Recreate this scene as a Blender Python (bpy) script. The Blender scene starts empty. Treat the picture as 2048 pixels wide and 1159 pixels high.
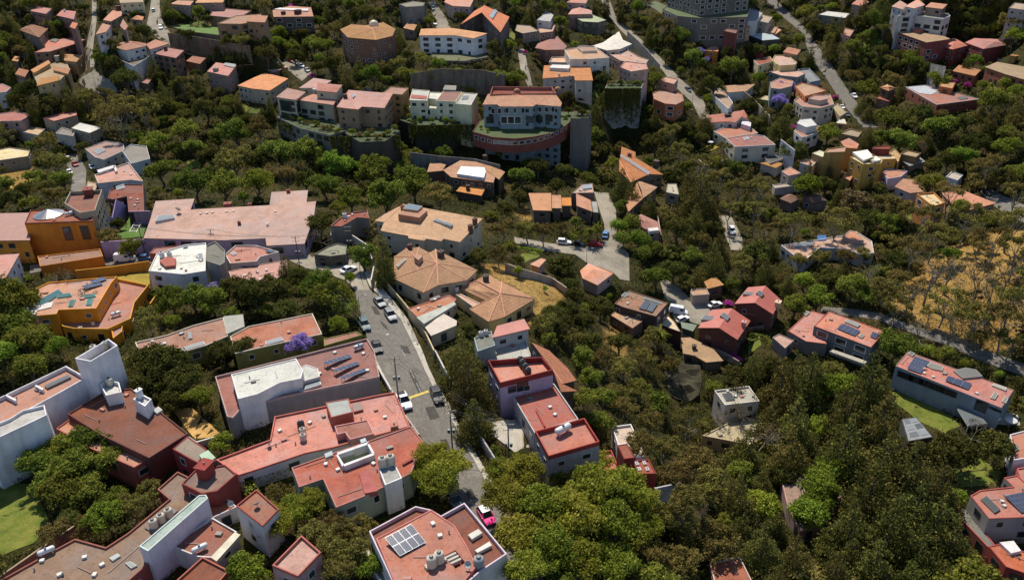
import bpy, bmesh, math, random
import numpy as np
from mathutils import Vector, Matrix
from mathutils.geometry import tessellate_polygon, delaunay_2d_cdt

# ------------------------------------------------------------------ camera, sky, sun, exposure
SC = bpy.context.scene
COL = SC.collection
CAMZ, PITCH, FPX, ROLL = 100.0, math.radians(28.0), 1577.0, math.radians(-1.2)
cam = bpy.data.cameras.new('camera'); camo = bpy.data.objects.new('camera', cam); COL.objects.link(camo)
cam.sensor_width = 36.0; cam.lens = FPX / 2048 * 36.0; cam.clip_end = 6000; cam.clip_start = 1.0
RM = Matrix.Rotation(math.pi / 2 - PITCH, 3, 'X') @ Matrix.Rotation(ROLL, 3, 'Z')
camo.matrix_world = Matrix.Translation((0, 0, CAMZ)) @ RM.to_4x4()
SC.camera = camo

SUN_EL, SUN_AZ = math.radians(55), math.radians(-16)      # azimuth from +Y, negative = to the left
world = bpy.data.worlds.new('World'); SC.world = world; world.use_nodes = True
wn = world.node_tree.nodes; wl = world.node_tree.links
sky = wn.new('ShaderNodeTexSky'); sky.sky_type = 'NISHITA'; sky.sun_disc = False
sky.sun_elevation = SUN_EL; sky.sun_rotation = SUN_AZ; sky.altitude = 2300; sky.air_density = 1.0; sky.dust_density = 0.6
bg = wn['Background']; bg.inputs['Strength'].default_value = 0.125
wl.new(sky.outputs['Color'], bg.inputs['Color'])
sun = bpy.data.lights.new('sun', 'SUN'); sun.energy = 4.6; sun.angle = math.radians(0.53); sun.color = (1.0, 0.93, 0.82)
suno = bpy.data.objects.new('sun', sun); COL.objects.link(suno)
sd = Vector((math.sin(SUN_AZ) * math.cos(SUN_EL), math.cos(SUN_AZ) * math.cos(SUN_EL), math.sin(SUN_EL)))
suno.rotation_euler = sd.to_track_quat('Z', 'Y').to_euler(); suno.location = (0, 0, 300)
SC.view_settings.view_transform = 'Standard'; SC.view_settings.look = 'None'
SC.view_settings.exposure = 0.46; SC.view_settings.gamma = 1.0
cy = SC.cycles
cy.max_bounces = 5; cy.diffuse_bounces = 3; cy.glossy_bounces = 2; cy.transmission_bounces = 3; cy.transparent_max_bounces = 4
cy.caustics_reflective = False; cy.caustics_refractive = False

# ------------------------------------------------------------------ pixel <-> place
RMn = np.array(RM)
def ray(px, py):
    d = RMn @ np.array([(px - 1024.0) / FPX, (579.5 - py) / FPX, -1.0]); return d
def at(px, py, z):
    d = ray(px, py); t = (z - CAMZ) / d[2]; return Vector((d[0] * t, d[1] * t, z))
def topx(p):
    v = RMn.T @ np.array([p[0], p[1], p[2] - CAMZ]); return (1024 + FPX * v[0] / -v[2], 579.5 - FPX * v[1] / -v[2])

# ------------------------------------------------------------------ terrain: heights read off the photograph at these pixels
CTRL = '''1000,1140,1 900,900,0 830,700,0 760,580,0 700,540,-1 640,505,-2 550,500,-2 100,1100,1 100,950,0 300,1000,0 350,700,-1 150,660,-2
50,560,-4 200,520,-3 400,480,-3 600,1000,0 550,850,0 600,700,0 20,500,-4 20,850,-1 720,480,-2 850,480,-3 880,560,-2 960,610,-3 1080,570,-5 1000,680,-3
330,330,-14 145,320,-12 480,330,-14 700,330,-14 760,300,-10 560,275,-6 650,300,-9 600,290,-8 850,390,-17 900,430,-17 800,400,-16 960,500,-8 1020,500,-14 1100,545,-15 1130,483,-20
1190,500,-20 1215,440,-18 1200,370,-20 1050,450,-18 1000,360,-15 850,345,-15 1140,360,-17 1240,330,-18 450,395,-8 560,400,-9 650,420,-9
740,180,4 600,135,7 820,160,6 900,150,7 1000,160,7 680,240,-6 560,240,-5 1100,170,7 1190,160,6 1260,170,3 900,115,14 870,45,20 740,100,12 550,60,18 450,50,22 310,40,26
310,100,18 160,150,10 190,170,6 60,200,-2 250,120,14 100,100,14 50,50,24 200,20,28 20,10,30 400,130,8 500,160,4 120,250,-6 220,310,-10 30,330,-12
60,400,-8 250,370,-8 300,220,-4 420,230,-4 1060,130,10 1050,60,18 1130,110,8 1200,130,6 1250,90,8 1290,60,10 1330,120,2 1380,180,-5 1460,230,-12
1500,280,-16 1430,300,-20 1350,300,-20 1560,330,-18 1640,250,-12 1600,200,-8 1550,150,-4 1640,90,2 1600,40,8 1550,5,14 1705,190,-7 1740,250,-12 1800,330,-16
1830,130,4 1900,100,10 1915,20,30 1990,60,22 1900,200,0 1980,190,4 2030,150,10 1850,250,-10 1950,280,-8 1980,400,-16 2040,400,-14 2030,300,-6
1900,330,-14 1750,20,26 1650,10,18 1430,10,22 1400,70,12 1200,20,20 1000,10,28 700,10,28 850,10,28 1465,465,-26 1400,450,-25 1550,420,-24
1650,430,-24 1800,440,-20 1900,430,-17 1950,490,-16 2040,470,-12 1980,560,-16 1850,580,-20 1750,560,-24 1620,500,-26 1500,560,-27 1430,605,-27
1300,570,-25 1300,620,-26 1250,640,-24 1200,650,-18 1130,700,-8 1200,800,-14 1300,760,-28 1370,800,-34 1450,880,-34 1300,950,-16 1200,1050,-6
1300,1120,-12 1500,1050,-26 1700,950,-30 1900,950,-28 1900,1100,-26 2040,1100,-24 1700,1150,-24 1650,820,-33 1560,720,-30 1700,690,-28
1880,690,-26 1960,740,-26 2040,800,-27 1800,830,-29 1240,287,-21 1200,284,-21 1280,292,-20 1150,335,-21 1050,850,-1 1100,950,-2 1000,780,-1'''
cp = []
for s in CTRL.split():
    a, b, c = map(float, s.split(',')); p = at(a, b, c); cp.append((p.x, p.y, c))
cp += [(-400, 100, -4), (400, 60, -22), (0, 15, 2), (-200, 20, 1), (0, 1400, 70), (-1000, 1000, 70), (1000, 1000, 60), (600, 300, -10), (-500, 320, -5), (0, 900, 45), (-450, 650, 45), (450, 700, 40)]
cp = np.array(cp)
S_ = 100.0
def _phi(r2): return 0.5 * r2 * np.log(r2 + 1e-12)
n_ = len(cp); d2 = ((cp[:, None, :2] - cp[None, :, :2]) ** 2).sum(2) / S_ ** 2
A = np.zeros((n_ + 3, n_ + 3)); A[:n_, :n_] = _phi(d2) + np.eye(n_) * 0.01
A[:n_, n_] = 1; A[:n_, n_ + 1:] = cp[:, :2] / S_; A[n_:, :n_] = A[:n_, n_:].T
W = np.linalg.solve(A, np.concatenate([cp[:, 2], np.zeros(3)]))
def rbf(x, y):
    x = np.asarray(x, float).ravel(); y = np.asarray(y, float).ravel(); out = np.zeros(len(x))
    for k in range(0, len(x), 20000):
        xx, yy = x[k:k + 20000], y[k:k + 20000]
        r2 = ((xx[:, None] - cp[None, :, 0]) ** 2 + (yy[:, None] - cp[None, :, 1]) ** 2) / S_ ** 2
        out[k:k + 20000] = _phi(r2) @ W[:n_] + W[n_] + W[n_ + 1] * xx / S_ + W[n_ + 2] * yy / S_
    return out
NU, NV, U0, U1, V0, V1 = 440, 480, -1.05, 1.05, math.log(165), math.log(1750)
gu, gv = np.meshgrid(np.linspace(U0, U1, NU), np.linspace(V0, V1, NV))
GY = np.exp(gv) - 150; GX = gu * (GY + 150)
GZ = np.clip(rbf(GX, GY).reshape(NV, NU), -44, 95)
def terr(x, y):
    u = (x / (y + 150) - U0) / (U1 - U0) * (NU - 1); v = (math.log(max(y, 15) + 150) - V0) / (V1 - V0) * (NV - 1)
    u = min(max(u, 0), NU - 1.001); v = min(max(v, 0), NV - 1.001); i, j = int(u), int(v); a, b = u - i, v - j
    return (GZ[j, i] * (1 - a) + GZ[j, i + 1] * a) * (1 - b) + (GZ[j + 1, i] * (1 - a) + GZ[j + 1, i + 1] * a) * b
def hit(px, py, h=0.0):
    d = ray(px, py); f = lambda t: CAMZ + t * d[2] - terr(t * d[0], t * d[1]) - h
    t = 60.0; s = t
    while t < 1800:
        if f(t) < 0: break
        s = t; t += 3.0 + t * 0.004
    lo, hi = s, t
    for _ in range(18):
        m = (lo + hi) / 2
        if f(m) < 0: hi = m
        else: lo = m
    return Vector((hi * d[0], hi * d[1], CAMZ + hi * d[2]))
def hits(px, py, h):
    d = (RMn @ np.stack([(px - 1024.0) / FPX, (579.5 - py) / FPX, -np.ones_like(px)])).T; n = len(px); t = np.full(n, 60.0); lo = t.copy(); done = np.zeros(n, bool)
    def tz(q):
        u = np.clip((q[:, 0] / (q[:, 1] + 150) - U0) / (U1 - U0) * (NU - 1), 0, NU - 1.001); v = np.clip((np.log(np.maximum(q[:, 1], 15) + 150) - V0) / (V1 - V0) * (NV - 1), 0, NV - 1.001)
        i, j = u.astype(int), v.astype(int); a, b = u - i, v - j
        return (GZ[j, i] * (1 - a) + GZ[j, i + 1] * a) * (1 - b) + (GZ[j + 1, i] * (1 - a) + GZ[j + 1, i + 1] * a) * b
    f = lambda t: CAMZ + t * d[:, 2] - tz(d * t[:, None]) - h
    while not done.all() and t.max() < 1800:
        done |= f(t) < 0; lo = np.where(done, lo, t); t = np.where(done, t, t + 3 + t * .004)
    hi = t
    for _ in range(14):
        m = (lo + hi) / 2; b = f(m) < 0; hi = np.where(b, m, hi); lo = np.where(b, lo, m)
    p = d * hi[:, None]; p[:, 2] += CAMZ; return p
def PX(s):
    return [tuple(map(float, q.split(','))) for q in s.split()]

# ------------------------------------------------------------------ materials
MATS = {}
def lin(c):
    if isinstance(c, str):
        c = tuple(int(c[i:i + 2], 16) / 255 for i in (0, 2, 4))
    return tuple((x / 12.92 if x <= 0.04045 else ((x + 0.055) / 1.055) ** 2.4) for x in c)
def nodes(m):
    m.use_nodes = True; return m.node_tree.nodes, m.node_tree.links, m.node_tree.nodes['Principled BSDF']
def ramp(n, l, fac, stops):
    r = n.new('ShaderNodeValToRGB'); e = r.color_ramp.elements
    while len(e) < len(stops): e.new(0.5)
    for k, (p, c) in enumerate(stops): e[k].position = p; e[k].color = (*c, 1)
    l.new(fac, r.inputs['Fac']); return r.outputs['Color']
def noise(n, l, co, scale, detail=4, rough=0.6):
    t = n.new('ShaderNodeTexNoise'); t.inputs['Scale'].default_value = scale; t.inputs['Detail'].default_value = detail; t.inputs['Roughness'].default_value = rough
    l.new(co, t.inputs['Vector']); return t.outputs['Fac']
def mapping(n, l, co, sc):
    m = n.new('ShaderNodeMapping'); m.inputs['Scale'].default_value = sc; l.new(co, m.inputs['Vector']); return m.outputs['Vector']
def mixc(n, l, fac, a, b, mode='MIX'):
    x = n.new('ShaderNodeMix'); x.data_type = 'RGBA'; x.blend_type = mode
    for s, v in ((0, fac), (6, a), (7, b)):
        if isinstance(v, (int, float)): x.inputs[s].default_value = v
        elif isinstance(v, tuple): x.inputs[s].default_value = (*v, 1)
        else: l.new(v, x.inputs[s])
    return x.outputs[2]
def bump(n, l, h, b, strength=0.4, dist=0.05):
    k = n.new('ShaderNodeBump'); k.inputs['Strength'].default_value = strength; k.inputs['Distance'].default_value = dist
    l.new(h, k.inputs['Height']); l.new(k.outputs['Normal'], b.inputs['Normal'])
K = 1.30
def lit(c): return tuple(min(0.82, x / K) for x in lin(c))
def roofc(c):
    c = lin(c); m = sum(c) / 3; s = min(1, (max(c) - min(c)) / max(c) * 2.2); d = tuple((0.88 * x + 0.12 * m) / (1.5 - .30 * s) for x in c); return (d[0], d[1], d[2] * (1 - .21 * s))
def sc3(c, s): return tuple(min(0.9, x * s) for x in c)
def stucco(c):
    key = 'stucco_' + c
    if key in MATS: return MATS[key]
    m = MATS[key] = bpy.data.materials.new(key); n, l, b = nodes(m); c = lit(c)
    tc = n.new('ShaderNodeTexCoord').outputs['Object']
    f = noise(n, l, tc, 0.35, 6, 0.65); st = noise(n, l, mapping(n, l, tc, (.55, .55, 0.07)), 1.0, 8, 0.75)
    a = ramp(n, l, f, [(0.3, sc3(c, 0.84)), (0.62, sc3(c, 1.06))])
    dirt = ramp(n, l, st, [(0.46, (1, 1, 1)), (0.62, (0.80, 0.77, 0.73)), (0.76, (0.52, 0.49, 0.45))])
    l.new(mixc(n, l, 0.75, a, dirt, 'MULTIPLY'), b.inputs['Base Color']); b.inputs['Roughness'].default_value = 0.9
    bump(n, l, noise(n, l, tc, 9, 4), b, 0.25, 0.02); return m
def aged(n, l, col):
    oi = n.new('ShaderNodeObjectInfo'); h = n.new('ShaderNodeHueSaturation'); l.new(col, h.inputs['Color'])
    for k, (mul, a, b) in {'Hue': (1.0, .497, .513), 'Saturation': (7.7, .82, 1.1), 'Value': (13.3, .78, 1.14)}.items():
        m = n.new('ShaderNodeMath'); m.operation = 'MULTIPLY'; m.inputs[1].default_value = mul; f = n.new('ShaderNodeMath'); f.operation = 'FRACT'; r = n.new('ShaderNodeMapRange'); r.inputs['To Min'].default_value = a; r.inputs['To Max'].default_value = b
        l.new(oi.outputs['Random'], m.inputs[0]); l.new(m.outputs[0], f.inputs[0]); l.new(f.outputs[0], r.inputs['Value']); l.new(r.outputs[0], h.inputs[k])
    return h.outputs['Color']
def redroof(c):            # painted waterproof membrane on a flat roof
    key = 'membrane_' + c
    if key in MATS: return MATS[key]
    m = MATS[key] = bpy.data.materials.new(key); n, l, b = nodes(m); c = roofc(c)
    tc = n.new('ShaderNodeTexCoord').outputs['Object']
    f = noise(n, l, tc, 0.22, 7, 0.68); g = noise(n, l, tc, 1.6, 5, 0.75)
    g2 = tuple(0.5 * x + 0.5 * (sum(c) / 3) for x in c)
    big = noise(n, l, tc, 0.07, 5, 0.7)
    a = mixc(n, l, ramp(n, l, big, [(0.42, (0, 0, 0)), (0.66, (.75, .75, .75))]), ramp(n, l, f, [(0.30, sc3(c, 0.66)), (0.5, c), (0.70, sc3(g2, 1.15))]), sc3(g2, 0.86))
    sp = ramp(n, l, g, [(0.30, (0.48, 0.46, 0.45)), (0.48, (1, 1, 1))])
    br = n.new('ShaderNodeTexBrick'); br.inputs['Scale'].default_value = 1.0; br.inputs['Mortar Size'].default_value = 0.02; br.inputs['Brick Width'].default_value = 7.0; br.inputs['Row Height'].default_value = 1.05
    br.inputs['Color1'].default_value = (1, 1, 1, 1); br.inputs['Color2'].default_value = (0.93, 0.93, 0.93, 1); br.inputs['Mortar'].default_value = (0.78, 0.76, 0.74, 1)
    uv = n.new('ShaderNodeUVMap').outputs['UV']; l.new(uv, br.inputs['Vector'])
    l.new(aged(n, l, mixc(n, l, 0.7, mixc(n, l, 0.8, a, sp, 'MULTIPLY'), br.outputs['Color'], 'MULTIPLY')), b.inputs['Base Color']); b.inputs['Roughness'].default_value = 0.85; b.inputs['Specular IOR Level'].default_value = 0.2
    bump(n, l, g, b, 0.3, 0.03); return m
def tile(c):               # clay barrel tiles; UV in metres, u along the eaves
    key = 'claytile_' + c
    if key in MATS: return MATS[key]
    m = MATS[key] = bpy.data.materials.new(key); n, l, b = nodes(m); c = roofc(c)
    uv = n.new('ShaderNodeUVMap').outputs['UV']; tc = n.new('ShaderNodeTexCoord').outputs['Object']
    sp = n.new('ShaderNodeSeparateXYZ'); l.new(uv, sp.inputs[0])
    def mth(op, a, bb=None):
        k = n.new('ShaderNodeMath'); k.operation = op
        for i, v in enumerate((a, bb)):
            if v is None: continue
            if isinstance(v, (int, float)): k.inputs[i].default_value = v
            else: l.new(v, k.inputs[i])
        return k.outputs[0]
    barrel = mth('ABSOLUTE', mth('SINE', mth('MULTIPLY', sp.outputs['X'], math.pi / 0.42)))
    row = mth('FRACT', mth('DIVIDE', sp.outputs['Y'], 0.95))
    f = noise(n, l, tc, 0.3, 6, 0.7); g = noise(n, l, mapping(n, l, uv, (2.4, 1.05, 1)), 1.0, 3, 0.8)
    a = ramp(n, l, f, [(0.3, sc3(c, 0.75)), (0.52, c), (0.72, sc3(c, 1.12))])
    v = ramp(n, l, g, [(0.3, (0.60, 0.56, 0.52)), (0.55, (1, 1, 1)), (0.75, (1.0, 0.88, 0.78))])
    rw = ramp(n, l, row, [(0.0, (0.62, 0.6, 0.58)), (0.2, (1, 1, 1))])
    l.new(aged(n, l, mixc(n, l, 0.6, mixc(n, l, 0.8, a, v, 'MULTIPLY'), rw, 'MULTIPLY')), b.inputs['Base Color']); b.inputs['Roughness'].default_value = 0.9; b.inputs['Specular IOR Level'].default_value = 0.2
    h = mth('ADD', barrel, mth('MULTIPLY', row, 0.6)); bump(n, l, h, b, 0.75, 0.12); return m
def plain(name, c, rough=0.6, metal=0.0, spec=None, raw=False):
    key = name
    if key in MATS: return MATS[key]
    m = MATS[key] = bpy.data.materials.new(key); n, l, b = nodes(m); c = lin(c) if raw else lit(c)
    tc = n.new('ShaderNodeTexCoord').outputs['Object']
    l.new(ramp(n, l, noise(n, l, tc, 1.7, 5, 0.7), [(0.3, sc3(c, 0.82)), (0.65, sc3(c, 1.08))]), b.inputs['Base Color'])
    b.inputs['Roughness'].default_value = rough; b.inputs['Metallic'].default_value = metal
    if spec is not None: b.inputs['Specular IOR Level'].default_value = spec
    return m
def corrugated(c):
    key = 'corrugated_' + c
    if key in MATS: return MATS[key]
    m = MATS[key] = bpy.data.materials.new(key); n, l, b = nodes(m); c = roofc(c)
    uv = n.new('ShaderNodeUVMap').outputs['UV']; tc = n.new('ShaderNodeTexCoord').outputs['Object']
    w = n.new('ShaderNodeTexWave'); w.inputs['Scale'].default_value = 1.1; w.bands_direction = 'X'; l.new(uv, w.inputs['Vector'])
    a = ramp(n, l, noise(n, l, tc, 0.5, 6, 0.7), [(0.3, sc3(c, 0.75)), (0.65, sc3(c, 1.08))])
    l.new(mixc(n, l, 0.35, a, w.outputs['Color'], 'MULTIPLY'), b.inputs['Base Color']); b.inputs['Roughness'].default_value = 0.55
    bump(n, l, w.outputs['Fac'], b, 0.5, 0.05); return m
def stonewall(c):
    key = 'stonewall_' + c
    if key in MATS: return MATS[key]
    m = MATS[key] = bpy.data.materials.new(key); n, l, b = nodes(m); c = lit(c)
    tc = n.new('ShaderNodeTexCoord').outputs['Object']
    vo = n.new('ShaderNodeTexVoronoi'); vo.inputs['Scale'].default_value = 0.9; l.new(tc, vo.inputs['Vector'])
    st = noise(n, l, mapping(n, l, tc, (0.5, 0.5, 0.07)), 1.0, 6, 0.75)
    a = mixc(n, l, 0.35, c, vo.outputs['Color'], 'MULTIPLY')
    d = ramp(n, l, st, [(0.35, (0.35, 0.34, 0.30)), (0.6, (1, 1, 1))])
    l.new(mixc(n, l, 0.8, a, d, 'MULTIPLY'), b.inputs['Base Color']); b.inputs['Roughness'].default_value = 0.95
    bump(n, l, vo.outputs['Distance'], b, 0.6, 0.15); return m
def glass(name='window_glass', c=(0.02, 0.03, 0.035), rough=0.08):
    if name in MATS: return MATS[name]
    m = MATS[name] = bpy.data.materials.new(name); n, l, b = nodes(m)
    oi = n.new('ShaderNodeObjectInfo')
    l.new(ramp(n, l, oi.outputs['Random'], [(0.0, sc3(c, 0.6)), (0.7, c), (1.0, tuple(min(x * 1.5 + 0.03, .6) for x in c))]), b.inputs['Base Color'])
    b.inputs['Roughness'].default_value = rough; b.inputs['Specular IOR Level'].default_value = 0.3 if name == 'car_glass' else 0.6; return m
def solarmat():
    if 'solar_cells' in MATS: return MATS['solar_cells']
    m = MATS['solar_cells'] = bpy.data.materials.new('solar_cells'); n, l, b = nodes(m)
    uv = n.new('ShaderNodeTexCoord').outputs['UV']
    br = n.new('ShaderNodeTexBrick'); br.offset = 0; br.inputs['Scale'].default_value = 1; br.inputs['Brick Width'].default_value = 0.16; br.inputs['Row Height'].default_value = 0.1; br.inputs['Mortar Size'].default_value = 0.006
    br.inputs['Color1'].default_value = (0.03, 0.036, 0.065, 1); br.inputs['Color2'].default_value = (0.036, 0.042, 0.075, 1); br.inputs['Mortar'].default_value = (0.12, 0.13, 0.15, 1)
    l.new(uv, br.inputs['Vector']); l.new(br.outputs['Color'], b.inputs['Base Color']); b.inputs['Roughness'].default_value = 0.22; b.inputs['Specular IOR Level'].default_value = 0.5
    return m
def groundmat(name, stops, scale, fine, bs=0.4):
    if name in MATS: return MATS[name]
    m = MATS[name] = bpy.data.materials.new(name); n, l, b = nodes(m)
    g = n.new('ShaderNodeNewGeometry').outputs['Position']
    f = noise(n, l, g, scale, 7, 0.68); h = noise(n, l, g, fine, 5, 0.75)
    a = ramp(n, l, f, [(p, lit(c)) for p, c in stops])
    l.new(mixc(n, l, 0.8, a, ramp(n, l, h, [(0.3, (0.55, 0.55, 0.55)), (0.6, (1.05, 1.05, 1.05))]), 'MULTIPLY'), b.inputs['Base Color'])
    b.inputs['Roughness'].default_value = 0.95; b.inputs['Specular IOR Level'].default_value = 0.2; bump(n, l, h, b, bs, 0.12); return m
def leafmat(name, stops, trans=0.35):
    if name in MATS: return MATS[name]
    m = MATS[name] = bpy.data.materials.new(name); n, l, b = nodes(m)
    n.remove(b); out = n['Material Output']
    oi = n.new('ShaderNodeObjectInfo'); g = n.new('ShaderNodeNewGeometry')
    base = ramp(n, l, g.outputs['Random Per Island'], [(p, lin(c)) for p, c in stops])
    hs = n.new('ShaderNodeHueSaturation'); l.new(base, hs.inputs['Color'])
    mr = n.new('ShaderNodeMapRange'); mr.inputs['To Min'].default_value = 0.475; mr.inputs['To Max'].default_value = 0.525; l.new(oi.outputs['Random'], mr.inputs['Value']); l.new(mr.outputs[0], hs.inputs['Hue'])
    mr2 = n.new('ShaderNodeMapRange'); mr2.inputs['To Min'].default_value = 0.9; mr2.inputs['To Max'].default_value = 1.55
    fr = n.new('ShaderNodeMath'); fr.operation = 'FRACT'; mu = n.new('ShaderNodeMath'); mu.operation = 'MULTIPLY'; mu.inputs[1].default_value = 17.31
    l.new(oi.outputs['Random'], mu.inputs[0]); l.new(mu.outputs[0], fr.inputs[0]); l.new(fr.outputs[0], mr2.inputs['Value']); l.new(mr2.outputs[0], hs.inputs['Value'])
    d = n.new('ShaderNodeBsdfDiffuse'); t = n.new('ShaderNodeBsdfTranslucent'); x = n.new('ShaderNodeMixShader'); x.inputs[0].default_value = trans
    l.new(hs.outputs['Color'], d.inputs['Color']); l.new(hs.outputs['Color'], t.inputs['Color'])
    l.new(d.outputs[0], x.inputs[1]); l.new(t.outputs[0], x.inputs[2]); l.new(x.outputs[0], out.inputs['Surface']); return m

# ------------------------------------------------------------------ mesh helpers
class MB:
    def __init__(s): s.v = []; s.f = []; s.uv = {}
    def face(s, pts, uv=None):
        i = len(s.v); s.v += [tuple(p) for p in pts]; s.f.append(tuple(range(i, i + len(pts))))
        if uv: s.uv[len(s.f) - 1] = uv
    def box(s, c, d, R=None):
        x, y, z = d[0] / 2, d[1] / 2, d[2] / 2; R = R or Matrix.Identity(3); c = Vector(c)
        q = [c + R @ Vector((a * x, b * y, e * z)) for a in (-1, 1) for b in (-1, 1) for e in (-1, 1)]
        for f in ((0, 1, 3, 2), (4, 6, 7, 5), (0, 4, 5, 1), (2, 3, 7, 6), (0, 2, 6, 4), (1, 5, 7, 3)): s.face([q[k] for k in f])
    def cyl(s, p, q, r0, r1, n=10, caps=True):
        p, q = Vector(p), Vector(q); w = (q - p).normalized(); a = w.orthogonal().normalized(); b = w.cross(a)
        i = len(s.v)
        for c, r in ((p, r0), (q, r1)):
            for k in range(n):
                t = 2 * math.pi * k / n; s.v.append(tuple(c + (a * math.cos(t) + b * math.sin(t)) * r))
        for k in range(n): s.f.append((i + k, i + (k + 1) % n, i + n + (k + 1) % n, i + n + k))
        if caps: s.f.append(tuple(range(i + n - 1, i - 1, -1))); s.f.append(tuple(range(i + n, i + 2 * n)))
    def lathe(s, prof, n=14, c=(0, 0, 0)):
        i = len(s.v); m = len(prof)
        for r, z in prof:
            for k in range(n):
                t = 2 * math.pi * k / n; s.v.append((c[0] + r * math.cos(t), c[1] + r * math.sin(t), c[2] + z))
        for j in range(m - 1):
            for k in range(n): s.f.append((i + j * n + k, i + j * n + (k + 1) % n, i + (j + 1) * n + (k + 1) % n, i + (j + 1) * n + k))
        s.f.append(tuple(range(i + n - 1, i - 1, -1))); s.f.append(tuple(range(i + (m - 1) * n, i + m * n)))
    def mesh(s, name, mat=None, smooth=False):
        me = bpy.data.meshes.new(name); me.from_pydata(s.v, [], s.f)
        if s.uv:
            ul = me.uv_layers.new(name='UVMap')
            for p in me.polygons:
                u = s.uv.get(p.index)
                if u:
                    for k, li in enumerate(p.loop_indices): ul.data[li].uv = u[k]
        if mat: me.materials.append(mat)
        if smooth: me.shade_smooth()
        me.update(); return me
    def obj(s, name, mat, parent=None, smooth=False):
        return link(name, s.mesh(name, mat, smooth), parent)
def link(name, data, parent=None, loc=None):
    o = bpy.data.objects.new(name, data); COL.objects.link(o)
    if parent: o.parent = parent
    if loc is not None: o.location = loc
    return o
def tag(o, label, cat, group=None):
    o['label'] = label; o['category'] = cat
    if group: o['group'] = group
    return o
def struct(o, kind='structure', label=None):
    o['kind'] = kind
    if label: o['label'] = label
    return o
def copy_tree(o, parent=None):
    c = o.copy(); COL.objects.link(c); c.parent = parent
    for ch in o.children: copy_tree(ch, c)
    return c
def area2(P): return sum(P[i][0] * P[(i + 1) % len(P)][1] - P[(i + 1) % len(P)][0] * P[i][1] for i in range(len(P)))
def inset(P, d):           # P counter-clockwise list of Vectors, moved inwards by d in the plane
    n = len(P); out = []
    for i in range(n):
        a, b, c = P[i - 1], P[i], P[(i + 1) % n]
        e1 = Vector((b.x - a.x, b.y - a.y)); e2 = Vector((c.x - b.x, c.y - b.y))
        if e1.length < 1e-6 or e2.length < 1e-6: out.append(b.copy()); continue
        e1.normalize(); e2.normalize(); n1 = Vector((-e1.y, e1.x)); n2 = Vector((-e2.y, e2.x)); m = n1 + n2
        k = m.length_squared
        m = m * (2 * d / k) if k > 0.25 else n1 * d
        if m.length > 3 * abs(d): m = m.normalized() * 3 * abs(d)
        out.append(Vector((b.x + m.x, b.y + m.y, b.z)))
    return out
def inpoly(x, y, P):
    r = False; j = len(P) - 1
    for i in range(len(P)):
        if (P[i][1] > y) != (P[j][1] > y) and x < (P[j][0] - P[i][0]) * (y - P[i][1]) / (P[j][1] - P[i][1]) + P[i][0]: r = not r
        j = i
    return r
def roof_uv(pts):
    n = Vector((0, 0, 0))
    for i in range(len(pts)): n += Vector(pts[i]).cross(Vector(pts[(i + 1) % len(pts)]))
    n.normalize()
    if n.z < 0: n = -n
    if n.z > 0.9995:
        e = (Vector(pts[1]) - Vector(pts[0])); e.z = 0; e.normalize(); s = Vector((-e.y, e.x, 0))
    else:
        s = Vector((n.x, n.y, 0)).normalized(); e = Vector((-s.y, s.x, 0)); s = (s - n * s.dot(n)).normalized()
    return [(Vector(p).dot(e), Vector(p).dot(s)) for p in pts]

# ------------------------------------------------------------------ buildings: specs first (they cut the terrain), meshes after
HOUSES = []; KEEP = []; PADS = []; SHORTS = []
def ccw(P, *more):
    if area2(P) < 0:
        return [list(reversed(P))] + [list(reversed(m)) for m in more]
    return [P] + list(more)
def F(pts, h, wall, roof, par=0.45, coping=None, win=None, holes=(), st=9, rk='m', low=0):
    return dict(t='F', px=PX(pts), h=h, wall=wall, roof=roof, par=par, coping=coping, win=win, holes=[PX(q) for q in holes], st=st, rk=rk, low=low)
def M(verts, faces, h, wall, roof, win=None, rk='t', st=9, eave=0.35):       # traced roof planes: verts x,y,dz
    return dict(t='M', px=[tuple(map(float, q.split(','))) for q in verts.split()], faces=[tuple(map(int, q.split('-'))) for q in faces.split()], h=h, wall=wall, roof=roof, win=win, rk=rk, st=st, eave=eave)
def G(quad, h, rise, wall, roof, win=None, hip=0.0, rk='t', st=9):             # gable (or hip) roof, ridge parallel to the first edge
    return dict(t='G', px=PX(quad), h=h, rise=rise, wall=wall, roof=roof, win=win, hip=hip, rk=rk, st=st)
def H(name, label, short, *blocks, z=None, extras='', cat='house', wst='auto'):
    b0 = blocks[0]; zfix = z is not None
    if z is None:
        xs = [p[0] for p in b0['px']]; ys = [p[1] for p in b0['px']]
        p = hit(sum(xs) / len(xs), sum(ys) / len(ys), b0['h']); z = p.z - b0['h']
    for b in blocks:
        Z = z + b['h']
        b['P'] = [at(p[0], p[1], Z + (p[2] if len(p) > 2 else 0)) for p in b['px']]
        KEEP.append([(p[0], p[1]) for p in b['px']])
        D = (b['P'][0] - Vector((0, 0, CAMZ))).length; dn = min(b['h'], 10) * FPX / D * .9          # keep the front of the house in sight
        if dn > 3: KEEP.append([(p[0], p[1] + dn) for p in b['px']])
        if not b.get('low'): PADS.append(([(p.x, p.y) for p in b['P']], z - 0.3, zfix))
    HOUSES.append(dict(name=name, label=label, short=short, blocks=blocks, z=z, extras=extras, cat=cat, wst=wst))
    xs = [p[0] for b in blocks for p in b['px']]; ys = [p[1] for b in blocks for p in b['px']]
    SHORTS.append((short, min(xs), min(ys), max(xs), max(ys)))

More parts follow.
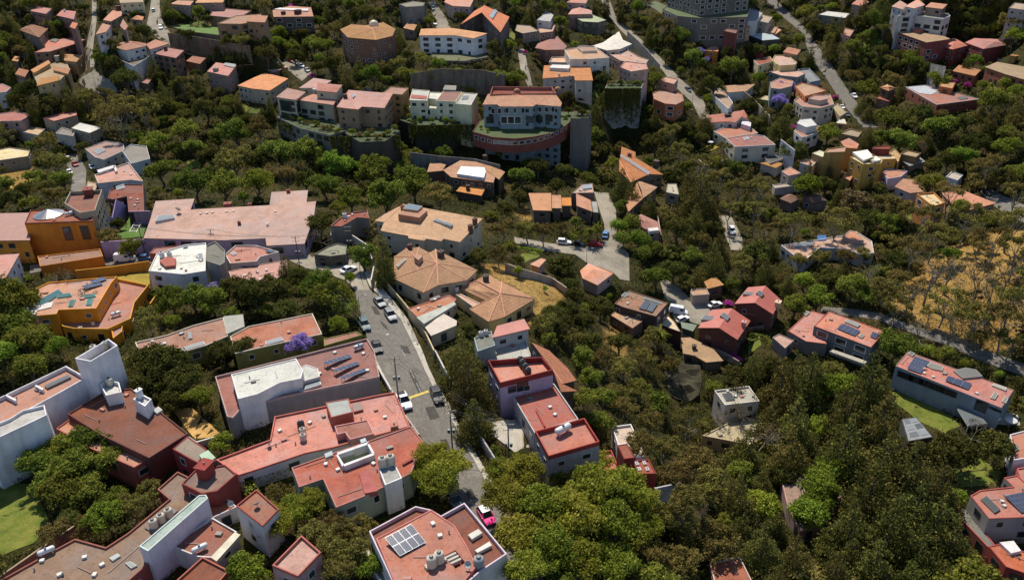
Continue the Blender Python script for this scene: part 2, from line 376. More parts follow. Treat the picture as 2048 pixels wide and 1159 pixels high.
def roofmat(rk, c): return {'m': redroof, 't': tile, 'c': corrugated, 's': stucco}[rk](c)
def wallmat(c): return stonewall(c[1:]) if c[0] == '#' else stucco(c)
_win = {}
def win_mesh(kind):
    if kind in _win: return _win[kind]
    mb = MB(); o, i, d = 0.5, 0.42, 0.10
    for (a, b) in (((-o, -o), (o, -i)), ((-o, i), (o, o)), ((-o, -i), (-i, i)), ((i, -i), (o, i))):
        mb.box(((a[0] + b[0]) / 2, d / 2 - 0.04, (a[1] + b[1]) / 2), (b[0] - a[0], d, b[1] - a[1]))
    mb.box((0, 0.02, 0), (0.05, 0.06, 0.84))
    fr = mb.mesh('window_frame', plain('frame_' + kind, {'w': 'd8d4cc', 'd': '3a3632'}[kind], 0.5))
    mb = MB(); mb.box((0, -0.01, 0), (0.84, 0.04, 0.84)); pn = mb.mesh('window_pane', glass())
    mb = MB(); mb.box((0, 0.10, -0.54), (1.12, 0.24, 0.06)); sl = mb.mesh('window_sill', plain('sill_stone', 'c2bab0', 0.8))
    _win[kind] = (fr, pn, sl); return _win[kind]
def add_window(root, loc, ang, w, h, kind='w', name='window', sill=False):
    fr, pn, sl = win_mesh(kind)
    o = link(name, fr, root, Vector(loc) - root.location); o.rotation_euler[2] = ang; o.scale = (w, 1, h)
    link('pane', pn, o)
    if sill: link('sill', sl, o)
    return o
def auto_windows(root, P, ztop, zb, b, rnd, kind):
    spec = b['win']
    if spec == 'n': return
    for i in range(len(P)):
        a, c = P[i], P[(i + 1) % len(P)]; e = Vector((c.x - a.x, c.y - a.y)); L = e.length
        if L < 2.6: continue
        e.normalize(); nrm = Vector((e.y, -e.x)); mid = (a + c) / 2
        view = Vector((-mid.x, -mid.y)); D = view.length; view.normalize()
        if nrm.dot(view) < 0.12: continue
        zt = min(ztop[i], ztop[(i + 1) % len(P)]); g = max(terr(a.x + nrm.x, a.y + nrm.y), terr(c.x + nrm.x, c.y + nrm.y), terr(mid.x + nrm.x, mid.y + nrm.y), zb)
        ns = min(int((zt - g + 0.4) / 2.9), b['st']); ang = math.atan2(e.y, e.x)
        big = spec == 'b'
        for k in range(ns):
            step = (4.6 if big else 3.4); nc = max(1, int((L - 0.8) / step)); z = zt - 1.65 - 2.95 * k
            for q in range(nc):
                if rnd.random() < 0.3: continue
                w = (3.4 if big else rnd.choice((1.2, 1.5, 2.0))); hh = (2.0 if big else rnd.choice((1.2, 1.4, 1.6)))
                t = (q + 0.5) / nc * L
                door = (k == ns - 1 and q == nc // 2 and z - 1.5 < g + 0.6)
                p = Vector((a.x + e.x * t, a.y + e.y * t, z)) + Vector((nrm.x, nrm.y, 0)) * 0.03
                if door: add_window(root, (p.x, p.y, z - 0.2), ang, 1.6, 2.2, 'd', 'door')
                else: add_window(root, p, ang, min(w, L / nc - 0.5), hh, kind, 'window', D < 300)

def build_house(hd):
    rnd = random.Random(hash(hd['short']) if False else sum(map(ord, hd['short'])))
    z0 = hd['z']; c = sum((p for p in hd['blocks'][0]['P']), Vector()) / len(hd['blocks'][0]['P'])
    root = link(hd['name'], None, None, (c.x, c.y, z0)); root.empty_display_size = 0.5
    tag(root, hd['label'], hd['cat']); hd['root'] = root; R = Vector((c.x, c.y, z0)); kind = rnd.choice('wwd')
    for b in hd['blocks']:
        Z = z0 + b['h']
        if b['t'] == 'F':
            P = ccw(b['P'])[0]; par = b['par']; zb = min(terr(p.x, p.y) for p in P) - 1.0
            if b.get('low'): zb = z0 + b['low']
            zb = min(zb, Z - 1.2) if not b.get('low') else zb
            zr = Z - par; t = 0.22; Pi = inset(P, t); mb = MB(); n = len(P)
            for i in range(n):
                a, d = P[i], P[(i + 1) % n]
                mb.face([(a.x - R.x, a.y - R.y, zb - R.z), (d.x - R.x, d.y - R.y, zb - R.z), (d.x - R.x, d.y - R.y, zr - R.z), (a.x - R.x, a.y - R.y, zr - R.z)])
            holes = [ccw([at(p[0], p[1], zr) for p in q])[0] for q in b['holes']]
            for q in holes:
                m = len(q)
                for i in range(m):
                    a, d = q[i], q[(i + 1) % m]
                    mb.face([(a.x - R.x, a.y - R.y, zr - R.z), (d.x - R.x, d.y - R.y, zr - R.z), (d.x - R.x, d.y - R.y, zr - 3.2 - R.z), (a.x - R.x, a.y - R.y, zr - 3.2 - R.z)])
                mb.face([(p.x - R.x, p.y - R.y, zr - 3.1 - R.z) for p in q])
            mb.obj('wall', wallmat(b['wall']), root)
            mb = MB(); loops = [[Vector((p.x, p.y, 0)) for p in Pi]] + [[Vector((p.x, p.y, 0)) for p in q] for q in holes]
            flat = [p for lp in loops for p in lp]; e0 = (P[1] - P[0]); e0.z = 0; e0.normalize(); f0 = Vector((-e0.y, e0.x, 0))
            for tr in tessellate_polygon(loops):
                q = [flat[k] for k in tr]
                if area2(q) < 0: q.reverse()
                pp = [(v.x - R.x, v.y - R.y, zr - R.z) for v in q]; mb.face(pp, [(Vector(v).dot(e0), Vector(v).dot(f0)) for v in pp])
            mb.obj('roof', roofmat(b['rk'], b['roof']), root)
            if par > 0.05:
                mb = MB()
                for i in range(n):
                    j = (i + 1) % n; o0, o1, i0, i1 = P[i] - R, P[j] - R, Pi[i] - R, Pi[j] - R; zt, zl = Z - R.z, zr - R.z
                    mb.face([(o0.x, o0.y, zt), (o1.x, o1.y, zt), (i1.x, i1.y, zt), (i0.x, i0.y, zt)])
                    mb.face([(o0.x, o0.y, zl), (o1.x, o1.y, zl), (o1.x, o1.y, zt), (o0.x, o0.y, zt)])
                    mb.face([(i1.x, i1.y, zl - 0.05), (i0.x, i0.y, zl - 0.05), (i0.x, i0.y, zt), (i1.x, i1.y, zt)])
                mb.obj('parapet', wallmat(b['coping'] or b['wall']), root)
            auto_windows(root, P, [zr] * n, zb, b, rnd, kind)
            ar = abs(area2(P)) / 2; D = (P[0] - Vector((0, 0, CAMZ))).length
            if ar > 45 and D < 330 and par < 1.0:        # pipes, vents and patches that every flat roof here carries
                x0, x1 = min(p.x for p in Pi), max(p.x for p in Pi); y0, y1 = min(p.y for p in Pi), max(p.y for p in Pi); In = inset(P, 1.0); done = 0
                e0 = (P[1] - P[0]); e0.z = 0; e0.normalize(); ang = math.atan2(e0.y, e0.x)
                for _ in range(60):
                    if done >= min(9, 2 + ar / 60): break
                    q = Vector((rnd.uniform(x0, x1), rnd.uniform(y0, y1), zr)); kk = done % 3
                    L = rnd.uniform(2.5, 6); dr = Vector((math.cos(ang + (1.5708 if done % 2 else 0)), math.sin(ang + (1.5708 if done % 2 else 0)), 0))
                    if not inpoly(q.x, q.y, In) or any(inpoly(q.x, q.y, hq) for hq in holes): continue
                    if kk == 0 and not inpoly(q.x + dr.x * L, q.y + dr.y * L, In): continue
                    mb = MB(); c_ = q - R
                    if kk == 0: mb.cyl(c_ + Vector((0, 0, .12)), c_ + dr * L + Vector((0, 0, .12)), .06, .06, 5); mb.obj('roof_pipe', plain('roof_pipe', 'a89a8c', .6), root)
                    elif kk == 1: mb.cyl(c_, c_ + Vector((0, 0, .55)), .11, .11, 7); mb.cyl(c_ + Vector((0, 0, .5)), c_ + Vector((0, 0, .62)), .19, .1, 7); mb.obj('vent_pipe', plain('vent_grey', '8e8a84', .6), root)
                    else: mb.box(c_ + Vector((0, 0, .18)), (rnd.uniform(.6, 1.3), rnd.uniform(.5, 1.0), .4), Matrix.Rotation(ang, 3, 'Z')); mb.obj('roof_box', plain('box_' + str(rnd.randint(0, 2)), rnd.choice(('c8c2b6', '8c857c', 'b07a6a')), .7), root)
                    done += 1
        else:
            if b['t'] == 'G':
                a, q, cc, d = ccw(b['P'])[0]
                if area2(b['P']) < 0:      # keep the first edge the ridge direction
                    a, q, cc, d = b['P'][1], b['P'][0], b['P'][3], b['P'][2]
                r1, r2 = (a + d) / 2, (q + cc) / 2; v = (r2 - r1) * b['hip']; r1 = r1 + v; r2 = r2 - v
                r1.z += b['rise']; r2.z += b['rise']
                if b['hip'] > 0: V = [a, q, cc, d, r1, r2]; faces = [(0, 1, 5, 4), (1, 2, 5), (2, 3, 4, 5), (3, 0, 4)]; bd = [0, 1, 2, 3]
                else: V = [a, q, r2, cc, d, r1]; faces = [(0, 1, 2, 5), (3, 4, 5, 2)]; bd = [0, 1, 2, 3, 4, 5]
            else:
                V = b['P']; faces = b['faces']; cnt = {}
                faces = [f if area2([V[k] for k in f]) > 0 else tuple(reversed(f)) for f in faces]
                for f in faces:
                    for i in range(len(f)): cnt[(f[i], f[(i + 1) % len(f)])] = 1
                nx = {x: y for (x, y) in cnt if (y, x) not in cnt}; s = next(iter(nx)); bd = [s]; 
                while nx[bd[-1]] != s and len(bd) < 40: bd.append(nx[bd[-1]])
            th = 0.22; mb = MB()
            for f in faces:
                q = [V[k] - R for k in f]
                if area2(q) < 0: q.reverse()
                if len(q) > 4:
                    for tr in tessellate_polygon([[Vector((w.x, w.y, 0)) for w in q]]):
                        u = [q[k] for k in tr]
                        if area2(u) < 0: u.reverse()
                        mb.face(u, roof_uv(u)); mb.face([w - Vector((0, 0, th)) for w in reversed(u)])
                else:
                    mb.face(q, roof_uv(q)); mb.face([w - Vector((0, 0, th)) for w in reversed(q)])
            for i in range(len(bd)):
                x, y = V[bd[i]] - R, V[bd[(i + 1) % len(bd)]] - R; dz = Vector((0, 0, th)); mb.face([x - dz, y - dz, y, x])
            mb.obj('roof', roofmat(b['rk'], b['roof']), root)
            if b['rk'] == 't':       # ridge and hip caps where two roof planes meet
                ed = {}
                for f in faces:
                    for i in range(len(f)): k = tuple(sorted((f[i], f[(i + 1) % len(f)]))); ed[k] = ed.get(k, 0) + 1
                rc = MB()
                for (x, y), k in ed.items():
                    if k == 2: rc.cyl(V[x] - R + Vector((0, 0, 0.02)), V[y] - R + Vector((0, 0, 0.02)), 0.16, 0.16, 6)
                if rc.f: rc.obj('ridge_cap', plain('ridge_cap_' + b['roof'], tuple(min(1, x * 1.12 + .04) for x in [int(b['roof'][i:i + 2], 16) / 255 for i in (0, 2, 4)]), 0.85), root)
            P = [V[k] for k in bd]; Pw = inset(P, b.get('eave', 0.35)); zb = min(terr(p.x, p.y) for p in P) - 1.0; mb = MB(); n = len(P)
            for i in range(n):
                x, y = Pw[i], Pw[(i + 1) % n]; mb.face([(x.x - R.x, x.y - R.y, zb - R.z), (y.x - R.x, y.y - R.y, zb - R.z), (y.x - R.x, y.y - R.y, P[(i + 1) % n].z - 0.1 - R.z), (x.x - R.x, x.y - R.y, P[i].z - 0.1 - R.z)])
            mb.obj('wall', wallmat(b['wall']), root)
            auto_windows(root, Pw, [p.z - 0.3 for p in P], zb, b, rnd, kind)
    return root

def sort_quad(s, z): return [at(p[0], p[1], z) for p in PX(s)]
def prism(root, name, quad, z, h, mat, parent=None):
    Q = ccw(quad)[0]; R = root.location; mb = MB(); n = len(Q)
    mb.face([(p.x - R.x, p.y - R.y, z + h - R.z) for p in Q], roof_uv([(p.x, p.y, 0) for p in Q]))
    for i in range(n):
        a, d = Q[i], Q[(i + 1) % n]; mb.face([(a.x - R.x, a.y - R.y, z - 0.6 - R.z), (d.x - R.x, d.y - R.y, z - 0.6 - R.z), (d.x - R.x, d.y - R.y, z + h - R.z), (a.x - R.x, a.y - R.y, z + h - R.z)])
    return mb.obj(name, mat, parent or root)
def lerpq(Q, u, v):
    a = Q[0].lerp(Q[1], u); b = Q[3].lerp(Q[2], u); return a.lerp(b, v)
TANKS = []
def roof_z(b, x, y, z):
    """height of the sloped roof under that pixel"""
    if b['t'] == 'F': return z
    d = Vector(ray(x, y)); O = Vector((0, 0, CAMZ)); best = None
    for f in b.get('faces', []):
        q = [b['P'][k] for k in f]
        tris = tessellate_polygon([[Vector((w.x, w.y, 0)) for w in q]])
        for tr in tris:
            A, B, C = (q[k] for k in tr); n = (B - A).cross(C - A); den = d.dot(n)
            if abs(den) < 1e-9: continue
            p = O + d * ((A - O).dot(n) / den)
            if inpoly(p.x, p.y, [(A.x, A.y), (B.x, B.y), (C.x, C.y)]): best = p.z if best is None else max(best, p.z)
    return z if best is None else best
def extras(hd):
    """one line each: kind|block|args. The block names the roof plane the thing stands on."""
    root = hd['root']; R = root.location
    for ln in hd['extras'].strip().splitlines():
        a = [s.strip() for s in ln.split('|')]; k = a[0]; b = hd['blocks'][int(a[1])]
        z = hd['z'] + b['h'] - (b['par'] if b['t'] == 'F' else 0); z00 = z
        if k in ('chim', 'sky', 'box', 'fans', 'tank', 'dish', 'dome'):
            qq = PX(a[2]); z = roof_z(b, sum(p[0] for p in qq) / len(qq), sum(p[1] for p in qq) / len(qq), z)
        if k == 'chim':        # x,y w h col
            x, y = map(float, a[2].split(',')); w, h = map(float, a[3].split(',')); p = at(x, y, z); mb = MB()
            e = (b['P'][1] - b['P'][0]); ang = math.atan2(e.y, e.x); Rz = Matrix.Rotation(ang, 3, 'Z')
            mb.box(p - R + Vector((0, 0, h / 2 - 0.6)), (w, w * 0.8, h + 1.2), Rz); mb.box(p - R + Vector((0, 0, h + 0.06)), (w * 1.2, w, 0.12), Rz)
            o = mb.obj('chimney', stucco(a[4]), root); mb = MB(); mb.cyl(p - R + Vector((0, 0, h + 0.1)), p - R + Vector((0, 0, h + 0.5)), 0.16, 0.13, 8); mb.obj('flue', plain('flue_metal', '6a6661', 0.5, 0.5), o)
        elif k == 'sky':       # quad h col
            h = float(a[3]); Q = ccw(sort_quad(a[2], z))[0]; o = prism(root, 'skylight', Q, z, h, plain('skylight_curb_' + a[4], a[4], 0.7))
            gq = inset([p.copy() for p in Q], 0.12); prism(root, 'pane', gq, z + h - 0.03, 0.05, glass('skylight_glass_' + (a[5] if len(a) > 5 else 'cfd3cc'), sc3(lit(a[5] if len(a) > 5 else 'cfd3cc'), 0.42), 0.3), o)
        elif k == 'box':       # quad h col [name]
            prism(root, a[5] if len(a) > 5 else 'roof_box', sort_quad(a[2], z), z, float(a[3]), stucco(a[4]))
        elif k == 'slab':      # flat canopy: quad, height above that roof, thickness, material kind, colour, name
            Q = ccw(sort_quad(a[2], z + float(a[3])))[0]; o = prism(root, a[7] if len(a) > 7 else 'canopy', Q, z + float(a[3]) - float(a[4]), float(a[4]), roofmat(a[5], a[6]))
            for p in inset([q.copy() for q in Q], 0.25):
                mb = MB(); mb.cyl((p.x - R.x, p.y - R.y, z - 0.1 - R.z), (p.x - R.x, p.y - R.y, z + float(a[3]) - float(a[4]) - R.z), 0.07, 0.07, 6); mb.obj('post', plain('steel_post', '77736d', 0.5, 0.3), o)
        elif k == 'solar':     # quad nx,ny lift
            nx, ny = map(int, a[3].split(',')); lf = float(a[4]); Q = sort_quad(a[2], z + 0.35); hi = lf
            Q[0].z += hi; Q[1].z += hi
            if len(a) > 5: Q = [at(p[0], p[1], z + 0.35 + (hi if i < 2 else 0)) for i, p in enumerate(PX(a[2]))]
            for i in range(nx):
                for j in range(ny):
                    g = 0.012; q = [lerpq(Q, (i + g) / nx, (j + g) / ny), lerpq(Q, (i + 1 - g) / nx, (j + g) / ny), lerpq(Q, (i + 1 - g) / nx, (j + 1 - g) / ny), lerpq(Q, (i + g) / nx, (j + 1 - g) / ny)]
                    nv = (q[1] - q[0]).cross(q[3] - q[0]).normalized(); nv = nv if nv.z > 0 else -nv; cc = sum(q, Vector()) / 4
                    mb = MB(); inn = [cc + (p - cc) * 0.955 + nv * 0.012 for p in q]
                    mb.face([p - R for p in q]); lowq = [p - R - nv * 0.06 for p in q]; mb.face(list(reversed(lowq)))
                    for s in range(4): mb.face([lowq[s], lowq[(s + 1) % 4], q[(s + 1) % 4] - R, q[s] - R])
                    o = mb.obj('solar_panel', plain('panel_frame', 'b9bcc0', 0.4, 0.6), root)
                    mb = MB(); mb.face([p - R for p in inn], [(0, 0), (1, 0), (1, 1), (0, 1)]); mb.obj('cells', solarmat(), o)
            for s, t in ((0.08, 0.05), (0.92, 0.05)):
                p = lerpq(Q, s, t); mb = MB(); mb.cyl((p.x - R.x, p.y - R.y, z - R.z), (p.x - R.x, p.y - R.y, p.z - 0.05 - R.z), 0.05, 0.05, 6); mb.obj('panel_stand', plain('steel_post', '77736d', 0.5, 0.3), root)
        elif k == 'fans':      # small roof vents and boxes: list of points
            for q in PX(a[2]):
                p = at(q[0], q[1], z); mb = MB(); mb.box(p - R + Vector((0, 0, 0.2)), (0.7, 0.6, 0.45), Matrix.Rotation(q[0], 3, 'Z')); mb.obj('roof_vent', plain('vent_white', 'd6d2c8', 0.6), root)
        elif k == 'win':       # x,y of a window's middle at height dz below that roof, on the wall edge nearest: x,y w,h kind
            x, y = map(float, a[2].split(',')); w, h = map(float, a[3].split(',')); P = ccw(b['P'])[0]; best = None
            for i in range(len(P)):
                A, C = P[i], P[(i + 1) % len(P)]; e = Vector((C.x - A.x, C.y - A.y, 0)); L = e.length
                if L < 0.5: continue
                e.normalize(); nn = Vector((e.y, -e.x, 0))
                if b['t'] != 'F': A = A - nn * b.get('eave', 0.35)
                d = Vector(ray(x, y)); O = Vector((0, 0, CAMZ)); den = d.dot(nn)
                if den > -1e-6: continue
                t = (A - O).dot(nn) / den; q = O + d * t; s = (q - A).dot(e)
                if -0.5 < s < L + 0.5 and q.z < z + 0.6 and (best is None or t < best[0]): best = (t, q, math.atan2(e.y, e.x), nn)
            if best: add_window(root, best[1] + best[3] * 0.04, best[2], w, h, a[4] if len(a) > 4 else 'd', a[5] if len(a) > 5 else 'window')
        elif k == 'cone':      # metal cone roof light
            x, y = map(float, a[2].split(',')); r = float(a[3]); p = at(x, y, z) - R; mb = MB(); mb.lathe([(r, 0), (r, .35), (r * .95, .4), (.25, r * .42), (.22, r * .42 + .3)], 20, p)
            o = mb.obj('roof_cone', plain('cone_metal', 'b0aca6', 0.3, 0.8), root)
        elif k == 'dome':
            x, y = map(float, a[2].split(',')); r = float(a[3]); p = at(x, y, z) - R; mb = MB(); mb.lathe([(r, 0), (r, .5)] + [(r * math.cos(t), .5 + r * math.sin(t)) for t in (.3, .6, .9, 1.2, 1.5)], 16, p)
            mb.obj('dome', tile('d08a68') if r < 2 else plain('dome_cream', 'e0d2b0', .5), root, True)
        elif k in ('tank', 'gas', 'dish'):
            for q in PX(a[2]): TANKS.append((k, q, z, a[3] if len(a) > 3 else '', hd['short'], float(a[4]) if len(a) > 4 and a[4] else 1.0))

# ================================================================== the houses (corners traced at roof height)
RD, PK, SL, BR = 'b4604e', 'c08076', 'cf7566', '8c4b3c'
# ---- near side, left of the street
H('modern_house', 'white modern house with tall blank tower and long roof terraces at left edge', 'the white house with a tower',
  F('132,731 173,754 120,784 70,811 20,838 -60,880 -110,846', 9.6, 'eeeaea', 'c4705e', .9, win='n'),
  F('150,716 217,677 235,690 181,722', 14.5, 'f2eeee', 'd8d2cc', 1.9, win='n'),
  F('19,836 46,819 89,809 93,829 -30,887 -60,868', 10.6, 'eeeaea', 'd2cac4', .6, win='n'),
  F('135,827 207,784 262,775 376,866 298,915 200,868', 6.6, '6a3a30', BR, .3, win='n'),
  F('112,856 138,838 200,870 297,917 268,934 182,896', 5.2, 'b0604e', 'bd6c5a', .25),
  F('200,768 214,758 238,764 243,783 212,790', 9.0, 'f0ecea', 'd8d2cc', .8, win='n'),
  F('266,797 283,787 303,797 290,812', 9.4, 'f4f0ee', 'dcd8d4', .5, win='n'),
  extras='''tank|1|189,704 212,697|beige
tank|5|221,770|beige
chim|6|281,796|1.1,2.0|f0ecea
sky|3|307,823 318,816 326,823 315,830|.5|c8c2b4
sky|0|90,774 138,752 143,757 96,779|.5|77736e|8a8a86
box|0|15,795 36,806 33,808 12,797|.9|eeeaea|cross_wall
box|0|75,776 90,784 87,786 72,778|.9|eeeaea|cross_wall''')
H('courtyard_house', 'bright yellow house with pink roof, solar panels and teal skylights', 'the yellow house',
  F('42,622 57,583 97,564 234,552 222,566 192,616 117,619 113,627 62,632', 6.6, 'ee9c1c', 'c27a6a', .35),
  F('192,616 222,566 234,556 297,569 269,604 261,636 215,657 147,656 124,651 117,620', 3.4, 'ee9c1c', 'b8705e', .8, coping='eeaa34'),
  F('222,656 246,645 244,662 226,676', 2.6, 'ee9c1c', 'c07a68', .3),
  extras='''solar|0|163,574 172,579 206,568 198,562|2,5|.35
solar|0|180,563 188,568 214,558 206,553|2,4|.3
sky|0|113,590 142,587 144,593 115,597|.3|58a08c|4f9c8c
sky|0|163,592 190,588 192,594 165,598|.3|58a08c|4f9c8c
sky|0|139,602 152,600 146,613 137,614|.3|58a08c|4f9c8c
sky|0|175,599 187,598 183,611 172,611|.3|58a08c|4f9c8c
sky|0|72,604 92,594 118,580 124,586 96,606 80,612|.35|4f948c|3f8c88
box|0|46,616 52,610 107,605 103,615 75,622 72,629 56,631|.25|dcd4cc|white_slab
gas|1|233,632|white|
tank|1|187,650|beige|.6''')
H('apartment_building', 'tall orange building with metal cone skylight and two large windows', 'the orange building',
  F('49,446 61,419 182,417 186,441', 11.5, 'd88420', '9c5344', .4, coping='7c3c32', win='n'),
  M('-70,428,2 60,425,2 60,480,0 -70,482,0', '0-1-2-3', 7.5, 'd08a2c', 'a8604e', rk='c'),
  F('129,406 140,383 204,379 190,420 160,425', 13.4, 'b8a486', '8e4e42', 1.2, coping='b0a48c'),
  F('75,512 200,497 206,512 80,532', 4.2, 'd68424', 'a86a4c', .3, win='n'),
  extras='''win|0|136,467|2.6,4.6|d
win|0|171,465|2.6,4.6|d
cone|0|98,430|4.4
gas|0|139,431|white
chim|2|179,391|3.0,2.4|8a4236
sky|0|166,430 180,428 181,434 167,436|.5|8a8680''')
H('long_house', 'long low house with faded pink membrane roof and mauve walls', 'the long pink-roofed house',
  M('311,402,1.2 389,397,1.2 381,419,1.0 539,410,1.2 543,384,1.6 616,380,1.6 613,404,1.2 632,402,1.2 628,432,.8 609,487,0 533,491,0 531,476,.1 451,480,0 287,476,0 300,440,.6', '0-1-2-14 2-3-11-12-13-14 3-4-5-6 3-6-7-8-9-10-11', 5.8, 'b8a2b6', 'cb8c82', rk='m', win='b', st=1),
  extras='''sky|0|311,446 317,435 349,433 350,439|.7|cfcac4
chim|0|479,449|.9,.9|8a4538
chim|0|577,385|1.1,.9|8a4538
chim|0|456,411|2.2,.9|9a5648
chim|0|500,412|1.0,.9|9a5648
dish|0|357,427|grey|1.3
fans|0|401,428 414,427 425,426 453,424 467,423 535,449 551,424''')
H('white_roof_house', 'white roofed house with two white water tanks and grey stair tower', 'the white-roofed house',
  F('297,541 313,507 369,489 412,485 411,541 366,548', 6.2, 'e8e4e0', 'e6e2d8', .35),
  F('412,491 430,482 450,500 449,524 440,530 413,521', 8.8, '8f8a80', '7c766c', .4, win='n'),
  F('298,506 309,495 361,490 352,508', 3.6, '9c5646', 'a55c4c', .2),
  extras='''tank|0|325,515 340,514|white
box|0|320,527 335,518 353,522 352,536 332,538|.9|a85c4a|stair_box
fans|0|363,537 396,515 402,522 320,538
sky|0|395,510 405,508 407,520 397,522|.4|b0aca4''')
H('grey_block_house', 'grey block house with red roof court and white tanks beyond the bend', 'the grey house beyond the bend',
  F('661,451 692,426 735,420 738,436 714,434 683,452', 6.5, '8a8478', 'b0584a', .4, coping='9a6a60', win='n'),
  F('660,470 664,453 714,435 718,444 690,462', 4.0, '868074', 'b86a5c', .3, win='n'),
  extras='''tank|0|690,436|white
fans|0|705,430 698,434''')
H('gatehouse', 'small dark concrete gatehouse with flat roof at the bend of the street', 'the concrete gatehouse at the bend',
  F('628,508 656,492 674,486 694,490 692,508 660,512', 3.6, '6e685c', '8e8876', .3, win='b'))
H('low_house', 'low house with rust red roofs beside the white-roofed house', 'the low rust-roofed house',
  F('450,508 471,490 512,490 558,503 520,513 513,522 460,526', 4.6, 'd8cfc8', 'b8664f', .35),
  F('457,542 512,530 574,519 576,545 540,562 470,579', 3.2, 'c8a89c', 'c27c70', .15, rk='c'),
  extras='''sky|0|461,508 468,504 474,508 467,512|.3|d8d4cc
fans|1|490,552 515,545 533,541 520,560
solar|0|530,500 534,504 552,504 548,500|1,2|.1''')
H('olive_house', 'olive green walled house with long terracotta roof and glazed strip', 'the olive green house',
  F('497,652 625,626 644,667 531,692 470,706 460,672', 4.6, '8c8642', 'b97563', .25, coping='d8ccb4'),
  F('270,684 334,669 386,650 447,634 456,671 412,690 366,703 280,707', 4.7, '8c8642', 'b97563', .3, coping='d8c8b0'),
  F('648,677 712,662 724,669 648,691', 2.9, '8c8642', 'a8604c', .15),
  extras='''slab|1|447,632 486,628 489,652 452,668|.5|.1|c|a8a498|awning
sky|0|531,684 562,676 568,682 532,691|.35|c8ccd0
sky|1|364,697 408,684 411,690 366,703|.35|d0d0cc
sky|1|357,667 366,663 369,668 359,671|.3|4a4642
sky|1|376,665 383,664 385,678 378,679|.3|8a867e
fans|1|305,684 330,688 290,696''')
H('solar_house', 'red flat roofed house with three tilted rows of solar panels', 'the house with three solar rows',
  F('430,752 734,676 749,701 759,752 566,792 482,816 466,834 454,832', 5.2, '8f8884', 'ae5f4e', .55, coping='b89a90', win='n'),
  F('462,748 592,716 606,740 602,756 560,764 515,787 476,797', 7.8, 'ece8e2', 'e2ddd2', .2, win='n'),
  F('594,740 612,728 636,736 640,752 600,764', 6.0, 'e0d0c8', 'e0ddd4', .1, win='n'),
  extras='''solar|0|648,725 652,733 703,714 696,707|1,1|.0
tank|0|545,779|black
sky|0|595,772 638,757 643,771 600,785|.5|e8e6e0|9cb8b8
gas|0|718,698|grey
win|1|566,759|1.6,1.8|d
fans|0|670,706 735,742 640,748 727,708''')
HOUSES[-1]['extras'] = HOUSES[-1]['extras'].replace('solar|0|648,725 652,733 703,714 696,707|1,1|.0', '''solar|0|646,730 654,735 704,713 697,708|1,6|.8
solar|0|665,745 672,750 720,727 713,722|1,6|.8
solar|0|680,760 688,764 736,740 728,735|1,6|.8''')
H('salmon_house', 'rambling house with bright salmon roofs between two red roofed neighbours', 'the salmon-roofed house',
  F('549,832 760,788 790,783 820,851 735,874 668,893 610,905 512,938 477,949 432,918 540,878', 4.4, 'd8ccd4', 'd87c68', .4, coping='cc7464', holes=('672,862 704,855 710,878 676,886',)),
  F('651,804 697,796 706,823 662,834', 6.4, 'b06450', 'a8aca4', .1, rk='c', win='n'),
  F('669,851 735,838 748,866 700,878 690,864 674,868', 5.6, 'd0908a', 'b86a5e', .2, win='n'),
  extras='''tank|0|603,856|black
tank|0|606,868|beige|.9
tank|0|607,880|beige|.9
chim|0|789,857|1.4,1.0|b87868
sky|0|704,812 722,808 727,822 708,827|.5|a85c48|8a5a40
fans|0|560,862 620,846 770,835
dish|0|541,893|white|.7''')
H('pale_green_house', 'brick red roofed house with white framed light well and pale green side wall', 'the house with the white light well',
  F('583,934 668,904 740,880 822,851 848,884 822,945 773,970 729,991 672,1014 646,957 598,973', 5.2, 'a9b49a', 'b3645a', .2, coping='b87a70', holes=('680,917 737,897 744,912 688,933',)),
  F('757,935 790,927 804,955 770,969', 6.6, 'ece8e2', 'c8c4bc', .2, win='n'),
  extras='''box|0|675,914 738,892 740,896 677,918|1.1|ebe6e0|well_rim
box|0|738,893 750,914 746,916 735,896|1.1|ebe6e0|well_rim
box|0|677,917 690,938 686,941 674,919|1.1|ebe6e0|well_rim
box|0|688,937 749,914 750,918 690,941|1.1|ebe6e0|well_rim
tank|1|766,931|beige|1.15
tank|1|782,927|beige|1.15
sky|0|649,910 664,904 667,912 652,918|.4|a8b4b8|8fa0a8
sky|0|720,882 731,878 734,885 723,889|.4|a8b4b8|8fb0c0
fans|0|652,929 676,940 747,928
box|0|718,948 738,943 742,949 756,985 730,990|.5|b06058|roof_step
box|0|804,928 824,918 826,921 806,932|.4|9a4a40|roof_curb''')
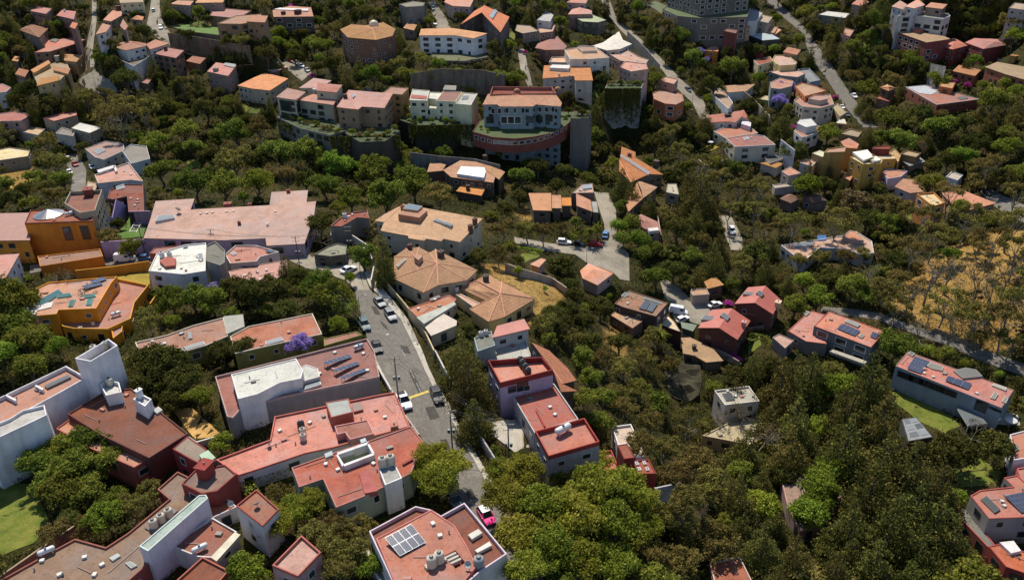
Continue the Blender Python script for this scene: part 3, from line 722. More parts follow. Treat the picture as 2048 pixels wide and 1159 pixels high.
H('corner_house', 'pink roofed house beside pink taxi with eight panel solar array', 'the house beside the taxi',
  F('738,1061 831,1011 862,1018 882,1030 929,1004 1014,1106 960,1142 900,1195 800,1195', 6.6, 'dcd4cc', '9a5644', .7, coping='d8c8cc'),
  F('752,1076 862,1018 909,1049 935,1092 953,1131 925,1165 880,1195 802,1195', 7.0, 'c87a70', 'c87870', .12, win='n', holes=('888,1110 911,1099 931,1124 911,1136',)),
  F('716,1093 742,1082 800,1165 770,1175', 2.6, 'e8e4de', 'cdbfa8', .6, win='n'),
  extras='''solar|1|770,1081 823,1053 852,1083 800,1111|4,2|.7
box|1|849,1133 890,1117 894,1122 853,1140|.5|d0c8b8|tank_plinth
tank|1|864,1131|beige|1.1
tank|1|879,1122|beige|1.1
slab|1|890,1112 911,1102 913,1105 892,1115|.15|.1|s|c8c0b4|louvre
slab|1|895,1118 916,1108 918,1111 897,1121|.15|.1|s|c8c0b4|louvre
slab|1|900,1124 921,1114 923,1117 902,1127|.15|.1|s|c8c0b4|louvre
sky|0|936,1074 957,1062 965,1070 944,1083|.6|cfcab8|d8d4c4
sky|0|950,1105 979,1087 984,1095 955,1110|.6|cfcab8|d8d4c4
tank|0|958,1134|grey|1.2
dish|1|938,1136|white|.8
fans|1|866,1048 880,1072''')
H('annex_tower', 'small pink roofed annex tower with raised rim among bare shrubs', 'the small pink annex tower',
  F('544,1129 603,1069 642,1103 596,1151', 6.5, 'c89a94', 'd08a84', .5, coping='b86a5c'),
  F('560,1165 580,1150 612,1165', 4.6, 'c08a80', 'b86458', .3, win='n'))
H('compound_house', 'large brown roofed compound with glass topped white wall and three tanks', 'the brown-roofed compound',
  F('-20,1170 100,1103 150,1076 212,1093 255,1065 338,997 315,977 355,942 376,952 405,985 440,977 300,1122 240,1175', 4.2, 'a05048', '9c7468', .35, coping='a0604e'),
  F('363,966 390,939 450,928 473,947 434,981 403,986', 6.2, '8e3a32', '9a7064', .25),
  F('278,1091 398,989 412,988 416,995 296,1101 290,1098', 7.2, 'dcd4dc', 'a9bcb4', .15, win='n', coping='c8d0c8'),
  F('338,1089 425,1034 474,1062 424,1114 395,1112', 3.9, 'd6d0cc', 'a55644', .3),
  F('472,1010 513,977 558,1017 525,1051', 6.8, 'e0dcd8', 'a85a4a', .3, coping='a04e40'),
  F('338,1172 405,1112 458,1139 430,1172', 4.6, 'b06450', 'a65040', .4),
  F('345,897 375,871 414,898 396,925 380,917', 6.0, '8c302c', '96786a', .1),
  F('474,1012 424,1035 405,1006 440,985', 3.0, 'd0c8c8', 'a25a48', .2),
  extras='''box|0|290,1057 338,1013 356,1022 308,1066|.25|807a78|tank_tray
tank|0|309,1054 324,1043 339,1032|beige|1.0
chim|1|414,951|2.4,2.6|94382e
gas|0|95,1108|white
gas|3|401,1102|white
slab|6|398,909 416,899 431,914 412,927|1.6|.08|c|a8c8ac|green_awning
slab|3|421,1113 469,1063 481,1068 433,1121|.6|.1|s|dcd4bc|pergola_slab
sky|0|219,1117 236,1108 242,1113 226,1123|.3|b8beb0
sky|0|251,1127 262,1124 275,1132 263,1138|.3|b8beb0
dish|7|462,1013|grey|.7
dish|4|515,1015|white|.7
fans|0|85,1122 170,1115 205,1130 190,1150 120,1150''')
# ---- near side, right of the street
H('tiled_villa', 'large villa with clay tile roof and raised square skylight', 'the villa with the square skylight',
  M('749,441,1 769,428,1.8 807,408,2.6 965,437,2.6 920,484,0 887,477,.2 883,482,0 853,477,.2 848,481,0 817,476,.2 816,471,.3 761,461,.4 768,444,1', '0-1-2-12 2-3-4-5-6-7-8-9-10-11-12', 6.2, 'b9b09c', 'cc9a7c'),
  extras='''box|0|797,437 814,422 855,430 839,444|1.5|b08064|skylight_base
sky|0|806,428 818,418 846,423 836,432|1.9|b89878|9cb4b8
sky|0|867,443 872,440 906,451 902,454|.5|b0b8b4|a8b4ac
chim|0|941,460|1.2,1.6|6a4a3c
chim|0|950,448|1.2,1.8|6a4a3c
chim|0|806,419|1.1,1.2|8a4a38''')
H('tiled_villa', 'clay tiled house with hipped roof beside tall dark cypress', 'the hipped tile house',
  M('788,513,0 811,497,.6 838,494,.6 859,505,1.0 871,498,1.0 955,540,.2 934,560,0 876,570,0 847,585,-.3 788,557,0 874,526,1.7 832,514,1.2', '11-0-1 11-1-2 11-2-3 11-3-10 10-3-4 10-4-5 10-5-6 10-6-7 10-7-8 10-8-9 10-9-0-11', 4.2, 'c0b49c', 'ba8468'),
  extras='''chim|0|882,514|1.6,1.8|5e4a40
chim|0|820,498|1.1,1.4|6a4a3c
box|0|829,524 838,518 846,522 838,530|1.6|b88c74|dormer_box
sky|0|793,533 810,519 813,522 796,537|.6|d8c8b0|d8d0b8''')
H('tiled_villa', 'L-shaped clay tiled house with courtyard and dry garden behind', 'the L-shaped tile house',
  M('917,574,0 976,549,0 1004,563,0 1070,597,0 1010,633,-.2 977,643,0 939,618,0 982,605,0 955,561,1.6 1001,586,2.3', '0-1-8 8-1-2-9 0-8-9-7 9-2-3 9-3-4 9-4-5 9-5-6 9-6-7', 3.6, 'dab876', 'bd8366'),
  F('816,616 898,589 913,597 905,607 848,646', 3.8, 'd8c6a4', 'bd7666', .2, coping='c4806c'),
  M('850,654,.3 886,626,.3 914,641,0 913,650,0 862,671,0', '0-1-2-3-4', 3.4, 'd6c09a', 'd2bcb2', rk='c'),
  F('910,587 922,587 961,606 947,613', 3.0, 'd8c6a4', 'c48a7c', .2),
  extras='''slab|1|833,634 908,603 912,608 848,647|.5|.15|s|b8b8aa|glazed_canopy
chim|0|972,563|1.3,1.8|4e4844
sky|1|858,600 878,592 882,596 863,604|.4|a05248|98a4a4
fans|1|837,618 870,600
tank|3|914,583|white|.8''')
H('terrace_house', 'house with red ribbed roof and white sun terrace behind potted plants', 'the house with the white terrace',
  M('994,651,.7 1048,637,.7 1060,657,0 984,675,0', '0-1-2-3', 5.0, 'c8ccca', 'cc6658', rk='c'),
  F('948,675 983,661 990,690 955,702', 4.4, '9fabab', '8a8a7c', .3, win='n'),
  F('958,716 984,692 1050,676 1063,712 985,720', 1.6, 'b8b4ac', 'dad2c2', .25, win='n'),
  extras='''tank|1|962,672 972,669|white|.8''')
H('lavender_house', 'tall lavender walled house with red roof and four black tanks', 'the lavender house',
  F('976,720 1084,713 1106,739 1000,765', 9.4, 'bfa6bc', 'c97468', 1.3, coping='8e302a'),
  F('1013,770 1108,766 1157,837 1069,865', 5.4, 'bab2b4', 'cc665a', .5, coping='c0beb8'),
  F('1070,861 1169,835 1199,882 1097,911', 6.4, 'b4acb0', 'c8665a', 1.0, coping='ab4034'),
  M('1063,684,0 1098,700,0 1135,735,0 1153,760,0 1125,767,0 1155,781,0 1122,783,0 1106,739,0', '0-1-2-3-4-7 7-4-5-6', 4.2, '6a5a50', 'ac6c5c'),
  extras='''tank|0|1041,727 1045,733 1051,741 1056,749|black
gas|2|1126,866|white|1.45
box|1|1074,822 1091,854 1088,855 1071,823|.4|a83e34|roof_curb
win|0|1045,772|2.6,2.2|d
win|0|1024,778|1.8,1.6|d
fans|1|1110,830 1100,815''')
H('dark_red_house', 'dark red rendered house with stepped tower and four white skylights', 'the dark red house',
  F('1235,889 1254,886 1270,914 1248,917', 9.5, '8a2c22', 'a2493b', .1, win='n'),
  F('1266,920 1298,918 1313,946 1273,947', 7.2, '8a2c22', 'b8523f', .25, win='n'),
  F('1160,905 1223,899 1238,935 1165,953', 3.4, 'a8483c', 'c05c52', .6, coping='b84c3c'),
  F('1224,852 1262,847 1291,911 1272,914 1254,886 1236,889', 4.6, 'e4e0dc', 'd6ada0', .5, coping='ece8e4'),
  extras='''sky|1|1269,925 1275,924 1278,930 1272,931|.3|dcd8d4
sky|1|1284,924 1290,923 1293,929 1287,930|.3|dcd8d4
sky|1|1274,936 1280,935 1283,941 1277,942|.3|dcd8d4
sky|1|1290,936 1296,935 1299,941 1293,942|.3|dcd8d4''')
H('white_tower_house', 'small cream tower house half hidden by bare trees in the ravine', 'the cream tower house',
  F('1429,780 1498,771 1519,801 1450,809', 8.5, 'e2dace', 'bfb2a0', .5),
  F('1405,870 1470,838 1545,828 1560,858 1500,888', 4.0, 'cbb48c', 'c4ac94', .3),
  extras='''sky|0|1444,788 1462,786 1470,800 1452,802|.3|6a665e|77736c
fans|0|1471,793 1455,783''')
# ---- valley, right
H('modern_house', 'modern house with salmon slab roof, two solar arrays and dark glass front', 'the salmon slab house',
  F('1628,651 1658,622 1770,662 1742,694', 7.2, '6e767c', 'd07c6a', .15, win='b', coping='b86454'),
  F('1576,661 1620,620 1650,628 1630,652 1654,687 1612,682', 4.2, '8a8078', 'd07a68', .15, coping='b86454'),
  F('1545,674 1558,667 1588,680 1570,696', 3.6, '9a8a80', 'd08878', .2),
  extras='''solar|0|1674,656 1687,647 1721,661 1710,671|5,4|.1
solar|0|1740,672 1745,663 1759,667 1752,677|3,3|.1
sky|0|1689,645 1693,640 1720,650 1715,656|.5|c8c2ae|cfcab8
sky|0|1717,675 1722,668 1729,671 1724,677|.4|c8c2ae|cfcab8
sky|1|1606,628 1614,622 1620,626 1612,633|.4|c8c2ae|cfcab8
slab|0|1659,702 1666,698 1735,722 1728,727|-3.9|.2|s|b0aa98|balcony_slab''')
H('modern_house', 'long grey modern house with brick red slab roof and ribbon window', 'the long ribbon-window house',
  F('1791,731 1816,702 2028,779 2003,815', 7.2, '98a2a8', 'c66c5c', .12, win='n', coping='9a7a70'),
  extras='''solar|0|1814,736 1830,712 1860,722 1842,746|4,5|.1
solar|0|1890,760 1896,751 1944,766 1936,778|6,3|.1
sky|0|1815,709 1820,704 1829,708 1824,714|.4|c8c2ae|cfcab8
sky|0|1853,733 1860,726 1886,735 1884,743 1862,738|.4|c8c2ae|cfcab8
sky|0|1906,744 1930,738 1951,742 1964,755 1925,759|.6|a8a498|b8b4a8
sky|0|1983,772 1986,768 2013,777 2011,783|.4|c8c2ae|cfcab8
sky|0|1980,797 1987,786 1996,789 1989,800|.4|c8c2ae|cfcab8
sky|0|2003,804 2008,795 2016,798 2011,808|.4|c8c2ae|cfcab8
fans|0|1848,747 1866,754 1953,787
win|0|1812,752|4.6,1.9|d
win|0|1832,759|4.6,1.9|d
win|0|1853,767|4.6,1.9|d
win|0|1874,775|4.6,1.9|d
win|0|1895,783|4.6,1.9|d
win|0|1962,812|2.8,3.2|d
win|0|1990,818|3.0,.8|d''')
H('garden_pavilion', 'grey slab roofed pavilion with dark open front below the lawn', 'the grey garden pavilion',
  F('1803,837 1833,833 1866,873 1816,882', 5.2, '4a4844', 'a4a6a6', .06, win='n'), extras='''sky|0|1806,839 1818,837 1823,846 1810,848|.08|8e9090|a8acac
sky|0|1820,837 1832,835 1838,843 1825,845|.08|8e9090|a8acac
sky|0|1811,851 1825,848 1831,858 1815,861|.08|8e9090|a8acac
sky|0|1827,848 1840,845 1848,855 1833,858|.08|8e9090|a8acac
sky|0|1817,865 1833,861 1840,871 1819,875|.08|8e9090|a8acac
sky|0|1836,861 1850,858 1858,868 1842,871|.08|8e9090|a8acac''',
  cat='pavilion')
H('modern_house', 'grey walled house with red roof and large solar array at right edge', 'the grey house at the right edge',
  F('1941,990 1960,979 2026,972 2008,954 2034,949 2062,972 2084,1032 1978,1036', 7.2, 'a09a96', 'c9665a', .2, coping='b45a4c'),
  F('1922,1010 1931,1014 1991,1090 1976,1093 1920,1034', 3.2, 'a85a4c', '8a8880', .15, coping='b8564a'),
  F('1977,1091 2000,1086 2110,1122 2110,1165 2012,1132', 3.6, 'b04c40', 'c05c4e', .15),
  extras='''solar|0|2009,993 2048,985 2078,1014 2043,1024|6,4|.35
sky|0|1961,1000 1972,993 2000,1020 1988,1027|.4|6e6e66|77776c
fans|0|2004,1003 2008,1012
box|2|1997,1089 2025,1086 2040,1106 2020,1111|.8|e8e4e0|light_well''')
H('white_wall_house', 'white house with arched door and pink roof cut by right edge', 'the white house at the right edge',
  F('2020,868 2050,860 2075,912 2028,919', 5.2, 'e6e2e0', 'cc7e74', .25),
  F('2034,936 2060,930 2080,975 2046,968', 4.0, 'c8665c', 'c9786c', .3),
  extras='''sky|0|2028,890 2034,888 2038,900 2032,902|.3|8a8a86''')
H('hidden_house', 'brown roofed house almost covered by conifers and a bright green tree', 'the house under the conifers',
  F('1563,960 1662,938 1690,1000 1640,1047 1600,1062 1575,1010', 3.6, '9a8078', 'b28878', .4, coping='c89488'))
H('red_cabin', 'red flat roof with white rim among trees at the bottom edge', 'the red roof at the bottom edge',
  F('1419,1123 1480,1112 1508,1168 1430,1168', 3.4, '9a5048', 'b86458', .25, coping='d0b8a8'))
H('brown_flat_house', 'brown flat roofed house with steel framed roof light grid', 'the house with the roof light grid',
  F('1229,606 1258,580 1336,605 1312,632 1245,613', 5.4, '4e463e', 'b27c68', .25, coping='8a6454'),
  F('1220,629 1243,614 1286,641 1265,656', 3.0, '8a6a58', 'c28c72', .15),
  extras='''sky|0|1278,618 1290,602 1301,606 1291,622|.5|6a6a64|6a7480
sky|0|1293,622 1303,606 1315,610 1304,626|.5|6a6a64|6a7480
sky|0|1287,598 1290,595 1325,606 1322,609|.3|b8c0b0|b0bcae
sky|0|1242,592 1250,585 1258,588 1250,596|.3|b8c0b0|b0bcae
fans|0|1255,607
sky|1|1266,632 1272,628 1278,632 1272,636|.2|d8d0c4''')
H('garage', 'small flat roofed garage with cream roof and maroon walls', 'the cream-roofed garage',
  F('1317,648 1336,630 1349,642 1363,664', 3.2, '5a2e28', 'dcbca6', .12, win='n'), cat='garage')
H('garden_shed', 'green ribbed metal shed beside the parked white cars', 'the green shed',
  M('1361,643,.3 1394,649,.3 1386,662,0 1364,655,0', '0-1-2-3', 2.8, '4e5e4c', '70806a', rk='c', win='n'), cat='shed')
H('gabled_house', 'red gabled house with grey roof strips beside the cobbled yard', 'the front red gable house',
  M('1396,655,0 1424,619,0 1464,616,2.2 1501,641,0 1475,679,0 1438,655,2.2', '0-1-2-5 2-3-4-5', 6.2, '70443a', 'cb655a', rk='c'),
  extras='''sky|0|1402,640 1407,632 1434,634 1430,642|.35|a8a8a0|b8b8b0
sky|0|1440,632 1447,626 1460,634 1454,642|.4|989890|8a8a84
chim|0|1487,652|1.4,1.6|d0a89c''')
H('gabled_house', 'red gabled house with lean-to roof behind the magenta bush', 'the rear red gable house',
  M('1469,607,0 1496,574,0 1531,571,2.2 1562,599,0 1546,628,0 1510,605,2.2', '0-1-2-5 2-3-4-5', 6.2, '70443a', 'c8645a', rk='c'),
  M('1471,617,0 1475,609,.4 1515,622,.4 1510,631,0', '0-1-2-3', 4.0, '6e4438', 'c4665a', rk='c', win='n'),
  extras='''sky|0|1486,589 1490,584 1509,586 1506,592|.35|a8a8a0|b8b0a0
sky|0|1512,587 1518,582 1528,588 1522,594|.4|989890|8a8a84
chim|0|1555,612|1.8,1.6|d8c0a0''')
H('gatehouse', 'small gatehouse with pinkish flat roof on the drive', 'the gatehouse',
  F('1381,584 1383,577 1413,576 1419,588 1386,590', 3.4, 'b8a898', 'cf9a86', .3),
  M('1408,563,0 1430,552,.6 1448,569,.6 1415,577,0', '0-1-2-3', 4.0, '6a5444', 'cf8a5a'))
H('tiled_shed_house', 'low house under a single tan tiled slope above the ravine', 'the low tan-tiled house',
  M('1362,675,.6 1380,674,.9 1425,695,.9 1447,721,.2 1412,724,0 1390,711,0 1366,706,0', '0-1-2-3-4-5-6', 2.8, '77685a', 'bd8c6c'),
  extras='''chim|0|1388,697|1.2,1.2|6a5444''')
# ---- valley, centre
H('orange_house', 'house with four stepped orange roof planes below the retaining wall', 'the stepped orange house',
  M('1057,386,1.4 1102,386,1.4 1103,421,0 1066,420,0', '0-1-2-3', 5.2, '6e5e52', 'd8865f'),
  M('1103,390,1.2 1122,390,1.2 1123,416,.2 1104,416,.2', '0-1-2-3', 4.8, '6e5e52', 'd8865f', win='n'),
  M('1123,395,1.0 1142,395,1.0 1143,411,.3 1123,411,.3', '0-1-2-3', 4.4, '6e5e52', 'd8865f', win='n'),
  M('1152,386,1.2 1181,400,.6 1185,423,0 1153,411,.2', '0-1-2-3', 5.0, '6e5e52', 'd8865f'),
  F('1143,386 1164,368 1185,366 1188,385', 6.0, '8a6e62', 'd0a098', .2, win='n'),
  F('1182,402 1195,402 1197,425 1186,424', 4.0, '6a625a', 'b4b4a6', .1, win='n'),
  extras='''sky|4|1164,373 1182,370 1184,378 1166,380|.5|a8acb0|b8c0c4''')
H('orange_house', 'sprawling orange roofed house with white ridge strip beside the driveway', 'the white-ridged orange house',
  M('1243,293,.8 1271,304,0 1271,315,0 1327,349,0 1298,348,1.8 1241,313,1.8 1239,321,.9 1262,364,0 1238,342,0', '0-1-2-5 2-3-4-5 5-4-7-6 6-7-8', 6.2, '7c6a5a', 'd2885f'),
  M('1274,360,1 1315,374,.6 1300,386,.2 1286,396,.2 1283,381,.8', '0-1-2-3-4', 5.0, '7c6a5a', 'c08a6c'),
  M('1252,409,0 1274,364,1.4 1286,396,1.0 1257,423,0', '0-1-2-3', 4.6, '7c6a5a', 'cf9280'),
  F('1332,384 1335,367 1353,367 1358,389', 4.4, '9a8e7c', 'c0b49c', .2),
  extras='''sky|0|1240,313 1243,310 1300,346 1296,350|.3|d8d4cc|d8d4cc
chim|0|1259,313|1.4,1.4|7a5444
chim|0|1312,331|2.0,2.2|6a5444''')
H('metal_roof_house', 'orange tiled house with bright metal roof patch below the mansions', 'the house with the shiny roof patch',
  M('886,340,.2 925,318,1.6 970,322,1.6 992,348,.4 987,365,0 902,354,0', '0-1-2-3-4-5', 6.4, '665648', 'd2966c'),
  M('854,344,0 861,322,.8 892,329,.8 885,341,0', '0-1-2-3', 5.4, '665648', 'cf9470'),
  M('960,331,.9 980,326,1.2 1010,344,.2 998,359,0', '0-1-2-3', 6.6, '665648', 'cc8c66'),
  M('912,382,0 926,366,.8 972,374,.8 963,391,0', '0-1-2-3', 3.0, '5e5046', 'd08a60'),
  extras='''box|0|914,352 922,337 969,339 972,347 968,360|1.0|e9edf2|metal_sheet
chim|0|971,322|1.8,2.6|6a5040
chim|3|936,379|1.4,1.8|5a483c''')
H('hip_house', 'pink hipped pavilion roof beside the cobbled turning circle', 'the pink hip roof by the turning circle',
  M('1160,541,0 1177,526,0 1227,546,0 1195,570,0 1165,556,0 1186,538,1.8', '5-0-1 5-1-2 5-2-3 5-3-4 5-4-0', 3.8, 'b0988c', 'd98c82', rk='m'))
H('hip_house', 'small red hipped house between round clipped trees and conifers', 'the small red hip house',
  M('1265,437,0 1282,428,0 1315,443,0 1322,464,0 1288,457,0 1291,441,1.6', '5-0-1 5-1-2 5-2-3 5-3-4 5-4-0', 4.6, 'b08a84', 'c8746c', rk='m'),
  extras='''box|0|1295,459 1315,457 1318,463 1298,465|.6|d8d0c8|white_slab''')
H('garden_house', 'small pink sloped roof beside the green lawn of the turning circle', 'the small pink garden roof',
  M('1060,528,0 1082,516,.5 1092,519,.5 1078,534,0', '0-1-2-3', 3.0, 'a88c80', 'd99284', rk='m', win='n'), cat='shed')
# ---- mansions on the retaining walls
H('mansion', 'mansion with stepped pink roofs on a pale terrace with glazed arcade', 'the stepped pink mansion',
  M('552,194,0 575,176,.9 612,184,.9 592,200,0', '0-1-2-3', 9.0, 'c0b49c', 'c0786e', rk='m', win='b'),
  M('598,176,0 627,156,1 663,161,1 640,176,0', '0-1-2-3', 10.5, 'c0b49c', 'c0786e', rk='m'),
  M('631,181,0 636,166,.9 685,170,.9 673,185,0', '0-1-2-3', 12.0, 'c4b8a0', 'c0786e', rk='m'),
  M('596,200,0 625,188,.9 675,195,.9 667,210,0', '0-1-2-3', 8.0, 'a8a08c', 'c0786e', rk='m', win='b'),
  F('553,233 575,225 660,240 700,258 660,270 600,256', .6, '8a8678', '4a5828', .3, win='b', st=2),
  z=1, extras='''chim|3|632,188|2.2,2.4|c8c0b0
win|0|572,212|7,5|d
win|0|600,214|6,4|d''', cat='mansion')
H('mansion', 'brown walled mansion under one broad pink roof', 'the broad pink-roofed mansion',
  M('673,214,0 697,180,1.6 786,187,1.6 769,216,0 724,213,.2 716,219,0', '0-1-2-3-4-5', 9.0, 'a08468', 'cb8076', rk='m'),
  F('765,186 782,173 817,176 804,189', 10.0, 'b48c58', 'c8847a', .3),
  F('690,266 700,250 780,248 800,262 770,282 720,284', .4, '4e463a', '46542a', .3, win='n'),
  z=1, extras='''chim|0|691,196|1.8,1.6|5a3c34
sky|0|703,192 708,188 711,193 706,197|.5|c8c4bc''', cat='mansion')
H('mansion', 'cream modernist mansion with flat white terrace and red roofs', 'the cream mansion',
  F('819,200 825,178 859,181 854,201', 8.2, 'e6dfbe', 'dcd8cc', .3),
  F('872,201 887,182 925,184 911,203', 8.4, 'e6dfbe', 'a8584a', .25),
  F('853,196 860,184 888,185 882,199', 7.4, 'e8e2c8', 'd8d4c8', .3),
  F('911,207 927,185 955,187 942,210', 8.0, 'e2dcb4', 'd6d2c8', .35, win='n'),
  F('818,214 826,206 915,211 912,219', 4.6, 'e6dfc0', 'd8d0b0', .25, win='b'),
  F('800,240 815,215 945,214 948,232 900,250 830,250', .2, '3e3a2e', '46542a', .2, win='n'),
  z=1, extras='''sky|3|925,193 938,192 936,199 923,200|.3|a89888
box|1|886,183 890,174 913,175 912,184|.9|8a8478|roof_pen
box|0|820,197 822,190 854,193 853,199|.25|a8584a|red_patch''', cat='mansion')
H('mansion', 'pale blue classical mansion with arched windows and terracotta roof', 'the pale blue mansion',
  M('965,209,0 976,188,1.6 1030,187,1.8 1110,186,1.6 1124,206,.2 1121,213,0 1072,209,0 1066,213,0 1000,213,0 994,209,0', '0-1-2-9 9-2-7-8 2-6-7 2-3-6 3-4-5-6', 9.4, '8e9ca2', 'd38c6a'),
  F('980,188 985,173 1104,174 1112,186', 11.5, 'a03c36', '9a3a34', 1.6, coping='b4705c', win='n'),
  z=1, extras='''dome|1|1034,186|1.6
dome|0|1115,182|1.5
win|0|986,222|1.6,2.6|w|window
win|0|999,222|1.6,2.6|w|window
win|0|1014,221|1.6,2.6|w|window
win|0|1030,221|1.6,2.6|w|window
win|0|1046,221|1.6,2.6|w|window
win|0|1080,219|1.6,2.4|w|window
win|0|1093,219|1.6,2.4|w|window
win|0|1106,219|1.6,2.4|w|window
win|0|1008,240|3.0,3.4|w|door
win|0|1022,240|3.0,3.4|w|door
win|0|1036,240|3.0,3.4|w|door
win|0|980,240|3.4,3.0|d|window
win|0|1060,239|3.4,3.0|d|window
win|0|1078,238|3.4,3.0|d|window
win|0|1098,236|3.4,3.0|d|window''', cat='mansion')
H('terrace_block', 'curved red terrace block with window ribbon under the blue mansion', 'the curved red terrace block',
  F('945,263 960,240 1000,225 1110,222 1150,222 1146,238 1130,252 1105,265 1070,273 1030,277 985,274', .2, '80453a', '4c5c2a', .3, coping='7a4438', low=-6.2, win='n'),
  F('960,262 975,245 1110,228 1142,228 1138,240 1100,262 1065,269 1030,272 990,270', -6.0, '#5c564e', '5a564e', .2, win='n'),
  z=0.5, extras='\n'.join('win|0|%d,%d|2.5,1.7|w' % (x, y) for x, y in ((953, 275), (966, 279), (979, 282), (992, 284), (1005, 285), (1018, 286), (1031, 286), (1044, 285), (1057, 283), (1070, 281), (1082, 278), (1093, 274), (1104, 270), (1114, 265), (1124, 260), (1133, 255))), cat='terrace')
H('retaining_wall', 'tall pale concrete retaining wall hung with dark vines', 'the vine-hung retaining wall',
  F('1210,176 1218,162 1290,160 1282,177', .3, 'b2aea6', '4c5a2a', .2, win='n'),
  F('1141,236 1150,222 1184,220 1174,238', -.5, '7c766e', '55602e', .2, win='n'),
  z=5, cat='retaining wall')
H('orange_house', 'broad orange roofed house with white roof tank strip above the lawn', 'the broad orange house',
  M('1085,157,0 1088,131,1.2 1180,131,1.2 1186,161,0 1150,161,0 1148,152,.4', '0-1-2-3-4-5', 8.6, 'c6beb0', 'd58a6a', st=2),
  F('1098,124 1104,114 1136,113 1140,125', 9.0, 'd0c4b8', 'd09a86', .6, win='n'),
  extras='''box|0|1099,141 1104,135 1140,136 1138,143|1.4|dcd8d0|roof_tank
chim|0|1118,152|1.1,1.2|d8d0c4
fans|0|1128,153 1140,152 1155,140''')
# ---- far hillside, left
H('hillside_house', 'grey brown roofed house in dark trees at upper left', 'the grey-brown roof at upper left',
  G('38,60 58,49 97,57 78,75', 4.8, 1.6, '7a6a5c', 'a87466', hip=.25))
H('hillside_house', 'small red roofed house with white dome light in upper left trees', 'the small red house at upper left',
  M('113,31,0 124,20,.8 152,23,.8 148,39,0', '0-1-2-3', 5, '7a5a50', 'c8685c', rk='m'),
  M('139,54,0 145,44,.5 156,47,.5 150,58,0', '0-1-2-3', 4, '7a5a50', 'c8785c', win='n'),
  extras='tank|0|130,24|white|.9')
H('hillside_house', 'long winding pink roofed house on the upper left slope', 'the winding pink house',
  F('68,105 90,95 88,81 145,75 171,79 146,89 100,103', 4.6, '8a6a58', 'c06a62', .15),
  extras='sky|0|100,83 108,79 118,81 111,86|.6|c8b8b0')
H('ochre_house', 'tall ochre house with four small orange roof slopes', 'the ochre stepped house',
  F('68,150 100,122 135,128 140,140 120,160 76,172', 8, 'c2a270', 'a88a70', .2),
  M('61,140,0 97,120,.8 101,126,.8 68,146,0', '0-1-2-3', 9.5, 'c2a270', 'cb8a5c', win='n'),
  M('128,108,.6 165,110,.6 153,124,0 128,121,0', '0-1-2-3', 9.5, 'b89a70', 'b8784c'),
  M('107,133,.6 141,137,.6 136,148,0 106,140,0', '0-1-2-3', 9.0, 'c2a270', 'c07e50', win='n'),
  M('73,172,0 80,157,.6 118,150,.6 117,161,0', '0-1-2-3', 8.6, 'c8aa78', 'd28e62'),
  extras='chim|1|115,118|2.2,1.6|b8b0a0')
H('hillside_house', 'house with hipped brown red roof, white side walls and wedge terrace', 'the house with the wedge terrace',
  M('224,93,0 250,79,0 292,87,0 293,92,0 252,101,0 262,85,1.6', '5-0-1 5-1-2 5-2-3 5-3-4 5-4-0', 6.4, 'd8d4d0', 'b87464'),
  M('292,89,0 310,79,.6 339,87,.4 300,99,0', '0-1-2-3', 5.6, 'd0ccc8', 'c07c68'),
  F('215,108 225,104 300,112 268,132', 1.2, 'd8d4d0', '7a6a58', .5, win='n'))
H('brick_house', 'brown brick house with pink lean-to roof and white awning', 'the pink lean-to brick house',
  M('311,108,0 325,94,1.0 368,101,1.0 352,116,0', '0-1-2-3', 10, '86624e', 'c6746c', rk='m', win='b'),
  extras='''chim|0|332,101|1.8,2.0|6a4a40
slab|0|322,121 328,116 350,119 344,125|-4|.15|s|e8e4dc|white_awning''')
H('hillside_house', 'grey stone house with pink slope roof and tall stone chimney', 'the house with the stone chimney',
  M('414,143,0 432,125,1.2 473,131,1.2 456,152,0', '0-1-2-3', 9, '9a8478', 'c8716a', rk='m'),
  M('478,130,0 497,118,.8 532,115,.8 522,129,0', '0-1-2-3', 8, 'a08a7c', 'cf7c70', rk='m'),
  extras='''chim|0|432,142|2.6,1.5|9a9488
sky|0|447,131 451,127 472,130 468,136|.4|d8d8d4''')
H('hillside_house', 'pale walled house with orange slopes below the parked cars', 'the orange slopes below the parked cars',
  M('475,171,0 508,155,.8 530,146,1.2 577,157,1.0 540,181,0 503,177,0', '0-1-2-3-4-5', 7, 'b8a890', 'd8906c'),
  M('528,138,0 545,130,.6 577,133,.6 549,144,0', '0-1-2-3', 8, '8a6a5c', 'd2806a', rk='m'))
H('terraced_house', 'large brown terraced house with pink roof and stepped facade', 'the brown terraced house',
  F('419,31 430,14 503,21 476,37', 6, '8a6a52', 'c67a72', .4, win='n'),
  F('434,47 472,31 522,28 524,42 480,48', 8, 'a07e5c', 'b87a64', .3, win='b'),
  M('492,43,0 503,30,.6 536,32,.6 530,45,0', '0-1-2-3', 9, 'a07e5c', 'd0805c'),
  F('338,52 380,44 450,56 470,62 440,70 370,62', 0.5, '84705c', '6c8a2c', .3, win='n'),
  extras='chim|0|432,21|1.8,1.6|5a3c34')
H('hillside_house', 'terracotta hipped house with dark chimney by the upper left lane', 'the terracotta house by the upper lane',
  M('206,40,0 222,24,.6 234,13,.8 246,18,.4 243,31,0 222,43,0', '0-1-2-3-4-5', 5, 'a8886c', 'd0805a'),
  M('191,69,0 205,47,.6 222,51,.6 212,64,0', '0-1-2-3', 5.5, 'd4ccc4', 'c67c64'),
  M('240,52,0 246,38,.6 256,52,.6 250,61,0', '0-1-2-3', 4.5, 'a08a78', 'c88468', win='n'),
  extras='chim|0|237,21|3.0,2.6|6a4440')
H('hillside_house', 'small orange hip roof by the curve of the upper left lane', 'the orange hip by the lane curve',
  G('262,38 272,32 288,34 284,41', 4, 1, 'a89078', 'd0825c', hip=.3))
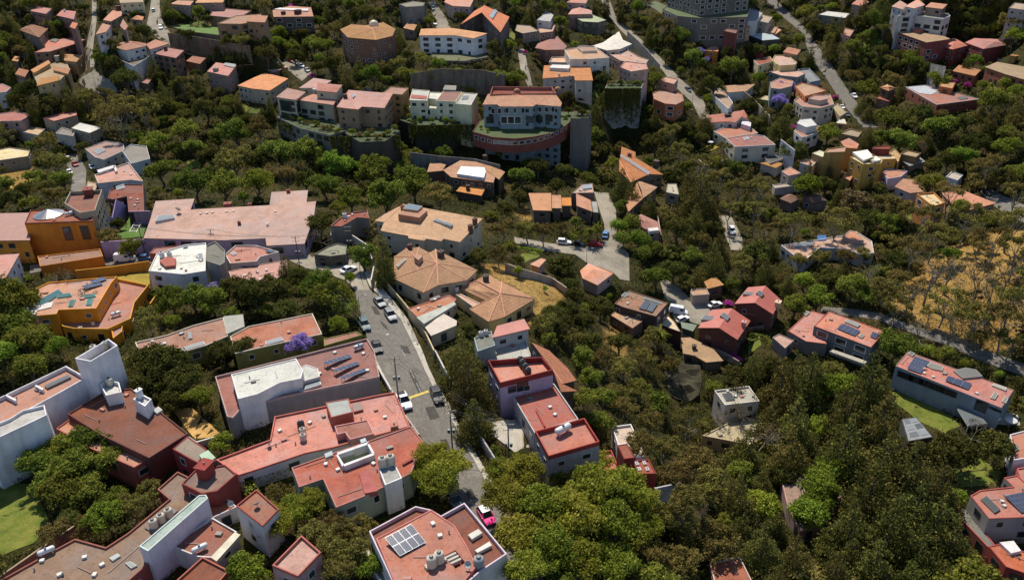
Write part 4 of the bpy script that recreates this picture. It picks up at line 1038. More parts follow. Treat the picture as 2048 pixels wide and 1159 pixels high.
H('hillside_house', 'cream house on the top edge left of the climbing road', 'the cream house at the top edge',
  F('238,-6 285,-8 286,4 240,6', 6, 'd6c49c', 'b08a70', .3))
H('hillside_house', 'pale orange roofs at the top edge right of the climbing road', 'the pale orange roofs at the top edge',
  M('340,8,0 355,1,.5 388,2,.5 380,11,0', '0-1-2-3', 4, 'a89080', 'd89a80'),
  M('390,6,0 398,-3,.5 450,-4,.5 446,5,0', '0-1-2-3', 4, 'a89080', 'e0a888'))
H('hillside_house', 'red tiled house with white roof lights and two dark chimneys', 'the red tiled house with two chimneys',
  M('545,21,1.0 580,12,1.2 622,15,1.2 627,33,0 547,34,0', '0-1-2-3-4', 8.5, '6a5e56', 'd4876a', win='b'),
  extras='''chim|0|567,29|2.2,1.6|5a3c34
chim|0|596,28|3.4,2.2|5a3c34
box|0|548,20 560,17 618,19 616,23|.4|e0d8d0|white_strip''')
H('brick_house', 'tall square brick house with hipped tile roof and round roof light', 'the tall brick house',
  M('680,59,0 702,49,.8 730,51,1.2 767,45,1.0 791,58,0 785,72,0 752,80,0 695,75,0 745,58,2.4', '8-0-1 8-1-2 8-2-3 8-3-4 8-4-5 8-5-6 8-6-7 8-7-0', 13, '86604c', 'c48c6e'),
  extras='dome|0|748,52|2.6')
H('white_house', 'white balconied house with orange roof above a stone terrace wall', 'the white balconied house',
  M('838,71,0 842,58,1.2 902,56,1.2 975,67,1.0 947,77,0 910,71,.2', '0-1-2-3-4-5', 9.0, 'e2e0e2', 'd6905f', win='b'),
  F('862,113 868,96 940,94 970,100 975,114 930,122 885,121', .6, '#8a7e70', '6a6a4c', .3, win='n'))
H('gabled_house', 'steep orange gabled house with white gable end and grey roof light', 'the steep orange gable house',
  M('921,49,0 949,22,1.6 969,11,4.5 1019,34,0 1001,65,0 963,25,4.5 940,38,2.0', '0-1-2-5-6 2-3-4-5', 9.0, '5e5048', 'd27c58'),
  extras='sky|0|979,34 989,20 995,23 985,38|.4|a8b4b8|a8b8c0')
H('hillside_house', 'pale pink roofs behind dark trees at the top centre', 'the pink roofs at top centre',
  M('888,4,0 900,-8,.6 950,-6,.6 940,14,0 905,12,0', '0-1-2-3-4', 5, 'b89a90', 'd89084', rk='m'))
H('grey_house', 'shaded grey house behind trees at the top centre', 'the shaded grey house at top centre',
  F('798,8 826,2 850,5 846,12 812,14', 9, '8a8078', '8a8270', .3))
# ---- left, beyond the orange building
H('grey_block_house', 'grey beige house with red parapet roof and white carport slab', 'the grey house with the carport slab',
  F('86,235 112,228 152,222 154,230 108,242', 7, 'a89a82', 'c06e62', .4, coping='a04a44'),
  F('142,256 160,245 204,255 179,266', 5.5, '9a8c78', 'e6e0d6', .1),
  F('111,266 124,254 150,262 146,272', 4.0, 'c8c2ba', 'a89a90', .4, win='n'))
H('white_block_house', 'white terraced house with pinkish sloped roof above the lane', 'the white terraced house above the lane',
  F('170,297 213,281 247,287 249,300 208,319 190,314', 6.5, 'c4bcb0', 'b8827a', .3),
  F('244,301 262,288 293,292 300,317 262,327', 8.2, 'c2c6c6', '9a8a80', .4),
  extras='sky|0|187,303 203,297 212,302 196,310|.4|d8d4cc')
H('parapet_house', 'white walled house with three parapet framed red roof courts', 'the house with three roof courts',
  F('189,349 257,324 286,362 262,359 196,366', 6.8, 'c9cdd2', 'c8796c', .5, coping='d8c8b2'),
  F('171,378 176,362 197,367 190,380', 3.6, 'c4a284', 'c8a484', .2, win='n'),
  extras='''box|0|195,345 228,335 232,339 199,350|1.0|d8d4d0|cross_wall
box|0|228,337 232,335 236,346 232,348|1.0|d8d4d0|cross_wall
fans|0|215,345 248,343 262,350''')
H('row_house', 'narrow dark red stepped roofs behind the mauve stepped wall', 'the narrow stepped red roofs',
  F('215,396 220,379 250,368 286,368 288,423 257,424 254,392 226,398', 4.6, '4a3e3c', '9c5448', .4, coping='8a5a50', win='n'),
  F('222,408 226,389 250,390 244,415', 3.2, '5a4a44', 'a05848', .3, win='n'),
  extras='''sky|0|232,374 248,369 250,377 234,381|.3|c8c4bc
fans|0|262,398 276,400 270,412''')
H('left_edge_house', 'beige house with curved parapet at the left edge', 'the beige house at the left edge',
  F('-12,300 18,294 60,300 56,312 15,318 -12,322', 5, '9a8a74', 'd8c0a0', .4))
H('white_house', 'white two storey house with pink roof at the left edge', 'the white house at the left edge',
  M('-45,512,.8 39,507,.8 13,553,0 -60,590,0', '0-1-2-3', 7.5, 'e4e0e0', 'c8746c', rk='m', win=None))
H('white_house', 'pale house cut by the left edge in the upper trees', 'the pale house cut by the left edge',
  F('-25,172 4,167 22,175 12,184 -25,186', 8, 'cfcac2', 'b8706a', .3),
  F('-12,228 30,222 62,229 42,241 0,242', 4, 'b89a90', 'c07068', .3))
# ---- far hillside, centre and right
H('hillside_house', 'small white house with grey gable in the bright trees', 'the small white gable house',
  F('1074,40 1094,22 1107,30 1100,43', 5, 'dcd8d4', 'c8c0bc', .3))
H('hip_house', 'pink hipped roof among cypresses near the top', 'the pink hip near the top',
  M('1136,29,0 1152,8,0 1184,22,0 1184,28,0 1162,17,1.6', '4-0-1 4-1-2 4-2-3 4-3-0', 4.5, '9a7a70', 'd07a74', rk='m'))
H('green_roof_house', 'dark house with faded green roof near the top', 'the faded green roof',
  F('1145,33 1180,27 1213,40 1196,45 1164,43', 7, '5c564a', 'aab08a', .2))
H('hip_house', 'brick red hipped roof with white roof light among bushes', 'the brick red hip among bushes',
  M('1070,96,0 1082,78,0 1097,67,.2 1115,73,0 1134,93,0 1128,99,0 1090,100,0 1102,83,1.8', '7-0-1 7-1-2 7-2-3 7-3-4 7-4-5 7-5-6 7-6-0', 4.5, '8a6a60', 'b86a66', rk='m'),
  extras='sky|0|1082,77 1087,73 1095,77 1090,82|.4|d8d8d4')
H('grey_house', 'low grey house with brown flat roof below the gable house', 'the low grey house',
  F('1030,61 1034,49 1060,51 1078,62 1045,67', 5, '7c746a', 'a88878', .3),
  F('1076,58 1098,46 1111,50 1106,63 1080,66', 4, '8a6e60', 'c8907a', .3))
H('pale_complex', 'pale house with broad tan roof, square well and palm', 'the broad tan-roofed house',
  F('1129,99 1170,92 1188,92 1219,115 1180,118 1140,118', 5.5, 'd6cec2', 'c8947a', .4, coping='e0d6c8'),
  F('1155,95 1160,91 1190,92 1194,101 1165,102', 6.4, 'd6cec2', 'c88a74', .5, win='n'))
H('white_gable_house', 'house with folded white roof planes beside the climbing road', 'the folded white roof',
  M('1184,92,0 1206,85,1 1238,63,.6 1246,80,1.2 1264,88,0 1240,98,.3 1214,101,0 1222,81,2.0', '7-0-1 7-1-2 7-2-3 7-3-4 7-4-5 7-5-6 7-6-0', 5.5, 'cfc8bc', 'ded6c6', rk='s'))
H('pink_flats', 'cluster of pink flat roofs with parapets above the hanging garden', 'the cluster of pink flat roofs',
  F('1215,106 1250,97 1276,112 1297,119 1290,131 1240,121', 6, 'c8a696', 'd09484', .4),
  F('1240,134 1250,122 1292,127 1296,138 1262,143', 7, 'c2a294', 'd08e84', .4),
  extras='fans|0|1240,110 1262,112 1275,122\nfans|1|1262,132 1278,135')
H('apartment_building', 'large terraced apartment building with planted decks at top right of centre', 'the terraced apartment building',
  F('1338,-30 1344,-50 1505,-60 1500,-24 1400,-14', 17, '7a7066', '8a8074', .5, win='b', st=4),
  F('1325,18 1345,5 1500,15 1494,34 1400,36 1355,32', 4.5, '7a7066', '5c6e34', .4, win='b'),
  F('1294,8 1310,0 1370,28 1446,33 1446,42 1372,40 1325,28', .6, '8a7468', '5c6e34', .4, win='n'), cat='apartment building')
H('white_house', 'plain white box house below the apartment building', 'the white box house',
  F('1472,43 1502,16 1525,26 1512,42', 7, 'dcdad8', 'c8c4c0', .3, win='n'),
  F('1500,38 1520,28 1545,34 1536,46', 5, 'c8b8a8', 'c8a490', .3))
H('white_house', 'white and terracotta house under the curved garden wall', 'the white house with terracotta roofs',
  M('1387,54,0 1399,43,.8 1459,43,.8 1453,55,0', '0-1-2-3', 9, 'd2d6da', 'd88c62', win='b'),
  M('1458,53,0 1470,42,.8 1502,53,.6 1476,61,0', '0-1-2-3', 7, 'c89a80', 'd8906a'),
  F('1448,62 1454,57 1475,60 1472,67', 9.5, '7c4038', '8a5048', .2, win='n'))
H('orange_modern_house', 'vivid orange angular house behind the jacaranda', 'the vivid orange house',
  F('1410,101 1429,86 1438,96 1436,103', 6, 'd27e30', 'e29c74', .2),
  F('1470,72 1480,62 1505,62 1500,74', 6, 'd27e30', 'cf7a40', .2))
H('glass_roof_house', 'house with pale blue metal roof above the yellow house', 'the pale blue metal roof',
  F('1496,70 1512,66 1540,66 1561,78 1525,81', 4.5, '55524c', 'b8c6d4', .1, rk='c', win='n'))
H('tile_house', 'small tan and white house with railed roof terrace', 'the house with the railed terrace',
  M('1445,172,.5 1480,169,.5 1511,168,.5 1493,182,0 1455,185,0', '0-1-2-3-4', 4.5, 'd6d0ca', 'b8866e'),
  F('1422,186 1434,174 1450,183 1466,205 1457,217', 3.0, 'd4dade', 'b88e7c', .7, coping='e0e4e6', win='n'))
H('curved_house', 'orange brown house with rounded balconies and pink roof', 'the rounded orange house',
  F('1304,186 1318,178 1345,180 1364,187 1368,201 1352,209 1330,207 1308,198', 7.5, 'b86c44', 'cc8a7c', .5, coping='c07a50', win='b'),
  F('1328,205 1334,199 1350,200 1353,208 1340,212', 6.0, 'c07044', 'cc8a7c', .5, win='b'))
H('gabled_house', 'pink gabled house with dark roof vents near the lamp post', 'the pink gable by the lamp post',
  M('1417,245,0 1415,231,1.4 1452,226,1.4 1488,220,1.4 1499,241,0 1484,233,1.6 1471,245,0 1452,243,0', '0-1-2-7 2-3-5-6-7 3-4-5', 5.0, 'd2cac4', 'c87c70', rk='m'),
  extras='chim|0|1455,231|3.2,.8|4a4440')
H('white_modern_house', 'white two level house with red flat roofs and ribbon windows', 'the white house with ribbon windows',
  F('1427,262 1460,251 1493,248 1516,266 1453,277', 5, 'd8ceb8', 'b8614e', .3, coping='e2ded4', win='b'),
  F('1452,276 1500,268 1528,271 1551,289 1513,291 1470,293', 7, 'd8ceb8', 'b65e4a', .3, coping='e2ded4', win='b'),
  extras='''box|0|1481,257 1485,249 1502,250 1500,263|2.4|dcd0d4|stair_head
sky|1|1486,276 1496,274 1499,279 1489,281|.3|d8d8d4
fans|1|1474,280 1510,283 1502,276''')
H('white_modern_house', 'white house with layered slabs and a pink panel', 'the white house with the pink panel',
  F('1594,246 1600,239 1622,237 1634,250 1612,254', 9, 'e4e0dc', 'ece8e0', .15, win='n'),
  F('1588,262 1600,250 1640,252 1636,264 1612,273 1604,274', 6, 'dcd8d4', 'b87a6c', .3, win='b'),
  extras='box|1|1623,258 1630,256 1631,261 1625,262|.4|d870b0|pink_panel')
H('garden_pavilion', 'small white roofed garden pavilion near the upper right road', 'the white garden pavilion',
  F('1671,246 1680,237 1690,238 1694,248', 3.6, 'a88a58', 'eae6da', .1), cat='pavilion')
H('box_house', 'beige cubic house with red roof terraces beside the upper right road', 'the beige cubic house',
  F('1588,201 1600,190 1660,188 1668,208 1640,216 1606,213', 8.5, 'c9baa6', 'c67e6c', .5),
  F('1617,197 1628,190 1651,190 1656,197 1640,201', 10.5, 'c4b2a2', 'c8847a', .3, win='n'))
H('grey_house', 'grey green house with faceted walls beside the jacaranda', 'the faceted grey house',
  F('1538,143 1562,138 1602,141 1611,147 1596,154 1562,151', 7, '9a9a94', 'd09a8c', .4),
  F('1540,164 1560,155 1587,161 1584,172 1560,178 1542,176', 7.5, '8a948e', 'cb8074', .3),
  F('1590,172 1604,165 1632,172 1652,181 1610,192', 6, 'd2824e', 'd29a80', .4, coping='d88a5a'),
  extras='chim|0|1573,138|2.6,2.6|6c6a66')
H('yellow_modern_house', 'cream yellow house with red lean-to wing', 'the cream house with the red wing',
  F('1507,120 1540,113 1546,122 1517,130', 6, 'e0d4b0', '9c5248', .3),
  F('1545,118 1550,110 1576,110 1594,125 1590,129 1560,131 1552,127', 6.5, 'e2cc8c', 'd8a494', .5),
  F('1511,105 1513,101 1526,101 1527,107', 9, '7a3434', '8a3c3a', .1, win='n'))
H('ravine_house', 'stepped house with pink roof and grey terrace above the ravine wood', 'the stepped house above the wood',
  F('1563,342 1580,333 1602,346 1577,351', 6.5, 'c6b6a8', 'cf8c84', .25),
  F('1545,369 1607,362 1611,368 1550,376', 3.0, 'b8b0a6', 'c8a894', .3, win='n'),
  M('1519,326,.4 1545,322,.6 1567,327,.3 1552,336,0', '0-1-2-3', 5, 'c8bcb0', 'd0926c'))
H('brown_hip_house', 'pair of brown hipped roofs half hidden by shrubs', 'the pair of brown hip roofs',
  M('1603,397,0 1612,391,0 1637,386,0 1656,402,0 1624,405,0 1640,392,1.6 1622,395,1.6', '6-0-1 6-1-2-5 5-2-3 5-3-4-6 6-4-0', 4, '7a6a60', '825a4c', rk='m'),
  G('1559,397 1576,388 1601,396 1582,406', 4, 1.4, '7a6a60', '8a6050', hip=.3, rk='m'))
H('ochre_tower_house', 'windowless tan tower house with pink roof terrace', 'the tan tower house',
  F('1648,305 1655,297 1692,292 1690,303', 12, 'b8924f', 'c89484', .4, win='n'),
  M('1681,283,.4 1698,276,.6 1718,288,.2 1714,297,0 1690,295,0', '0-1-2-3-4', 10, 'b0905c', 'c87e70', rk='m', win='n'),
  F('1624,306 1640,300 1656,307 1645,314', 8, 'a8986c', 'd6cdb2', .1, win='n'))
H('yellow_tower_house', 'tall yellow house with white roof slab and column windows', 'the tall yellow house',
  F('1700,314 1735,303 1766,319 1762,327 1726,328', 10.5, 'd4a44c', 'd8c8a0', .4),
  F('1744,309 1752,305 1790,310 1793,317 1764,318', 9.5, 'd6a64a', 'd8b696', .4),
  F('1744,297 1748,293 1778,291 1780,298', 12, '8c3c30', '9a4a3c', .3, win='n'),
  extras='''slab|0|1705,304 1735,299 1748,314 1727,320|1.4|.2|s|ece6d8|white_roof_slab
slab|0|1740,318 1752,312 1763,319 1747,323|1.2|.2|s|ece6d8|white_roof_slab''')
H('mauve_house', 'mauve and white house with red roofs and solar carport', 'the mauve house with the solar carport',
  F('1764,345 1780,337 1815,342 1802,353 1776,357', 5, 'cdbccb', 'c97c6c', .3),
  M('1789,373,0 1806,357,.8 1842,360,.8 1836,374,.5 1848,383,.2 1820,386,0', '0-1-2-3-4-5', 4, 'c8b4b0', 'cb7e64'),
  M('1803,321,.5 1823,312,.8 1839,313,.8 1851,323,.3 1819,332,0', '0-1-2-3-4', 4.5, '8a7a70', '9a9890', rk='c', win='n'))
H('orange_cube_house', 'orange cubic house with cream roof terrace below bare trees', 'the orange cubic house',
  F('1834,387 1868,384 1890,405 1866,412', 10, 'c98640', 'dab68e', .6, win='b'),
  M('1884,386,.4 1920,378,.8 1992,406,.3 1942,419,0 1900,406,.3', '0-1-2-3-4', 5, 'b08a60', 'c88670'))
H('white_modern_house', 'long white modernist house with dark roof openings at upper right', 'the long white modernist house',
  F('1796,32 1812,17 1897,27 1901,32 1886,38 1830,31', 8, 'cac6be', '8e8c84', .3, win='b'))
H('gabled_house', 'pair of white houses with pink gables at the upper right', 'the pair of pink gables',
  M('1783,13,0 1800,1,.8 1814,9,.4 1806,19,0', '0-1-2-3', 5, 'd8d4d4', 'd68a80', rk='m'),
  M('1810,13,0 1836,-2,1 1850,10,.2 1828,17,0', '0-1-2-3', 6, 'd8d4d4', 'd68a80', rk='m'))
H('maroon_house', 'maroon balconied house with tan roof and cream pavilion slab', 'the maroon balconied house',
  M('1796,65,.4 1830,56,1.2 1880,69,.8 1901,78,.2 1853,85,0', '0-1-2-3-4', 11, '8c4642', 'aa8468', win='b'),
  F('1760,65 1800,61 1784,74', 4, '9a8a78', 'e2d0a8', .1, win='n'),
  extras='chim|0|1838,64|5,1.6|b06a60')
H('hip_house', 'pink hip roofed villa on a white retaining wall', 'the pink villa on the white wall',
  M('1872,88,0 1909,76,0 1936,91,0 1905,99,0 1906,85,1.8', '4-0-1 4-1-2 4-2-3 4-3-0', 7, '8c3e38', 'cd756e', rk='m'),
  M('1930,85,0 1950,76,0 2012,78,0 2024,88,0 1967,98,0 1965,82,1.8 1990,83,1.8', '5-0-1 5-1-2-6 6-2-3 6-3-4-5 5-4-0', 8, '8c3e38', 'cd756e', rk='m'),
  F('1965,112 1975,100 2048,100 2060,112 2000,118', 1.5, 'd2d6da', '5c6e34', .3, win='n'))
H('tile_house', 'long house with weathered tan roof at the right edge', 'the weathered tan roof at right edge',
  M('1970,134,0 1994,124,1.0 2052,134,1.0 2052,160,0 2010,148,0', '0-1-2-3-4', 4.5, '9a5a40', 'a68868'),
  extras='chim|0|2026,122|3,2.6|b07a44')
H('flat_modern_house', 'low dark house with broad pink flat roof and grey metal sheets', 'the broad pink flat roof',
  F('1811,174 1851,170 1959,198 1874,209', 4.8, '8a4a38', 'b66e62', .25, coping='ccc8c4'),
  M('1760,175,0 1774,169,0 1793,176,0 1777,182,0 1776,174,1.4', '4-0-1 4-1-2 4-2-3 4-3-0', 4.2, '6a5040', 'd08a62'),
  extras='''box|0|1815,175 1850,172 1880,182 1862,190 1838,187|.2|b8bcc0|metal_sheet
sky|0|1870,183 1882,181 1890,185 1877,187|.5|c8c4bc
sky|0|1915,195 1932,193 1936,198 1920,200|.2|3a3230''')
H('hillside_house', 'pink roof glimpsed at the top edge among tall cypresses', 'the pink roof at the top among cypresses',
  M('1703,8,0 1720,-5,.6 1738,4,.4 1722,12,0', '0-1-2-3', 4, 'a88a80', 'd68878', rk='m'))
H('angular_house', 'house with angular white and pink roofs above the right ravine', 'the angular white and pink roof',
  F('1562,490 1590,486 1700,468 1712,462 1744,482 1748,505 1720,508 1690,497 1640,494 1610,520 1596,516', 4.5, 'c8c4c0', 'cf9c8c', .35, coping='d8d8d6'),
  F('1685,472 1700,460 1712,462 1728,480 1710,480', 6.0, 'b8a498', 'cf8a7a', .2, win='n'),
  extras='''sky|0|1583,496 1600,487 1630,486 1620,494|.4|b8b0a4
box|0|1634,472 1652,471 1652,481 1636,482|.3|3868a0|blue_panel''')
H('hillside_house', 'tiny orange roof in the dark trees near the left edge', 'the tiny orange roof near the left edge',
  M('23,121,0 30,112,.5 40,114,.5 36,123,0', '0-1-2-3', 3.5, '8a7460', 'd0804c'))
H('hillside_house', 'pale pink roof at the top edge above the pink hip', 'the pale pink roof at the top edge',
  M('1133,5,0 1141,-4,.5 1177,-3,.5 1172,7,0', '0-1-2-3', 4, 'b8a498', 'd89488', rk='m'))
H('hillside_house', 'tan flat roofed house right of the white box house', 'the tan flat roof right of the white box',
  F('1520,60 1530,50 1556,54 1548,66', 5, 'c8a888', 'd0987c', .3))
H('hillside_house', 'orange roofed house beside the pale blue metal roof', 'the orange roof beside the blue metal',
  M('1536,63,0 1549,53,.6 1563,60,.6 1551,69,0', '0-1-2-3', 5, 'b88a60', 'd88c60'))
H('hillside_house', 'small pink ruin like house in the upper right wood', 'the small pink house in the upper right wood',
  F('1681,67 1690,55 1709,60 1700,73', 4, 'a87a6c', 'c88a7c', .5))
H('hillside_house', 'white slab roofed house on the upper right slope', 'the white slab roof on the upper right slope',
  F('1636,29 1655,22 1702,27 1690,36', 4.5, '8a8478', 'd8d4cc', .2))
H('hillside_house', 'orange brown cube behind the broad pink flat roof', 'the orange cube behind the pink flat roof',
  F('1878,172 1886,160 1911,165 1905,177', 4.5, 'b06a34', 'b87a54', .3))
H('hillside_house', 'grey roofed house in the upper right corner', 'the grey roof in the upper right corner',
  F('2018,16 2030,5 2062,9 2052,20', 5, 'a89c94', 'b8988c', .3))
H('white_house', 'small white house with blue terrace beside the far right road', 'the small white house by the far right road',
  F('1892,353 1904,342 1926,350 1915,360', 4.5, 'd4d8dc', 'c8b4a8', .4))
H('hillside_house', 'brown roofed house between upper left lane and cypress row', 'the brown roof left of the cypress row',
  M('372,122,0 385,112,.6 412,116,.6 400,128,0', '0-1-2-3', 5, '8c7058', 'b07058'))
H('hillside_house', 'terracotta house behind the dark hedge of the upper left slope', 'the terracotta house behind the dark hedge',
  M('30,148,0 38,136,.7 58,141,.7 50,154,0', '0-1-2-3', 5, '8a7460', 'c47a58'))
H('hillside_house', 'low red roofed house below the wedge terrace in deep shade', 'the low red roof below the wedge terrace',
  F('262,160 275,150 305,156 296,168', 4, '7a6450', 'b0584a', .3))
H('hillside_house', 'orange roofed house right of the tall brick house', 'the orange roof right of the brick house',
  M('806,56,0 815,46,.6 834,50,.6 828,61,0', '0-1-2-3', 5, '9a8070', 'd08c64'))
H('flat_modern_house', 'flat pink roofed house above the rounded orange house', 'the flat pink roof above the rounded house',
  F('1316,160 1328,152 1356,158 1348,168', 5, 'b89080', 'cc8878', .4))
H('hillside_house', 'red tiled house behind the cream house with the red wing', 'the red tiles behind the cream house',
  M('1566,104,0 1576,94,.6 1602,100,.6 1594,110,0', '0-1-2-3', 5, 'b09474', 'c07058'))
H('hillside_house', 'long terracotta roof in the wood above the weathered tan roof', 'the terracotta roof above the weathered tan roof',
  M('1905,142,0 1918,130,.7 1962,140,.7 1950,152,0', '0-1-2-3', 4.5, '8c5a44', 'c27c60'))
H('garden_court', 'blue grey walled court between the cream house and the upper right road', 'the blue-grey walled court',
  F('1596,138 1618,136 1641,160 1620,164', 3.2, '9aa4ac', '8a8e90', .8, win='n'))
H('flat_modern_house', 'low beige flat roof below the faceted grey house', 'the low beige roof below the faceted house',
  F('1518,198 1530,191 1558,192 1550,203', 3.2, 'b0a486', 'c8b89c', .2))
H('garden_court', 'tan roof terrace beside the white car of the beige cubic house', 'the tan terrace by the cubic house',
  F('1664,213 1675,206 1693,225 1680,233', 3, 'b8a07c', 'c0ac8c', .4, win='n'))
H('flat_modern_house', 'dark terrace roof right of the ribbon windows', 'the dark terrace right of the ribbon windows',
  F('1528,313 1558,304 1566,318 1540,326', 3.5, 'a89a8c', '6a6a66', .4))
H('garden_court', 'brown walled terrace under the white garden pavilion', 'the brown terrace under the pavilion',
  F('1678,266 1700,257 1724,263 1716,274', 3, 'b0926a', 'a88a6c', .5, win='n'))
H('flat_modern_house', 'ochre stepped wing right of the tall yellow house', 'the ochre wing right of the yellow house',
  F('1778,304 1789,297 1802,310 1796,323', 6, 'd0a05c', 'c8a480', .4))
H('flat_modern_house', 'brown flat wing behind the solar carport', 'the brown wing behind the carport',
  F('1800,307 1815,300 1842,306 1832,314', 5, '9a7a54', 'a8886c', .4))
H('hillside_house', 'small pink roofed annex at the foot of the tall yellow house', 'the small pink annex of the yellow house',
  M('1685,353,0 1695,345,.4 1707,350,.4 1700,361,0', '0-1-2-3', 3.5, 'c89a54', 'cc8472', rk='m'))
H('hillside_house', 'pink and white house under the wood left of the tan tower', 'the pink and white house left of the tan tower',
  F('1600,325 1612,317 1634,322 1624,332', 5, 'd4ccc4', 'cc8c80', .3))
H('hillside_house', 'orange roofed house at the foot of the climbing road', 'the orange roof at the foot of the climb',
  M('1432,262,0 1440,252,.5 1456,256,.5 1448,266,0', '0-1-2-3', 3.5, 'b09a84', 'd08a64'))
H('hillside_house', 'brick red roofed house in the trees right of the beige cubic house', 'the brick red roof right of the cubic house',
  M('1752,196,0 1764,186,.6 1790,191,.6 1778,203,0', '0-1-2-3', 4.5, '8a6450', 'b8604e'))
H('hillside_house', 'terracotta house in the wood above the long white modernist house', 'the terracotta roof above the modernist house',
  M('1850,14,0 1862,5,.6 1895,9,.6 1885,18,0', '0-1-2-3', 4.5, '9a8474', 'cc7c60'))
H('hillside_house', 'double pink roof above the winding pink house', 'the double pink roof at upper left',
  F('60,22 72,12 104,17 92,28', 4.5, '8a6a5c', 'c46e64', .2))
H('hillside_house', 'pale house with flat terrace in the trees left of the grey carport house', 'the pale terrace house at far left',
  F('40,262 55,252 90,258 76,270', 5, 'b8ac9c', 'c09a84', .4))

# ================================================================== terrain, roads, lawns
LAWNS = [  # polygon, material, label
 ('-20,965 62,968 100,1040 70,1085 -20,1120', 'lawn', 'sunlit'), ('150,549 298,541 300,569 236,560 175,562', 'lawn_dry', ''), ('226,479 260,434 294,431 287,474', 'turf', ''),
 ('1725,84 1745,80 1766,82 1762,93 1730,99', 'lawn', ''), ('1942,166 1960,164 2016,196 2010,201 1975,190', 'lawn', ''), ('1783,784 1800,784 1902,830 1920,852 1890,867 1830,838 1790,806', 'lawn', ''),
 ('1908,945 1958,916 2004,944 1992,972 1915,975', 'lawn', ''), ('1637,893 1692,884 1692,904 1640,904', 'lawn_dry', ''), ('1040,508 1072,502 1080,512 1050,526', 'lawn', ''),
 ('1497,674 1520,668 1522,690 1496,712', 'lawn', ''), ('1168,203 1192,168 1212,166 1206,214 1186,228', 'lawn', ''), ('372,49 437,50 440,58 392,56', 'lawn', ''), ('155,226 192,218 192,240 160,246', 'lawn_dry', ''),
 ('1325,598 1333,590 1358,608 1352,616', 'lawn', ''), ('1395,302 1420,290 1440,294 1420,304', 'lawn_dry', ''), ('1810,428 1840,422 1850,436 1820,440', 'lawn', ''), ('480,210 520,216 520,228 480,222', 'lawn', ''), ('1010,75 1024,62 1034,70 1022,90', 'lawn', ''),
 ('372,322 400,316 402,334 380,338', 'lawn', ''), ('345,818 385,816 440,866 392,880', 'sand', '')]
DRYPX = [PX(s) for s in ('1770,612 1850,520 1950,468 2060,455 2060,690 1990,700 1850,655', '960,528 1012,530 1105,556 1135,590 1075,645 1045,655 1072,600 1004,562 976,548', '1205,665 1228,650 1262,720 1255,750 1225,720', '0,330 60,320 70,380 0,390', '1035,420 1055,410 1060,440 1040,445', '960,545 990,540 1000,560 970,560')]
ROADS = [  # name, left px, right px, material, kerb?
 ('street', '709,580 718,620 728,655 742,700 760,735 783,778 812,830 840,870 887,957 915,1005 990,1100 1045,1170', '740,580 768,600 802,640 834,705 847,735 866,775 890,812 905,845 919,870 950,925 978,975 1003,1010 1048,1080 1095,1170', 'asphalt'),
 ('street', '709,580 694,562 655,547 612,536 582,522 560,511', '740,580 728,548 712,522 645,512 595,505 562,497', 'concrete_road'),
 ('street', '305,527 200,531 115,536 60,547', '305,512 200,518 115,522 60,531', 'asphalt'),
 ('lane', '1750,638 1820,664 1900,694 1960,722 2070,760', '1758,626 1828,652 1910,676 1976,702 2070,735', 'asphalt'),
 ('lane', '1640,625 1700,632 1750,638', '1645,613 1705,618 1758,626', 'asphalt'),
 ('lane', '1438,432 1446,455 1452,475 1462,500', '1462,432 1474,455 1484,475 1488,500', 'concrete_road'),
 ('road', '1960,385 1985,410 2010,428 2070,455', '1968,372 1992,384 2025,400 2070,420', 'asphalt'),
 ('road', '1530,0 1560,30 1605,66 1612,90 1625,120 1656,162 1684,207 1700,225 1725,255', '1548,-4 1578,26 1614,60 1630,85 1661,127 1690,172 1718,212 1735,232 1755,255', 'asphalt'),
 ('road', '1200,-5 1213,25 1240,60 1288,105 1322,137 1348,172 1385,206 1400,238', '1217,-5 1232,35 1262,62 1310,103 1332,128 1366,163 1402,192 1424,240', 'concrete_road'),
 ('lane', '303,-5 300,20 293,52 314,76 345,95 380,110 432,124', '319,-5 320,22 328,50 342,68 368,84 402,96 440,108', 'concrete_road'),
 ('lane', '545,121 575,140 604,163', '570,117 600,128 623,146', 'concrete_road'),
 ('lane', '184,-5 184,40 176,75 171,110 157,165 180,182 218,192', '193,-5 193,45 188,80 185,110 193,145 222,160 238,186', 'concrete_road'),
 ('lane', '124,308 134,330 145,352 142,382', '152,308 165,325 173,340 171,382', 'asphalt'),
 ('lane', '857,4 867,33 872,56', '870,4 890,33 901,56', 'concrete_road'),
 ('lane', '1035,98 1041,140 1058,178', '1048,98 1056,135 1067,178', 'concrete_road'),
 ('driveway', '1188,384 1199,420 1209,450 1206,490', '1217,386 1232,420 1233,465 1248,500', 'concrete_road')]
YARDS = [('1028,474 1110,488 1205,491 1233,466 1250,500 1258,508 1259,562 1240,559 1226,545 1174,526 1150,509 1084,500 1030,486', 'concrete_road'),
 ('1316,548 1336,562 1362,578 1386,603 1440,612 1442,626 1402,650 1376,642 1345,632 1340,612 1328,590', 'concrete_road'), ('1018,840 1030,835 1068,900 1030,905 985,870 975,835', 'concrete_pale'),
 ('630,515 716,520 730,545 690,552 610,536', 'concrete_road'), ('2035,830 1990,820 1955,822 1960,845 2010,850 2040,850', 'concrete_pale')]
WALKS = [('782,596 816,640 846,705 857,735 876,775 900,810 917,850 930,870 962,925 990,972 1012,1005', '766,598 802,640 834,705 847,735 866,775 890,812 905,845 919,870 950,925 978,975 1003,1010'),
         ('766,598 740,574 728,545', '782,596 756,568 742,543'), ('738,700 756,735 779,778 808,830 836,870', '742,700 760,735 783,778 812,830 840,870')]
